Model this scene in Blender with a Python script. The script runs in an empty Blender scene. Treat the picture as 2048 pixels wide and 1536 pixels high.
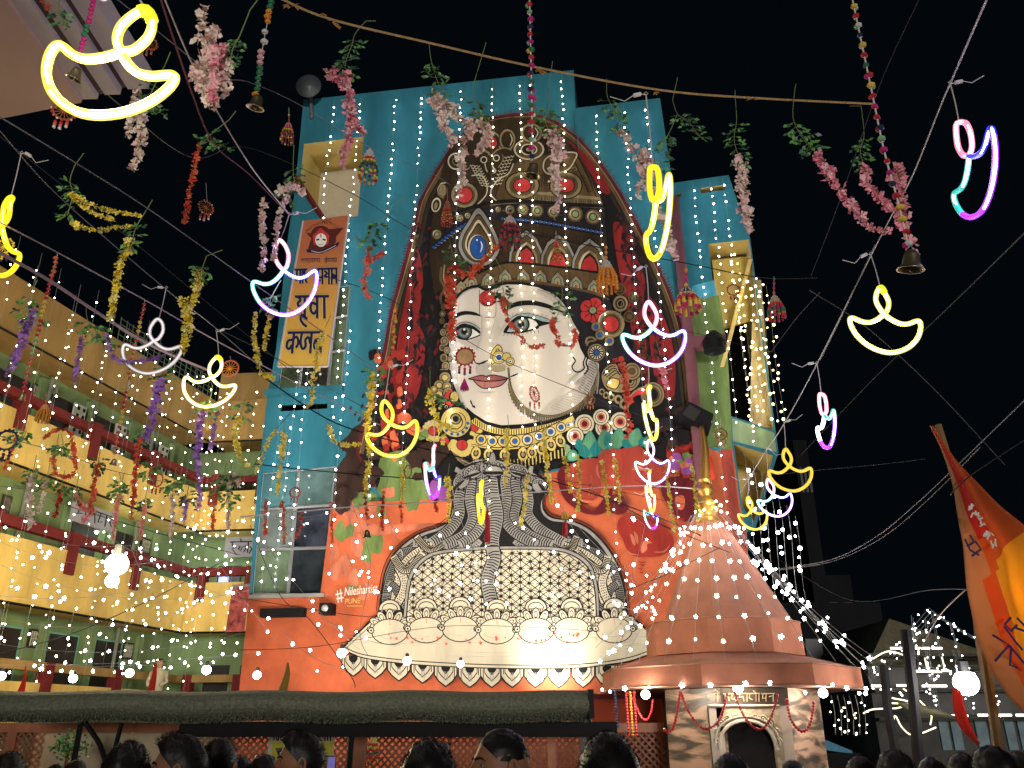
import bpy, math, random
import numpy as np
from mathutils import Vector, Matrix, noise
from mathutils.geometry import tessellate_polygon
random.seed(7)
R = math.radians
sc = bpy.context.scene
C = sc.collection

# ------------------------------------------------------------------ camera, world, lights
FPX = 1660.0
PITCH = R(22.65)
CP, SP = math.cos(PITCH), math.sin(PITCH)
CAM = Vector((0, 0, 1.75))
cd = bpy.data.cameras.new("camera"); cam = bpy.data.objects.new("camera", cd); C.objects.link(cam)
cam.location = CAM; cam.rotation_euler = (math.pi / 2 + PITCH, 0, 0)
cd.sensor_width = 36; cd.lens = 36 * FPX / 2048; cd.clip_end = 500; cd.clip_start = 0.05
sc.camera = cam
w = bpy.data.worlds.new("World"); sc.world = w; w.use_nodes = True
nt = w.node_tree; bg = nt.nodes["Background"]
bg.inputs[0].default_value = (0.10, 0.22, 0.34, 1); bg.inputs[1].default_value = 0.008
sl = bpy.data.lights.new("sun", "SUN"); sl.energy = 1.35; sl.angle = R(9); sl.color = (1, 0.95, 0.88)
so = bpy.data.objects.new("sun", sl); C.objects.link(so)
so.rotation_euler = Vector((-0.10, 1, -0.012)).to_track_quat('-Z', 'Y').to_euler()
sc.view_settings.view_transform = 'Standard'; sc.view_settings.look = 'None'
sc.view_settings.gamma = 1; sc.view_settings.exposure = 0.15; sc.view_settings.use_curve_mapping = False
sc.cycles.max_bounces = 4; sc.cycles.diffuse_bounces = 2; sc.cycles.glossy_bounces = 2
sc.cycles.transparent_max_bounces = 6; sc.cycles.sample_clamp_indirect = 2.0
sc.cycles.use_denoising = True; sc.cycles.caustics_reflective = False; sc.cycles.caustics_refractive = False

# ------------------------------------------------------------------ helpers
def ray(px, py):
    a = (px - 1024) / FPX; b = (768 - py) / FPX
    return Vector((a, CP - b * SP, SP + b * CP))
def at(px, py, Y):
    r = ray(px, py); return CAM + r * (Y / r.y)
def atz(px, py, z):
    r = ray(px, py); return CAM + r * ((z - CAM.z) / r.z)
def mpp(py, Y):
    """metres per photo pixel at depth Y"""
    r = ray(1024, py); return (Y / r.y) / FPX
def on(px, py, plane, off=0.0):
    p, n = plane; r = ray(px, py)
    return CAM + r * (((p + n * off - CAM).dot(n)) / r.dot(n))
def catmull(pts, n=6, closed=False):
    pts = [Vector(p) for p in pts]
    if len(pts) < 3: return pts
    out = []; m = len(pts)
    rng = range(m) if closed else range(m - 1)
    for i in rng:
        if closed: p0, p1, p2, p3 = pts[i - 1], pts[i], pts[(i + 1) % m], pts[(i + 2) % m]
        else: p0, p1, p2, p3 = pts[max(i - 1, 0)], pts[i], pts[i + 1], pts[min(i + 2, m - 1)]
        for k in range(n):
            t = k / n
            out.append(0.5 * ((2 * p1) + (p2 - p0) * t + (2 * p0 - 5 * p1 + 4 * p2 - p3) * t * t + (3 * p1 - p0 - 3 * p2 + p3) * t ** 3))
    if not closed: out.append(pts[-1])
    return out
def resample(pts, step):
    out = [pts[0].copy()]; acc = 0
    for a, b in zip(pts, pts[1:]):
        L = (b - a).length
        while L > 0 and acc + L >= step:
            a = a + (b - a) * ((step - acc) / L); L = (b - a).length; acc = 0; out.append(a.copy())
        acc += L
    return out

MATS = {}
def mat(name, col, rough=0.7, metal=0.0, emit=0.0, var=0.18, scale=6.0, bump=0.0, streak=False, trans=0.0):
    if name in MATS: return MATS[name]
    m = bpy.data.materials.new(name); m.use_nodes = True; t = m.node_tree; N = t.nodes; L = t.links
    b = N["Principled BSDF"]; b.inputs["Roughness"].default_value = rough; b.inputs["Metallic"].default_value = metal
    c = (*col, 1)
    if rough >= .6: b.inputs["Specular IOR Level"].default_value = .15
    if var > 0:
        tc = N.new("ShaderNodeTexCoord"); nz = N.new("ShaderNodeTexNoise"); nz.inputs["Scale"].default_value = scale
        nz.inputs["Detail"].default_value = 5; nz.inputs["Roughness"].default_value = 0.65
        if streak:
            mp = N.new("ShaderNodeMapping"); mp.inputs["Scale"].default_value = (1, 1, 0.25); L.new(tc.outputs["Object"], mp.inputs[0]); L.new(mp.outputs[0], nz.inputs["Vector"])
        else: L.new(tc.outputs["Object"], nz.inputs["Vector"])
        rp = N.new("ShaderNodeValToRGB"); L.new(nz.outputs["Fac"], rp.inputs[0])
        rp.color_ramp.elements[0].position = 0.28; rp.color_ramp.elements[1].position = 0.72
        rp.color_ramp.elements[0].color = tuple(x * (1 - var) for x in col) + (1,)
        rp.color_ramp.elements[1].color = tuple(min(1, x * (1 + var)) for x in col) + (1,)
        L.new(rp.outputs[0], b.inputs["Base Color"])
        if bump > 0:
            bp = N.new("ShaderNodeBump"); bp.inputs["Strength"].default_value = bump; bp.inputs["Distance"].default_value = 0.02
            L.new(nz.outputs["Fac"], bp.inputs["Height"]); L.new(bp.outputs[0], b.inputs["Normal"])
    else: b.inputs["Base Color"].default_value = c
    if emit > 0:
        b.inputs["Emission Color"].default_value = c; b.inputs["Emission Strength"].default_value = emit
        m.cycles.emission_sampling = 'NONE'
    if trans > 0:
        b.inputs["Transmission Weight"].default_value = trans
    MATS[name] = m; return m

class MB:
    def __init__(s, *mats): s.v = []; s.f = []; s.m = []; s.mats = list(mats); s.smooth = False
    def quad(s, a, b, c, d, mi=0):
        k = len(s.v); s.v += [Vector(a), Vector(b), Vector(c), Vector(d)]; s.f.append((k, k + 1, k + 2, k + 3)); s.m.append(mi)
    def tri(s, a, b, c, mi=0):
        k = len(s.v); s.v += [Vector(a), Vector(b), Vector(c)]; s.f.append((k, k + 1, k + 2)); s.m.append(mi)
    def hexa(s, p, mi=0):
        """8 points: bottom 0-3, top 4-7"""
        k = len(s.v); s.v += [Vector(x) for x in p]
        for f in ((3, 2, 1, 0), (4, 5, 6, 7), (0, 1, 5, 4), (1, 2, 6, 5), (2, 3, 7, 6), (3, 0, 4, 7)):
            s.f.append(tuple(k + i for i in f)); s.m.append(mi)
        return s
    def box(s, lo, hi, mi=0):
        x0, y0, z0 = lo; x1, y1, z1 = hi
        return s.hexa([(x0, y0, z0), (x1, y0, z0), (x1, y1, z0), (x0, y1, z0), (x0, y0, z1), (x1, y0, z1), (x1, y1, z1), (x0, y1, z1)], mi)
    def slab(s, a, b, n, t, z0, z1, mi=0):
        """upright panel from a to b (plan), thickness t against normal n, between z0 and z1"""
        a = Vector(a); b = Vector(b); n = Vector(n)
        q = []
        for z in (z0, z1):
            for p in (a, b, b - n * t, a - n * t): q.append((p.x, p.y, z))
        return s.hexa(q, mi)
    def tube(s, pts, r, seg=5, mi=0, closed=False, cap=True):
        pts = [Vector(p) for p in pts]; n = len(pts)
        if n < 2: return s
        k0 = len(s.v); up = Vector((0.13, 0.21, 0.97)); prev = None
        for i, p in enumerate(pts):
            if closed: t = pts[(i + 1) % n] - pts[i - 1]
            else: t = pts[min(i + 1, n - 1)] - pts[max(i - 1, 0)]
            if t.length < 1e-9: t = Vector((0, 0, 1))
            t.normalize()
            if prev is None:
                u = t.cross(Vector((0, 1, 0)));
                if u.length < 0.1: u = t.cross(Vector((1, 0, 0)))
            else: u = prev - t * prev.dot(t)
            u.normalize(); prev = u.copy(); vv = t.cross(u)
            rr = r[i] if isinstance(r, (list, tuple)) else r
            for j in range(seg):
                a = 2 * math.pi * j / seg; s.v.append(p + (u * math.cos(a) + vv * math.sin(a)) * rr)
        for i in range(n if closed else n - 1):
            for j in range(seg):
                a = k0 + i * seg + j; b = k0 + i * seg + (j + 1) % seg; i2 = (i + 1) % n
                s.f.append((a, b, k0 + i2 * seg + (j + 1) % seg, k0 + i2 * seg + j)); s.m.append(mi)
        if cap and not closed:
            s.f.append(tuple(k0 + j for j in range(seg))[::-1]); s.m.append(mi)
            s.f.append(tuple(k0 + (n - 1) * seg + j for j in range(seg))); s.m.append(mi)
        return s
    def lathe(s, c, prof, seg=12, mi=0, M=None):
        c = Vector(c); k0 = len(s.v)
        for (r, z) in prof:
            for j in range(seg):
                a = 2 * math.pi * j / seg; q = Vector((r * math.cos(a), r * math.sin(a), z))
                s.v.append(c + (M @ q if M else q))
        for i in range(len(prof) - 1):
            for j in range(seg):
                j2 = (j + 1) % seg
                s.f.append((k0 + i * seg + j, k0 + i * seg + j2, k0 + (i + 1) * seg + j2, k0 + (i + 1) * seg + j)); s.m.append(mi)
        s.f.append(tuple(k0 + j for j in range(seg))[::-1]); s.m.append(mi)
        s.f.append(tuple(k0 + (len(prof) - 1) * seg + j for j in range(seg))); s.m.append(mi)
        return s
    def ball(s, c, r, mi=0, seg=6, rings=4, sq=(1, 1, 1)):
        c = Vector(c); pr = [(max(0.001, math.sin(math.pi * i / rings)) * r, -math.cos(math.pi * i / rings) * r) for i in range(rings + 1)]
        k = len(s.v); s.lathe((0, 0, 0), pr, seg, mi)
        for i in range(k, len(s.v)): q = s.v[i]; s.v[i] = c + Vector((q.x * sq[0], q.y * sq[1], q.z * sq[2]))
        return s
    def build(s, name, parent=None, kind=None, label=None, smooth=None):
        me = bpy.data.meshes.new(name)
        off = parent_origin(parent) if parent else Vector((0, 0, 0))
        me.from_pydata([tuple(q - off) for q in s.v], [], s.f)
        for m in s.mats: me.materials.append(m)
        me.polygons.foreach_set("material_index", s.m)
        if smooth if smooth is not None else s.smooth: me.polygons.foreach_set("use_smooth", [True] * len(s.f))
        me.update()
        o = bpy.data.objects.new(name, me); C.objects.link(o)
        if parent: o.parent = parent
        if kind: o["kind"] = kind
        if label: o["label"] = label
        return o
ORIG = {}
def parent_origin(p): return ORIG.get(p.name, Vector((0, 0, 0)))
def thing(name, label, cat, loc, group=None):
    o = bpy.data.objects.new(name, None); C.objects.link(o); o.location = loc; o.empty_display_size = 0.1
    o["label"] = label; o["category"] = cat
    if group: o["group"] = group
    ORIG[o.name] = Vector(loc); return o
def sub(o, parent):
    """make o (built in parent's thing) a sub-part"""
    o.parent = parent; return o
def keep(o, p): ORIG[o.name] = parent_origin(p); return o
def tag(o, label, cat, group=None, kind=None):
    o["label"] = label; o["category"] = cat
    if group: o["group"] = group
    if kind: o["kind"] = kind
    return o
def lamp(name, loc, power, col, r=0.1, parent=None):
    l = bpy.data.lights.new(name, "POINT"); l.energy = power; l.color = col; l.shadow_soft_size = r
    o = bpy.data.objects.new(name, l); C.objects.link(o)
    if parent: o.parent = parent; o.location = Vector(loc) - parent_origin(parent)
    else: o.location = loc
    return o

# paints
TEAL = mat("teal_paint", (0.028, 0.165, 0.225), 0.8, var=0.32, scale=0.8, bump=0.15, streak=True)
ORANGE = mat("orange_paint", (0.50, 0.112, 0.048), 0.8, var=0.34, scale=0.9, bump=.2)
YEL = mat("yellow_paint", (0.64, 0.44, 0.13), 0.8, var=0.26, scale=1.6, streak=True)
YELDIM = mat("yellow_paint_dimmed", (0.30, 0.185, 0.065), 0.8, var=0.28, scale=1.5, streak=True)  # yellow with the weaker light of the upper parapet put into its colour
CREAM = mat("cream_paint", (0.60, 0.50, 0.34), 0.75, var=0.08, scale=2)
GREEN = mat("green_paint", (0.19, 0.27, 0.12), 0.8, var=0.24, scale=1.5, streak=True)
AQUA = mat("aqua_paint", (0.16, 0.42, 0.32), 0.75, var=0.12, scale=1.5)
RED = mat("dark_red_paint", (0.14, 0.018, 0.018), 0.6, var=0.15)
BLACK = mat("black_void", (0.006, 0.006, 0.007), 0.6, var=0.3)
ALU = mat("aluminium", (0.42, 0.42, 0.42), 0.4, 0.6, var=0.1)
PINKP = mat("pink_pipe_paint", (0.20, 0.075, 0.10), 0.65, var=0.1)
BLACKP = mat("black_plastic", (0.008, 0.008, 0.009), 0.6, var=0.2)
WOOD = mat("brown_wood", (0.24, 0.085, 0.035), 0.55, var=0.3, scale=9, streak=True)
GOLD = mat("gold", (0.55, 0.31, 0.07), 0.42, 0.8, var=0.15)
WHITEP = mat("white_plastic", (0.72, 0.68, 0.70), 0.5, var=0.05)
BRASS = mat("brass", (0.40, 0.33, 0.20), 0.35, 0.9, var=0.2)

# ------------------------------------------------------------------ ground
g = MB(mat("asphalt", (0.05, 0.048, 0.045), 0.85, var=0.3, scale=3, bump=0.3))
g.quad((-150, -60, 0), (150, -60, 0), (150, 240, 0), (-150, 240, 0))
o = g.build("ground"); o["kind"] = "structure"
# low unseen wall added behind the camera to shade crowd and canopy
BR = mat("blocker_brick", (0.25, 0.10, 0.06), 0.85, var=0.3, scale=8)
g = MB(BR); g.box((-16, -3.4, 0), (16, -3.1, 1.74)); tag(g.build("light_block_wall"), "long unseen brick wall added behind the viewer to shade the low foreground", "wall")

# ------------------------------------------------------------------ main painted building
A = R(8.7)
WN = Vector((-math.sin(A), -math.cos(A), 0)); WD = Vector((math.cos(A), -math.sin(A), 0))
WALL = (at(1000, 1461, 22), WN)
def wl(px, py, off=0.0): return on(px, py, WALL, off)
def wfill(mb, outer, holes=(), off=0.0, mi=0):
    loops = [[wl(x, y, off) for x, y in outer]] + [[wl(x, y, off) for x, y in h] for h in holes]
    flat = [p for l in loops for p in l]; k = len(mb.v); mb.v += flat
    # project to 2d for tessellation
    l2 = [[Vector((x, -y, 0)) for x, y in outer]] + [[Vector((x, -y, 0)) for x, y in h] for h in holes]
    for t in tessellate_polygon(l2): mb.f.append(tuple(k + i for i in t)); mb.m.append(mi)
bld = thing("mural_building", "tall blue and orange painted building carrying the giant face mural", "building", wl(1000, 1621))
outer = [(455, 1625), (498, 1195), (515, 960), (535, 790), (552, 700), (575, 480), (590, 380), (607, 200), (1147, 140), (1151, 216), (1320, 196), (1345, 366), (1457, 350), (1500, 475), (1552, 868), (1557, 905), (1550, 926), (1511, 1057), (1494, 1065), (1520, 1625)]
HA = [(608, 288), (728, 273), (716, 432), (649, 441), (600, 366)]
HB = [(580, 594), (702, 568), (684, 778), (554, 787)]
HC = [(524, 946), (672, 932), (648, 1191), (503, 1189)]
HD = [(562, 811), (655, 807), (654, 817), (560, 823)]
HG = [(1417, 488), (1498, 479), (1547, 860), (1462, 832), (1434, 640)]
HH = [(1468, 888), (1546, 911), (1508, 1044), (1484, 1012)]
HF = [(1401, 376), (1452, 369), (1451, 379), (1402, 387)]
HF2 = [(1350, 388), (1362, 386), (1362, 393), (1350, 396)]
holes = [HA, HB, HC, HD, HG, HH, HF, HF2]
m = MB(TEAL); wfill(m, outer, holes)
for i in range(len(outer)):
    a, b = outer[i], outer[(i + 1) % len(outer)]; A3, B3 = wl(*a), wl(*b)
    m.quad(A3, B3, B3 - WN * 9, A3 - WN * 9)
m.build("wall", bld)
def recess(hole, depth, mats, name, side_m, back_m=1):
    mb = MB(*mats); P3 = [wl(*p) for p in hole]; cen = sum(P3, Vector()) / len(P3)
    for i in range(len(P3)):
        a, b = P3[i], P3[(i + 1) % len(P3)]; mb.quad(a, b, b - WN * depth, a - WN * depth, side_m[i] if isinstance(side_m, (list, tuple)) else side_m)
    k = len(mb.v); mb.v += [p - WN * depth for p in P3]
    for t in tessellate_polygon([[Vector((x, -y, 0)) for x, y in hole]]): mb.f.append(tuple(k + i for i in t)); mb.m.append(back_m)
    return mb.build(name, bld)
NYEL = mat("niche_yellow", (0.62, 0.47, 0.16), 0.7, var=0.08)
NCR = mat("niche_cream", (0.52, 0.44, 0.30), 0.7, var=0.06)
GLASS = mat("window_glass", (0.07, 0.12, 0.12), 0.12, var=0.9, scale=0.9)
GLASS2 = mat("window_glass_dark", (0.02, 0.025, 0.03), 0.12, var=0.8, scale=1.2)
recess(HA, 1.6, (NYEL, NCR), "alcove", [0, 1, 0, 0, 0])
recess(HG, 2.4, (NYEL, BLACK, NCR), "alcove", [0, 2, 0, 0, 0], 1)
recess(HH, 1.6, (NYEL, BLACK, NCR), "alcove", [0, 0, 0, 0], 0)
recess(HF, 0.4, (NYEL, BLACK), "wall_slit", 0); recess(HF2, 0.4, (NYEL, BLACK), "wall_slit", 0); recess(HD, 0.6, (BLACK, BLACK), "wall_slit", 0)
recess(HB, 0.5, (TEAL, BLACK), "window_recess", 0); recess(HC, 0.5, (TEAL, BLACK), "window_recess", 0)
# alcove beam on the right, red edge under the left alcove, ledges
mb = MB(NYEL)
a, b = wl(1497, 520), wl(1440, 735)
mb.hexa([a + WN * .05, a + WD * .11 + WN * .05, a + WD * .11 - WN * .3, a - WN * .3, b + WN * .05, b + WD * .11 + WN * .05, b + WD * .11 - WN * .3, b - WN * .3]); mb.build("diagonal_beam", bld)
mb = MB(RED); mb.tube([wl(592, 355, .05), wl(650, 442, .05)], 0.09, 4); mb.build("edge_trim", bld)
mb = MB(mat("alcove_panel", (0.52, 0.38, 0.10), 0.7, var=.08)); q = [wl(x, y, -.7) for x, y in ((1424, 520), (1502, 512), (1506, 640), (1440, 660))]; mb.hexa(q + [p - WN * .06 for p in q]); mb.build("alcove_panel", bld)
mb = MB(mat("golden_curtain", (0.50, 0.40, 0.20), 0.7, var=.5, scale=5, streak=True)); q = [wl(x, y, -.35) for x, y in ((1506, 560), (1522, 560), (1546, 858), (1500, 846))]; mb.hexa(q + [p - WN * .04 for p in q]); mb.build("curtain", bld)
# windows
def pane_grid(hole, us, vs, gl, nm="window"):
    (ax, ay), (bx, by), (cx, cy), (dx, dy) = hole
    def q(u, v):
        x = (ax * (1 - u) + bx * u) * (1 - v) + (dx * (1 - u) + cx * u) * v; y = (ay * (1 - u) + by * u) * (1 - v) + (dy * (1 - u) + cy * u) * v; return x, y
    fr = MB(ALU)
    for u in us: fr.tube([wl(*q(u, 0), -.08), wl(*q(u, 1), -.08)], 0.05, 4)
    for v in vs: fr.tube([wl(*q(0, v), -.06), wl(*q(1, v), -.06)], 0.045, 4)
    wo = keep(fr.build(nm, bld), bld)
    for i in range(len(us) - 1):
        for j in range(len(vs) - 1):
            u0, u1, v0, v1 = us[i] + .01, us[i + 1] - .01, vs[j] + .01, vs[j + 1] - .01
            pm = MB(gl[(i + j * 2) % len(gl)]); pts = [wl(*q(u, v), -.12) for u, v in ((u0, v0), (u1, v0), (u1, v1), (u0, v1))]
            pm.hexa(pts + [p + WN * .012 for p in pts]); pm.build("pane", wo)
GP = [mat("pane_teal", (0.06, 0.17, 0.19), .15, var=.5, scale=.6), mat("pane_green", (0.10, 0.15, 0.09), .15, var=.7, scale=.8), mat("pane_dark", (0.03, 0.035, 0.05), .12, var=.9, scale=1.5), GLASS, mat("pane_grey", (0.12, 0.15, 0.14), .15, var=.6, scale=.7), GLASS2]
pane_grid(HB, [0.0, .33, .78, 1.0], [0, .3, .63, 1.0], [GP[1], GP[5], GP[1], GP[2]])
pane_grid(HC, [0.0, .5, 1.0], [0, .30, .63, 1.0], [GP[0], GP[3], GP[4], GP[2], GP[1], GP[5]])
# window ledges
mb = MB(TEAL)
p, q = wl(535, 792), wl(690, 780); mb.slab(p + WN * .25, q + WN * .25, WN, .25, p.z - .05, p.z + .12)
mb.build("ledge", bld)
mb = MB(ALU); p, q = wl(497, 1194), wl(650, 1195); mb.slab(p + WN * .12, q + WN * .12, WN, .12, p.z - .06, p.z + .04); mb.build("window_sill", bld)
# black wall box, camera, pipe, speakers
mb = MB(BLACKP); p, q = wl(527, 1219), wl(614, 1219); z1 = p.z; z0 = wl(527, 1236).z; mb.slab(p + WN * .2, q + WN * .2, WN, .2, z0, z1); mb.build("vent_box", bld)
t = thing("security_camera", "small black camera on the orange wall left of the painted signature", "camera", wl(662, 1221))
mb = MB(BLACKP, ALU); p = wl(662, 1221); mb.slab(p - WD * .16 + WN * .45, p + WD * .16 + WN * .45, WN, .4, p.z - .14, p.z + .14); mb.build("body", t)
mb = MB(ALU); mb.lathe(p + WN * .46, [(.09, -.001), (.09, .02), (.05, .03)], 10, 0, Matrix.Rotation(R(90), 3, 'X')); mb.build("lens", t)
pp = MB(PINKP); pp.tube([wl(1347, 398, .3), wl(1372, 620, .3), wl(1398, 905, .3), wl(1420, 1150, .3)], .16, 10); pp.smooth = True
po = keep(pp.build("drain_pipe", bld), bld)
br = MB(PINKP)
br.slab(wl(1372, 700, .45), wl(1452, 676, .45), WN, .3, wl(1380, 695).z - .2, wl(1380, 695).z + .15)
br.build("pipe_bracket", po)
t = thing("spotlight", "black round lamp housing fixed to the pink arm by the yellow alcove", "lamp", wl(1428, 683, .6))
mb = MB(BLACKP); mb.lathe(wl(1428, 683, .6), [(.12, -.35), (.3, -.3), (.32, .0), (.2, .2), (.1, .3)], 12); mb.build("housing", t)
t = thing("loudspeaker", "big black box loudspeaker jutting from the wall above the steeple tip", "speaker", wl(1395, 850, .5))
a = [wl(1360, 830, .9), wl(1378, 803, .9), wl(1428, 828, .9), wl(1420, 852, .9)]
mb = MB(BLACKP); mb.hexa(a + [q - WN * .8 for q in a]); mb.build("cabinet", t)
a = [wl(1364, 828, .93), wl(1379, 808, .93), wl(1402, 822, .93), wl(1388, 842, .93)]
mb = MB(mat("speaker_grille", (.03, .03, .03), .6)); mb.hexa([q - WN * .02 for q in a] + a); mb.build("grille", t)
# horn on the roof
HG_ = mat("grey_metal", (0.10, 0.11, 0.12), .5, .3, var=.15)
t = thing("horn_loudspeaker", "dark grey round horn loudspeaker on the roof corner against the sky", "loudspeaker", at(625, 200, 23))
c = at(617, 172, 22.5); Mh = Matrix.Rotation(R(80), 3, 'X')
mb = MB(HG_); mb.lathe(c, [(.44, 0), (.40, -.04), (.25, -.2), (.12, -.42), (.08, -.7)], 20, 0, Mh.transposed() if False else Matrix.Rotation(R(100), 3, 'X')); mb.smooth = True; mb.build("horn", t)
mb = MB(HG_); mb.tube([c + Vector((0, .4, -.1)), c + Vector((.1, .5, -1.0))], .07, 6); mb.build("bracket", t)
# ------------------------------------------------------------------ the mural: paint layers on the wall
class Paint:
    """flat shapes laid on the wall one thin coat over the other; points are given in the plane of the wall"""
    def __init__(s, surf, d=0.0015, dz=0.00012): s.mb = MB(); s.idx = {}; s.surf = surf; s.z = d; s.dz = dz; s.zone = (0, 0, 1)
    def mi(s, m):
        if m.name not in s.idx: s.idx[m.name] = len(s.mb.mats); s.mb.mats.append(m)
        return s.idx[m.name]
    def Z(s, x0, y0, k): s.zone = (x0, y0, 1.0 / k)
    def tr(s, pts): x0, y0, k = s.zone; return [(x0 + p[0] * k, y0 + p[1] * k) for p in pts]
    def up(s): s.z += s.dz
    def poly(s, m, pts, smooth=0, raw=False):
        if not raw: pts = s.tr(pts)
        if smooth: pts = [(p.x, p.y) for p in catmull([(x, y, 0) for x, y in pts], smooth, True)]
        s.up(); k = len(s.mb.v); s.mb.v += [s.surf(x, y, s.z) for x, y in pts]; mi = s.mi(m)
        for t in tessellate_polygon([[Vector((x, -y, 0)) for x, y in pts]]):
            s.mb.f.append(tuple(k + i for i in t)); s.mb.m.append(mi)
    def line(s, m, pts, wd=3.0, smooth=5, closed=False, taper=0.0, raw=False):
        """wd in photo pixels"""
        if not raw: pts = s.tr(pts)
        if len(pts) > 2 and smooth: q = catmull([(x, y, 0) for x, y in pts], smooth, closed)
        else: q = [Vector((x, y, 0)) for x, y in pts]
        if closed and not (len(pts) > 2 and smooth): q = q + [q[0]]
        elif closed: q = q + [q[0], q[1]]
        s.up(); mi = s.mi(m); n = len(q); k = len(s.mb.v)
        for i, p in enumerate(q):
            t = q[min(i + 1, n - 1)] - q[max(i - 1, 0)]
            if t.length < 1e-6: t = Vector((1, 0, 0))
            t.normalize(); nn = Vector((-t.y, t.x, 0)); f = i / (n - 1)
            ww = wd * .5 * ((1 - taper) + taper * math.sin(math.pi * f) ** .6)
            z = s.z + 2e-6 * i
            a = p + nn * ww; b = p - nn * ww
            s.mb.v += [s.surf(a.x, a.y, z), s.surf(b.x, b.y, z)]
        for i in range(n - 1):
            s.mb.f.append((k + 2 * i, k + 2 * i + 1, k + 2 * i + 3, k + 2 * i + 2)); s.mb.m.append(mi)
    def disc(s, m, cx, cy, rx, ry=None, n=20, a0=0, a1=360, rot=0):
        ry = rx if ry is None else ry; c, sn = math.cos(R(rot)), math.sin(R(rot)); pts = []
        for i in range(n + (0 if a1 - a0 >= 360 else 1)):
            a = R(a0 + (a1 - a0) * i / n); x, y = rx * math.cos(a), ry * math.sin(a); pts.append((cx + x * c - y * sn, cy + x * sn + y * c))
        s.poly(m, pts)
    def rings(s, cx, cy, spec, asp=1.0, rot=0):
        """spec: list of (radius, material) from large to small"""
        for r, m in spec: s.disc(m, cx, cy, r, r * asp, rot=rot)
    def multi(s, m, shapes):
        """several non-touching shapes in the same coat"""
        s.up(); mi = s.mi(m)
        for pts in shapes:
            pts = s.tr(pts); k = len(s.mb.v); s.mb.v += [s.surf(x, y, s.z) for x, y in pts]; s.mb.f.append(tuple(range(k, k + len(pts)))); s.mb.m.append(mi)
    def dots(s, m, cs, r, n=7): s.multi(m, [[(x + r * math.cos(2 * math.pi * i / n), y + r * math.sin(2 * math.pi * i / n)) for i in range(n)] for x, y in cs])
    def ticks(s, m, segs, wd):
        sh = []
        x0, y0, k = s.zone; wd = wd / k
        for (a, b) in segs:
            d = Vector((b[0] - a[0], b[1] - a[1])); L = d.length or 1; nx, ny = -d.y / L * wd * .5, d.x / L * wd * .5
            sh.append([(a[0] + nx, a[1] + ny), (b[0] + nx, b[1] + ny), (b[0] - nx, b[1] - ny), (a[0] - nx, a[1] - ny)])
        s.multi(m, sh)
def pm(n, c, var=.15, sc_=3.0): return mat("paint_" + n, c, .75, var=min(.5, var * 1.5 + .06), scale=sc_ * .8, bump=.12, streak=True)
K = pm("black", (.010, .009, .010)); NAVY = pm("navy", (.016, .014, .020)); DB = pm("dark_brown", (.034, .021, .011), .4)
BN = pm("brown", (.10, .062, .028), .35); OLV = pm("olive", (.24, .18, .095), .3); CRM = pm("cream", (.55, .49, .35), .12); FACE = pm("skin", (.60, .54, .475), .05, .6)
RD = pm("red", (.45, .035, .035), .2); MAR = pm("maroon", (.11, .010, .016), .3); BLU = pm("blue", (.02, .085, .32), .2); GRY = pm("grey", (.24, .225, .21), .2)
YL = pm("yellow", (.55, .42, .13), .15); GN = pm("pale_green", (.22, .30, .16), .2); LIP = pm("lip", (.28, .085, .085), .2); TL = pm("eye_teal", (.30, .42, .42), .15)
SH1 = pm("shade_light", (.50, .445, .39), .08); SH2 = pm("shade", (.38, .34, .31), .15); LG = pm("leaf_green", (.10, .27, .15), .3); TG = pm("leaf_teal", (.015, .17, .17), .2)
ROSE = pm("rose", (.30, .028, .020), .2); GPATCH = pm("green_patch", (.13, .19, .06), .35); DLEAF = pm("dark_blotch", (.035, .018, .014), .4); PUR = pm("purple", (.22, .06, .26), .2)
WH = pm("white", (.75, .73, .68), .05); STONE = pm("stone", (.50, .44, .33), .12, 1.0); OR2 = pm("orange_light", (.50, .15, .085), .3); VRED = pm("veil_red", (.22, .018, .018), .35, 2.0)
IRIS = pm("iris", (.10, .14, .14), .3); CYN = pm("cyan_blue", (.06, .30, .42), .2); ORW = ORANGE

P = Paint(wl)
Z1 = (820, 220, 4.876); Z2 = (840, 480, 4.876); Z3 = (820, 740, 3.938); Z4 = (660, 900, 3.012); Z5 = (1130, 480, 3.657); Z6 = (500, 760, 3.84); Z7 = (1000, 760, 3.84); O = (0, 0, 1)
def zp(z, pts): return [(z[0] + x / z[2], z[1] + y / z[2]) for x, y in pts]
P.Z(*O)
# orange and green grounds
P.poly(ORW, [(476, 1400), (456, 1622), (1519, 1622), (1493, 1064), (1480, 1012), (1464, 890), (1462, 895), (1440, 905), (1380, 880), (1290, 905), (1100, 945), (960, 965), (800, 1000), (662, 1016), (640, 1194), (498, 1197)])
P.poly(pm("orange_red", (.36, .065, .045), .3), [(1440, 900), (1463, 897), (1477, 1012), (1492, 1064), (1519, 1622), (1480, 1622), (1465, 1100)])
P.poly(GPATCH, [(1374, 598), (1400, 580), (1438, 592), (1455, 700), (1462, 832), (1464, 900), (1396, 890)], 0)
P.poly(CYN, [(1385, 572), (1428, 560), (1434, 590), (1410, 596), (1376, 600)], 0)
P.poly(GN, [(1464, 836), (1548, 865), (1553, 904), (1466, 882)])
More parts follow.
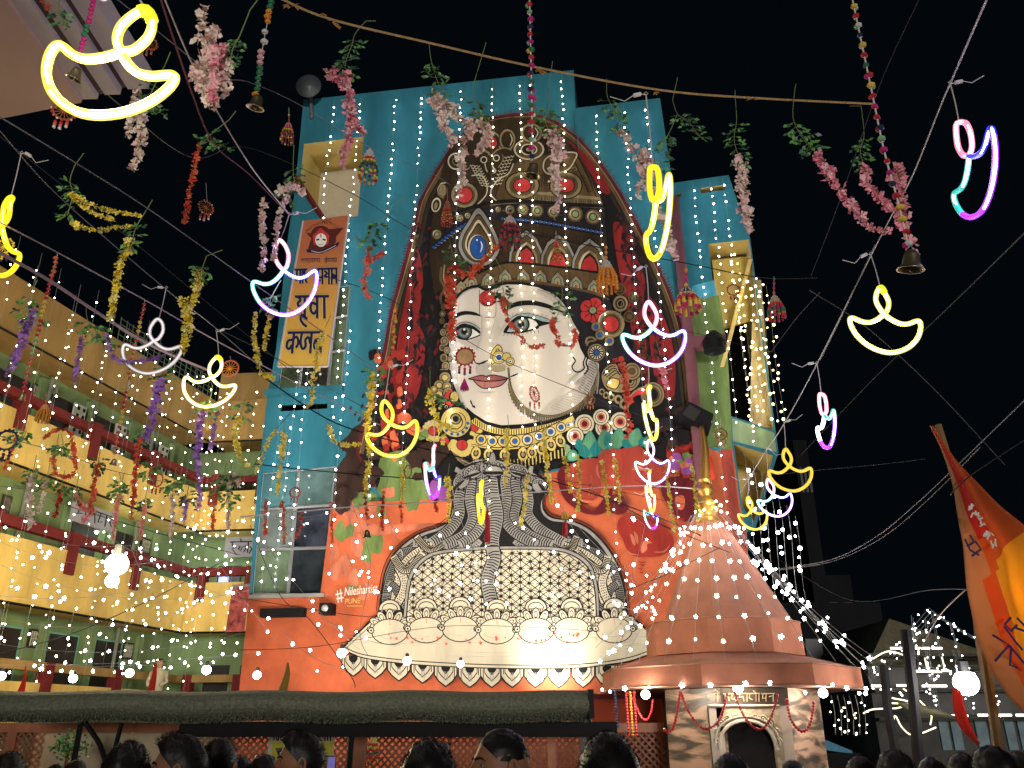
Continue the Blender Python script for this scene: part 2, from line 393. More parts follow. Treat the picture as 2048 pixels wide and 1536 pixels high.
# soft orange patches
for k in range(16):
    x, y = random.uniform(660, 760), random.uniform(1030, 1180); P.poly(OR2 if k % 3 else GPATCH, [(x, y), (x + random.uniform(8, 22), y - 6), (x + 14, y + random.uniform(15, 40)), (x - 6, y + 24)], 3)
P.Z(*Z6)
P.poly(OR2, [(700, 1000), (860, 860), (1060, 950), (1500, 930), (1480, 1090), (1200, 1160), (900, 1180)], 4)
P.poly(DLEAF, [(1130, 60), (1050, 200), (900, 240), (850, 330), (790, 370), (750, 430), (670, 500), (740, 560), (690, 640), (665, 700), (650, 800), (640, 960), (700, 1040), (750, 960), (790, 850), (880, 830), (1000, 800), (1020, 640), (1060, 590), (1330, 560), (1500, 600), (1700, 400), (1400, 100)], 3)
for (x, y) in ((810, 260), (770, 220), (860, 200), (840, 300), (720, 530), (760, 600), (870, 120)):
    P.disc(DLEAF, x, y, 10, 22, 8, rot=25)
gp = [[(990, 620), (1100, 600), (1200, 560), (1230, 700), (1180, 830), (1060, 780)], [(1200, 430), (1290, 440), (1340, 560), (1260, 620), (1210, 560)], [(1100, 800), (1330, 770), (1310, 960), (1280, 1030), (1230, 930), (1120, 960), (1060, 900)],
      [(800, 860), (900, 840), (980, 900), (960, 1020), (900, 1080), (830, 1000), (790, 940)], [(1040, 930), (1120, 960), (1150, 1040), (1060, 1030)]]
for q in gp: P.poly(GPATCH, q, 3)
P.poly(PUR, [(1330, 700), (1400, 760), (1490, 850), (1480, 930), (1380, 930), (1340, 850)], 3)
P.poly(OR2, [(1320, 620), (1390, 630), (1420, 700), (1350, 720)], 3)
for q in ([(1010, 700), (1060, 690), (1070, 720), (1020, 730)], [(1080, 880), (1110, 860), (1100, 930), (1070, 930)], [(1250, 780), (1290, 760), (1300, 850), (1270, 860)]): P.poly(OR2, q, 0)
# veil
P.Z(*O)
vl = [(712, 905), (722, 860), (738, 800), (757, 740), (770, 680), (780, 620), (800, 550), (822, 470), (838, 400), (868, 345), (903, 290), (938, 252), (978, 234), (1030, 226), (1072, 227), (1115, 243), (1162, 278), (1205, 328), (1243, 385), (1275, 445), (1308, 510), (1342, 585), (1366, 660), (1382, 750), (1392, 880)]
fr_ = []
for a, b in zip(catmull([(x, y, 0) for x, y in vl], 14), catmull([(x, y, 0) for x, y in vl], 14)[1:]):
    d = (b - a); n = Vector((d.y, -d.x, 0)).normalized()
    if a.y > 720: continue
    L = random.uniform(5, 12); m_ = a + n * L; fr_.append([(a.x, a.y), (a.x + d.x * .4, a.y + d.y * .4), (m_.x + d.x * random.uniform(-.5, 1), m_.y + random.uniform(-3, 3))])
P.multi(MAR, fr_)
P.poly(MAR, vl + [(1400, 960), (1290, 905), (1100, 940), (900, 960), (760, 990)], 0)
def inset(pts, d):
    out = []
    q = catmull([(x, y, 0) for x, y in pts], 3); n = len(q)
    for i, p in enumerate(q):
        t = (q[min(i + 1, n - 1)] - q[max(i - 1, 0)]).normalized(); out.append((p.x - t.y * -d * -1 if False else p.x + (-t.y) * d, p.y + t.x * d))
    return out
P.poly(K, inset(vl, 6) + [(1390, 950), (1290, 905), (1100, 940), (900, 960), (760, 985)])
P.line(BN, inset(vl, 11), 9, smooth=0); P.line(OLV, inset(vl, 8), 1.6, smooth=0); P.line(K, inset(vl, 17), 2, smooth=0)
P.line(DB, inset(vl, 21), 6, smooth=0)
P.poly(VRED, [(824, 520), (812, 590), (800, 650), (790, 720), (776, 790), (790, 830), (830, 800), (846, 740), (850, 680), (838, 640), (846, 560), (836, 500)], 4)
P.poly(VRED, [(940, 262), (985, 244), (1060, 238), (1120, 258), (1060, 272), (980, 284), (930, 310)], 4)
P.poly(VRED, [(1226, 448), (1250, 452), (1266, 466), (1272, 510), (1290, 560), (1286, 620), (1292, 680), (1300, 760), (1290, 770), (1272, 700), (1252, 610), (1236, 530)], 4)
P.poly(VRED, [(1150, 290), (1190, 330), (1220, 380), (1205, 385), (1170, 330), (1130, 280)], 4)
P.poly(VRED, [(1296, 600), (1330, 640), (1350, 720), (1345, 800), (1310, 760)], 4); P.poly(ROSE, [(1338, 880), (1392, 870), (1396, 950), (1340, 930)], 3)
for k in range(330):   # brushed blotches inside the veil
    left = random.random() < .5
    if left: x, y = random.uniform(795, 880), random.uniform(440, 900); x = max(x, 775 + (900 - y) * .09 + 20)
    else:
        y = random.uniform(420, 880); x = random.uniform(1235 + (y - 420) * .12, 1262 + (y - 420) * .25)
    a = random.uniform(-.6, .6); l = random.uniform(8, 26)
    P.poly(random.choice([K, K, MAR, DLEAF, NAVY, DLEAF]), [(x, y), (x + 5, y + 4), (x + l * a, y + l), (x - 3, y + 6)])
for k in range(70):
    x, y = random.uniform(735, 800), random.uniform(700, 905); P.poly(random.choice([DLEAF, ORW, ROSE, K]), [(x, y), (x + 9, y - 4), (x + 12, y + 12), (x + 2, y + 16)], 2)
# crown
P.Z(*Z1)
P.poly(DB, [(430, 330), (560, 220), (700, 130), (860, 90), (1000, 70), (1180, 80), (1330, 130), (1500, 240), (1640, 420), (1750, 620), (1850, 830), (1900, 1000), (1930, 1463), (1920, 1620), (1860, 1700), (1500, 1560), (1000, 1500), (700, 1560), (400, 1700), (240, 1800), (190, 1463), (210, 1100), (280, 700), (340, 480)])
P.poly(BN, [(860, 880), (900, 700), (1000, 560), (1080, 490), (1320, 440), (1480, 400), (1640, 480), (1760, 700), (1860, 920), (1500, 900), (1200, 880)], 4)
# right triangle panel with hatching
P.line(K, [(1440, 240), (1600, 400), (1720, 620), (1840, 900)], 2.4); P.line(K, [(1400, 300), (1560, 430), (1670, 640), (1750, 820)], 2)
hs = []
for i in range(60):
    x = 1200 + i * 11; y = 815 + i * 1.0; hs.append(((x, y + 4), (x + random.uniform(-4, 4), y + random.uniform(50, 75))))
P.poly(OLV, [(1190, 800), (1500, 800), (1640, 830), (1850, 850), (1880, 920), (1500, 900), (1190, 880)]); P.ticks(K, hs, 1.2)
P.ticks(K, [((1100 + 200 * math.cos(a) * .9 + 150, 520 + 110 * math.sin(a)), (1100 + 330 * math.cos(a) * .9 + 100, 520 + 230 * math.sin(a))) for a in [x * .09 - .5 for x in range(22)]], 1.1)
P.ticks(K, [((1650 + i * 7, 640 + i * 14), (1700 + i * 6, 640 + i * 14)) for i in range(12)], 1.3)
P.ticks(K, [((1290 + i * 2, 560 + i * 16), (1380, 555 + i * 16)) for i in range(16)], 1.1)
def med(x, y, ro, ri, ex=1.0): P.rings(x, y, [(ro * 1.08, K), (ro, OLV), (ro * .80, BN), (ri * 1.12, K), (ri, RD)], ex)
med(1095, 735, 160, 82, .8); med(1520, 735, 152, 80, .84); med(530, 830, 130, 78, .95)
P.rings(795, 320, [(110, K), (102, OLV), (84, DB), (52, RD)], 1.1)
for (x, y, r, ex) in ((1160, 385, 150, .68),): P.rings(x, y, [(r * 1.06, K), (r, CRM), (r * .88, BN), (r * .55, CRM), (r * .46, K), (r * .2, OLV)], ex)
for (cx, cy, rx, ry) in ((950, 290, 78, 105), (1185, 225, 105, 95)):
    P.disc(K, cx, cy, rx * 1.1, ry * 1.1); P.disc(OLV, cx, cy, rx, ry); P.disc(DB, cx, cy, rx * .78, ry * .8); P.line(CRM, [(cx + rx * .3, cy - ry * .6), (cx + rx * .6, cy), (cx + rx * .3, cy + ry * .6)], 2.4, taper=.9)
P.rings(450, 500, [(92, K), (84, CRM), (70, DB), (40, OLV), (30, K)])
P.line(CRM, [(330, 860), (280, 820), (270, 770), (300, 720), (350, 710)], 2.5); P.disc(OLV, 320, 785, 38, 60); P.line(K, [(330, 860), (280, 820), (265, 770), (295, 712)], 1.5)
P.disc(K, 255, 925, 52, 78, rot=12); P.disc(CRM, 255, 925, 46, 72, rot=12); P.disc(DB, 255, 928, 34, 56, rot=12); P.disc(OLV, 252, 935, 18, 36, rot=12)
# bird bodies
P.poly(DB, [(660, 400), (760, 420), (860, 370), (960, 380), (1000, 420), (940, 560), (880, 680), (810, 760), (790, 860), (760, 900), (750, 720), (700, 600), (650, 500)], 4)
P.line(OLV, [(640, 440), (680, 400), (740, 400), (790, 440), (850, 390), (920, 370), (990, 390)], 2.6); P.line(OLV, [(900, 430), (905, 490), (860, 560)], 2)
P.line(CRM, [(1010, 520), (960, 620), (860, 680), (800, 760), (790, 830), (850, 890)], 2.4); P.line(CRM, [(600, 640), (700, 640), (750, 740), (740, 830), (660, 920)], 2.4)
for x, y in ((720, 485), (842, 468)): P.rings(x, y, [(34, CRM), (24, K), (10, DB)])
P.line(CRM, [(730, 520), (740, 570), (756, 605)], 2); P.line(CRM, [(800, 520), (810, 560), (835, 590), (815, 620)], 3, taper=.5)
sc1 = []
for i in range(9):
    for j in range(3):
        sc1.append((600 + i * 13 + j * 34, 540 + i * 24 + j * 4)); sc1.append((1000 - i * 15 - j * 32, 450 + i * 33 + j * 6))
for (x, y) in sc1: P.line(CRM, [(x - 15, y - 6), (x, y + 8), (x + 15, y - 6)], 1.8, smooth=3, taper=.6)
# leaf shape right
q = [(1300, 560), (1330, 470), (1460, 420), (1620, 420), (1600, 500), (1540, 580), (1420, 620), (1340, 620)]
P.poly(BN, q, 4); P.line(CRM, q, 2.6, closed=True); P.line(OLV, [(1380, 560), (1440, 490), (1560, 460)], 2.4); P.disc(DB, 1470, 520, 34, 24); P.line(OLV, [(1580, 570), (1610, 560), (1630, 580), (1600, 590)], 1.6)
# black separating band, discs row
bd = [(300, 1060), (420, 1010), (560, 960), (780, 905), (1000, 885), (1250, 895), (1500, 915), (1890, 935)]
P.line(K, bd, 6); P.line(OLV, [(x, y + 24) for x, y in bd[3:]], 1.4)
P.poly(NAVY, [(230, 1250), (420, 1080), (600, 990), (800, 930), (1100, 905), (1500, 935), (1900, 960), (1910, 1240), (1600, 1160), (1300, 1110), (1100, 1085), (800, 1060), (560, 1110), (250, 1380)])
for (x, y, r) in ((262, 1212, 52), (485, 1055, 40), (562, 1030, 32), (645, 1005, 18), (860, 970, 30), (972, 972, 50), (1100, 972, 58), (1242, 982, 62), (1400, 992, 62), (1612, 1015, 76), (1785, 1042, 76)):
    P.rings(x, y, [(r * 1.08, K), (r, BN), (r * .78, OLV), (r * .5, K), (r * .38, GN)]); P.line(CRM, [(x - r * .7, y + r * .2), (x - r * .55, y - r * .45), (x, y - r * .72)], 2.2, taper=.9)
b1 = resample(catmull([(x, y, 0) for x, y in ((230, 1340), (330, 1260), (450, 1170), (600, 1085), (700, 1050))], 6), 38); b2 = resample(catmull([(x, y, 0) for x, y in ((900, 1058), (1090, 1072), (1290, 1092), (1560, 1140), (1700, 1165), (1880, 1200))], 6), 46)
P.line(K, [(p.x, p.y) for p in b1], 9, smooth=0); P.line(K, [(p.x, p.y) for p in b2], 10, smooth=0)
P.dots(BLU, [(p.x, p.y) for p in b1 + b2], 17, 5); P.dots(CRM, [(p.x + 21, p.y + 4) for p in b1 + b2], 6, 5)
# arches with red jewels
P.Z(*Z2)
for (cx, yb, yt, hw) in ((1035, 225, -60, 150), (1345, 255, -20, 150), (1650, 300, 20, 150)):
    def arch(sc, dy=0): return [(cx - hw * sc, yb), (cx - hw * sc * .95, yb - (yb - yt) * .35 * sc), (cx - hw * sc * .6, yb - (yb - yt) * .75 * sc), (cx + 4, yb - (yb - yt) * sc), (cx + hw * sc * .6, yb - (yb - yt) * .75 * sc), (cx + hw * sc * .95, yb - (yb - yt) * .35 * sc), (cx + hw * sc, yb)]
    for s_, c_ in ((1.18, K), (1.12, GRY), (.98, K), (.94, BN), (.74, OLV), (.62, K), (.52, RD)): P.poly(c_, arch(s_), 0)
    P.line(CRM, [(cx - hw * .62, yb - 8), (cx - hw * .55, yb - (yb - yt) * .3), (cx - hw * .3, yb - (yb - yt) * .55), (cx + 6, yb - (yb - yt) * .68)], 4.5, taper=.7)
for k in range(26): P.line(K, [(880 + k * 36, -80 + k * 2), (870 + k * 36, -40 + k * 3)], 1.2)
# central blue drop
for s_, c_ in ((1.0, K), (.95, GRY), (.80, K), (.76, BN), (.64, CRM), (.56, DB), (.50, BN)):
    cx, cy = 570, 40; P.poly(c_, [(cx + 115 * 0, cy - 370 * s_), (cx + 110 * s_, cy - 230 * s_), (cx + 190 * s_, cy - 80 * s_), (cx + 215 * s_, cy + 60 * s_), (cx + 130 * s_, cy + 190 * s_), (cx, cy + 225 * s_), (cx - 120 * s_, cy + 180 * s_), (cx - 200 * s_, cy + 50 * s_), (cx - 185 * s_, cy - 90 * s_), (cx - 105 * s_, cy - 230 * s_)], 5)
P.disc(CRM, 560, 72, 92, 125); P.disc(K, 568, 72, 84, 118); P.disc(BLU, 568, 72, 76, 110); P.line(WH, [(590, 10), (606, 60), (590, 120)], 2.6, taper=.8); P.disc(WH, 556, 0, 9)
# lower band of small arches
P.poly(BN, [(330, 520), (420, 440), (560, 330), (700, 270), (850, 225), (1100, 240), (1400, 275), (1750, 325), (1830, 380), (1850, 580), (1700, 520), (1400, 455), (1100, 420), (850, 410), (700, 440), (480, 480), (340, 580)])
P.line(K, [(560, 330), (700, 265), (850, 220), (1100, 236), (1400, 270), (1760, 322)], 4); P.line(K, [(330, 590), (420, 520), (560, 440), (700, 420), (850, 385), (1100, 392), (1400, 432), (1700, 500), (1850, 565)], 3)
for (cx, cy, s_) in ((400, 470, .8), (505, 415, .9), (665, 405, 1), (830, 375, 1), (1008, 372, 1), (1172, 380, 1), (1342, 405, 1), (1520, 440, 1), (1695, 475, 1)):
    for k, c_ in ((74, K), (68, OLV), (56, GRY), (42, K), (36, GN)): k *= s_; P.poly(c_, [(cx - k, cy + 40), (cx - k * .8, cy - k * .5), (cx, cy - k * 1.55 + 14), (cx + k * .8, cy - k * .5), (cx + k, cy + 44)])
    P.disc(RD, cx, cy + 12, 12, 16)
P.line(OLV, [(250, 560), (330, 480), (420, 430), (470, 380)], 5); P.line(BN, [(330, 600), (430, 540), (560, 470), (700, 450), (850, 405), (1100, 412), (1400, 460), (1700, 520), (1840, 590)], 7)
# dark ground behind the ear
P.poly(NAVY, [(1100, 430), (1400, 460), (1700, 530), (1850, 590), (1930, 800), (2040, 1000), (2060, 1463), (1980, 1800), (1500, 2050), (1200, 1500), (1300, 600)])
P.line(BN, [(210, 260), (200, 380), (240, 470), (200, 560), (230, 700), (200, 820)], 5); P.line(OLV, [(240, 240), (230, 380), (275, 450)], 3)
# face
face = zp(Z2, [(320, 640), (335, 585), (400, 512), (480, 470), (560, 455), (620, 478), (680, 482), (740, 445), (850, 425), (1000, 428), (1150, 452), (1280, 512), (1380, 592), (1450, 690), (1500, 800), (1562, 900), (1545, 960), (1570, 1050), (1612, 1130), (1640, 1150), (1740, 1190), (1735, 1300), (1700, 1463)]) + \
    zp(Z3, [(1455, 150), (1405, 240), (1300, 320), (1180, 375), (1060, 405), (900, 432), (720, 442), (600, 412), (500, 350), (410, 270), (360, 180), (335, 80), (318, 0)]) + zp(Z2, [(285, 1250), (290, 1100), (300, 900), (315, 760)])
P.Z(*O); P.poly(FACE, face); P.line(K, face, 3.6, smooth=0, closed=True)
P.Z(*Z2)
P.poly(SH2, [(1740, 1195), (1735, 1300), (1700, 1463), (1660, 1600), (1600, 1560), (1560, 1440), (1500, 1400), (1610, 1300), (1650, 1180)], 3)
P.poly(SH1, [(1300, 1560), (1450, 1480), (1560, 1400), (1600, 1500), (1500, 1640), (1300, 1700), (1150, 1700)], 4)
P.ticks(K, [((1660 - i * 9, 1160 + i * 22), (1740 - i * 8, 1200 + i * 24)) for i in range(14)], 1.0)
P.ticks(SH2, [((1600 - i * 22, 1330 + i * 18 + 30), (1680 - i * 14, 1370 + i * 22)) for i in range(16)], 1.6)
# soft brushed shading round the face
for m_, w_, in_ in ((SH1, 15, .955), (SH1, 9, .975), (SH2, 4, .987)):
    P.line(m_, [(960 + (x - 960) * in_, 1000 + (y - 1000) * in_) for x, y in ((335, 610), (300, 900), (288, 1100), (300, 1330), (330, 1500), (420, 1700))], w_, taper=.5)
    P.line(m_, [(960 + (x - 960) * in_, 1000 + (y - 1000) * in_) for x, y in ((1150, 470), (1290, 530), (1400, 640), (1470, 760), (1530, 880))], w_, taper=.6)
    P.line(m_, [(960 + (x - 960) * in_, 1000 + (y - 1000) * in_) for x, y in ((480, 1850), (620, 1930), (800, 1950), (980, 1930))], w_, taper=.6)
for k in range(26): P.line(SH1, [(1180 + k * 16, 1640 - k * 9), (1290 + k * 13, 1560 - k * 12)], 3.0, taper=.9)
for k in range(18): P.line(SH1, [(1330 + k * 9, 1500 - k * 10), (1470 + k * 9, 1420 - k * 12)], 3.4, taper=.9)
# hairline
P.line(K, [(330, 640), (345, 580), (410, 505), (490, 462), (560, 450), (625, 480), (690, 482), (750, 438), (860, 418), (1010, 422), (1160, 448), (1290, 505), (1390, 590), (1460, 690)], 5)
P.line(SH2, [(330, 660), (350, 600), (415, 525), (500, 480), (570, 470)], 2)
# brows
P.poly(K, [(322, 772), (350, 722), (400, 698), (460, 692), (540, 706), (600, 745), (540, 736), (460, 728), (390, 742), (340, 770)], 3)
P.poly(K, [(850, 645), (930, 605), (1010, 590), (1120, 592), (1240, 622), (1340, 668), (1445, 728), (1330, 690), (1220, 660), (1110, 638), (1000, 640), (920, 655), (860, 680)], 3)
P.rings(660, 570, [(86, K), (80, RD)], .92); P.line(OR2, [(640, 560), (670, 535), (710, 545)], 2.2, taper=.8); P.disc(OR2, 690, 580, 14, 8); P.line(MAR, [(600, 600), (640, 635), (700, 625)], 2.4, taper=.8)
P.line(MAR, [(580, 485), (578, 600), (583, 740)], 1.2); P.line(MAR, [(722, 470), (740, 600), (732, 745), (660, 755), (590, 740)], 1.0)
# left eye
P.poly(SH1, [(320, 880), (340, 830), (420, 790), (520, 800), (590, 860), (590, 900), (500, 840), (400, 830)], 4)
P.poly(TL, [(325, 895), (345, 850), (420, 812), (510, 820), (575, 870), (590, 900), (500, 850), (420, 838)], 4)
P.line(K, [(330, 860), (380, 815), (450, 800), (530, 825), (588, 870)], 1.3)
P.poly(SH1, [(330, 920), (400, 975), (480, 990), (570, 950), (590, 1000), (540, 1050), (420, 1020), (330, 960)], 4)
P.poly(WH, [(330, 900), (370, 858), (440, 838), (520, 858), (582, 905), (540, 942), (460, 966), (380, 955)], 4)
P.rings(430, 893, [(80, K), (66, IRIS), (50, GRY), (38, IRIS), (28, K)]); P.disc(WH, 432, 872, 11); P.disc(WH, 460, 915, 7)
P.line(K, [(318, 908), (360, 862), (438, 838), (520, 856), (595, 912)], 7.0, taper=.5); P.line(K, [(330, 915), (380, 958), (460, 970), (545, 944), (590, 925)], 2.6)
# right eye
P.poly(SH1, [(780, 900), (830, 800), (920, 720), (1050, 700), (1200, 740), (1260, 780), (1100, 760), (960, 760), (860, 840)], 4)
P.poly(TL, [(860, 830), (900, 765), (980, 722), (1090, 728), (1200, 760), (1270, 790), (1150, 790), (1050, 758), (940, 770)], 4)
P.line(K, [(870, 780), (930, 735), (1020, 716), (1120, 730), (1260, 775)], 1.2)
P.poly(WH, [(850, 880), (890, 820), (950, 772), (1050, 762), (1130, 800), (1150, 832), (1090, 870), (990, 890), (910, 898)], 4)
P.poly(TL, [(850, 880), (890, 820), (940, 780), (920, 860), (930, 896)], 3)
P.rings(985, 822, [(86, K), (70, IRIS), (54, GRY), (42, IRIS), (30, K)]); P.disc(WH, 975, 798, 14); P.disc(WH, 1000, 850, 7)
P.poly(K, [(812, 892), (860, 820), (920, 762), (1000, 742), (1090, 752), (1190, 792), (1300, 800), (1380, 790), (1230, 826), (1150, 850), (1095, 872), (1150, 825), (1100, 775), (1040, 766), (950, 778), (890, 822), (850, 890)], 2)
P.line(K, [(815, 895), (880, 905), (980, 900), (1080, 880), (1160, 852)], 3.4)
for i in range(9): P.line(K, [(900 + i * 38, 742 - 10 * math.sin(i * .4) + i * 3), (905 + i * 42, 705 - 8 * math.sin(i * .4) + i * 3)], 1.1, taper=.6)
for i in range(10): P.line(K, [(830 + i * 36, 895 - i * 2), (815 + i * 38, 935 - i * 3)], .9)
# nose
P.poly(SH1, [(600, 750), (650, 780), (620, 900), (600, 1000), (560, 1080), (545, 1060), (585, 960)], 4)
P.poly(SH1, [(735, 740), (720, 900), (680, 1040), (700, 1100), (730, 1000), (790, 900), (770, 820)], 4)
P.line(SH2, [(600, 745), (605, 850), (590, 960), (550, 1060)], 1.6); P.line(SH2, [(735, 770), (700, 900), (670, 1010)], 1.2)
P.poly(SH2, [(560, 1215), (640, 1195), (700, 1230), (700, 1300), (640, 1320), (560, 1310), (540, 1260)], 4)
P.poly(K, [(538, 1192), (570, 1212), (620, 1204), (660, 1180), (705, 1172), (660, 1172), (620, 1182), (575, 1200)], 3); P.line(K, [(528, 1170), (545, 1200), (585, 1214)], 2)
# lips
P.poly(LIP, [(480, 1356), (540, 1335), (600, 1322), (645, 1334), (700, 1320), (780, 1332), (855, 1350), (780, 1372), (640, 1380), (560, 1372)], 2)
P.poly(pm("lip_light", (.38, .15, .14), .12), [(520, 1368), (640, 1382), (780, 1374), (850, 1358), (780, 1420), (700, 1440), (630, 1446), (570, 1420)], 3)
P.line(K, [(470, 1354), (540, 1366), (640, 1378), (780, 1370), (870, 1348)], 2.2); P.line(K, [(475, 1352), (545, 1330), (605, 1318), (645, 1330), (700, 1316), (780, 1328), (855, 1346)], 1.7); P.line(K, [(520, 1368), (580, 1428), (640, 1448), (710, 1440), (790, 1418), (850, 1360)], 2.0)
P.line(LIP, [(632, 1384), (630, 1442)], 1.6); P.line(K, [(880, 1335), (920, 1318), (958, 1302)], 3, taper=.8)
P.line(SH2, [(560, 1475), (640, 1490), (740, 1478)], 2.2, taper=.8)
# nose ornament
q = [(700, 1210), (690, 1130), (710, 1070), (760, 1022), (800, 1060), (790, 1110), (760, 1060), (730, 1110), (740, 1180)]
P.poly(YL, q, 3); P.line(K, q, 1.6, closed=True); P.rings(770, 1145, [(66, K), (60, YL), (42, K), (38, WH), (28, K), (24, BLU)])
P.rings(845, 1140, [(44, K), (38, YL)]); P.rings(880, 1185, [(44, K), (38, YL), (22, K), (18, WH), (9, K)])
P.ticks(K, [((700 + i * 18, 1215 + (i % 2) * 6), (706 + i * 17, 1290 - abs(i - 3) * 4)) for i in range(8)], 2.6); P.ticks(YL, [((700 + i * 18, 1215 + (i % 2) * 6), (706 + i * 17, 1286 - abs(i - 3) * 4)) for i in range(8)], 1.4)
# chain from the nose to the ear
P.Z(*Z3)
ch = [(775, -20), (782, 60), (800, 150), (850, 240), (940, 320), (1060, 362), (1180, 352), (1300, 296), (1390, 214), (1448, 120), (1480, 20)]
cc = resample(catmull([(x, y, 0) for x, y in ch], 8), 15)
P.line(K, ch, 4.2); P.line(OLV, ch, 2.4)
tk = []
for i, p in enumerate(cc[6:]):
    L = 62 if i % 2 else 54
    if p.y < 60 and p.x < 900: L *= .6
    tk.append(((p.x, p.y + 5), (p.x + (-8 if p.x < 900 else 6), p.y + L)))
P.ticks(K, tk, 2.6); P.ticks(OLV, [((a[0] + 1, a[1]), (b[0] + 1, b[1] - 4)) for a, b in tk], 1.2)
P.dots(K, [(p.x, p.y - 8) for p in cc[4:]], 4, 5)
for x, y in ((485, 262), (508, 290), (495, 285), (480, 250)): P.disc(K, x, y, 6, 14, 8, rot=-25)
# ear lobe
P.Z(*Z2)
P.line(K, [(1450, 690), (1500, 800), (1562, 900), (1545, 960), (1572, 1050), (1612, 1125), (1592, 1200), (1602, 1250), (1560, 1285), (1510, 1280), (1482, 1235), (1515, 1180), (1488, 1140)], 2.6)
P.line(K, [(1600, 960), (1570, 990), (1590, 1060), (1635, 1130), (1620, 1200), (1640, 1260), (1600, 1310)], 3)
P.line(GRY, [(1700, 1180), (1740, 1300), (1725, 1500)], 3.0); P.line(OLV, [(1712, 1200), (1725, 1300), (1712, 1460)], 1.5)
# red flower and discs by the ear
for a in (20, 92, 160, 232, 305):
    dx, dy = math.cos(R(a - 90)), math.sin(R(a - 90)); cx, cy = 1685 + dx * 84, 690 + dy * 84
    P.disc(K, cx, cy, 66, 52, 14, rot=a); P.disc(RD, cx, cy, 60, 46, 14, rot=a); P.line(MAR, [(1685, 690), (cx + dx * 20, cy + dy * 20)], 2)
P.rings(1685, 685, [(38, K), (32, GN)]); P.line(OLV, [(1665, 690), (1700, 670)], 2)
P.rings(1862, 820, [(142, K), (134, OLV), (104, BN), (84, K), (76, RD)]); P.line(CRM, [(1740, 830), (1760, 740), (1840, 692)], 2.4, taper=.8)
for x, y, r in ((1715, 845, 44), (1757, 925, 48), (1848, 985, 46)): P.rings(x, y, [(r + 4, K), (r, OLV), (r * .55, K), (r * .48, BLU)])
P.rings(1955, 620, [(80, K), (72, OLV), (52, DB), (36, OLV), (26, K)], 1.1)
P.line(OLV, [(1620, 1010), (1630, 960), (1680, 950), (1720, 980)], 4); P.line(OLV, [(1625, 1030), (1650, 990), (1700, 985)], 3)
P.rings(1720, 1097, [(92, K), (86, OLV), (72, K), (66, CRM)])
P.ticks(K, [((1720 + 26 * math.cos(a), 1097 + 26 * math.sin(a)), (1720 + 66 * math.cos(a + .3), 1097 + 66 * math.sin(a + .3))) for a in [i * math.pi / 7 for i in range(14)]], 2.2); P.rings(1720, 1097, [(30, K), (25, BLU)])
# ear ornaments
P.Z(*Z5)
q = [(262, 1000), (290, 930), (370, 900), (400, 960), (450, 1010), (520, 990), (548, 960), (550, 1040), (500, 1100), (420, 1120), (340, 1110), (290, 1080)]
P.poly(OLV, q, 4); P.line(K, q, 3, closed=True)
for k in range(4): P.line(K, [(275 + k * 14, 985 + k * 10), (330 + k * 16, 925 + k * 16), (370 + k * 12, 925 + k * 22)], 2)
q = [(300, 1060), (340, 1010), (400, 1030), (370, 1090)]; P.poly(YL, q, 3); P.line(K, q, 2, closed=True)
P.rings(478, 1035, [(48, K), (42, OLV), (30, K), (24, OLV), (12, K)])
P.rings(490, 960, [(70, K), (62, OLV), (50, BN), (40, OLV), (28, BN)])
for (x, y, r) in ((270, 1110, 22), (300, 1135, 24), (340, 1150, 26), (390, 1165, 30), (435, 1200, 38)): P.rings(x, y, [(r + 4, K), (r, OLV), (r * .5, K)], 1.1)
P.rings(640, 1130, [(92, K), (86, OLV), (74, BN), (66, OLV), (54, BN), (40, K)], 1.05)
q = [(470, 1150), (520, 1100), (600, 1068), (640, 1085), (600, 1120), (520, 1140), (480, 1170)]; P.poly(RD, q, 3); P.line(OLV, q[:4], 3)
for (x, y, r) in ((400, 360, 46), (395, 350, 30), (470, 560, 44), (500, 420, 40)): P.rings(x, y, [(r, BN), (r * .75, DB), (r * .5, BN)])
for k in range(18): a = k * .35; P.line(BN, [(560 + 10 * math.cos(a), 520 + k * 26), (590, 530 + k * 26)], 1.8)
# ornaments left of the face
P.Z(*Z2)
for i, (x, y, r) in enumerate([(262, 850, 34), (225, 900, 30), (285, 930, 30), (240, 985, 40), (215, 1050, 28), (260, 1075, 30), (232, 1150, 36), (250, 1230, 38), (215, 1290, 30), (258, 1330, 40), (225, 1400, 40), (180, 1450, 34), (265, 1440, 36), (290, 1160, 22), (230, 650, 26), (220, 720, 30), (215, 790, 26)]):
    P.rings(x, y, [(r + 6, K), (r, OLV if y > 800 else BN), (r * .62, K), (r * .5, OLV if i % 2 else BN)], 1.15)
# necklace, left rosettes
P.Z(*Z3)
P.poly(K, [(100, 420), (190, 300), (200, 120), (230, 0), (318, 0), (340, 100), (410, 280), (520, 370), (620, 420), (760, 450), (1000, 430), (1300, 330), (1480, 300), (1720, 340), (1740, 440), (1500, 500), (1240, 560), (1240, 640), (1010, 720), (1050, 800), (700, 720), (480, 720), (350, 690), (180, 620), (110, 540)])
P.multi(K, [[(0, 0), (1, 0), (1, 1)]])
for (x, y, r) in ((275, 60, 44), (230, 120, 40), (290, 130, 34), (230, 190, 44), (300, 180, 40), (190, 150, 26)): P.rings(x, y, [(r + 5, K), (r, OLV), (r * .6, K), (r * .5, YL)])
P.disc(K, 320, 225, 58, 66); P.disc(RD, 320, 222, 50, 60); P.disc(K, 345, 215, 40, 50); P.disc(YL, 350, 212, 32, 42)
P.dots(YL, [(262, 265), (235, 300), (285, 290), (320, 300)], 13); P.dots(K, [(285, 292), (262, 262)], 9)
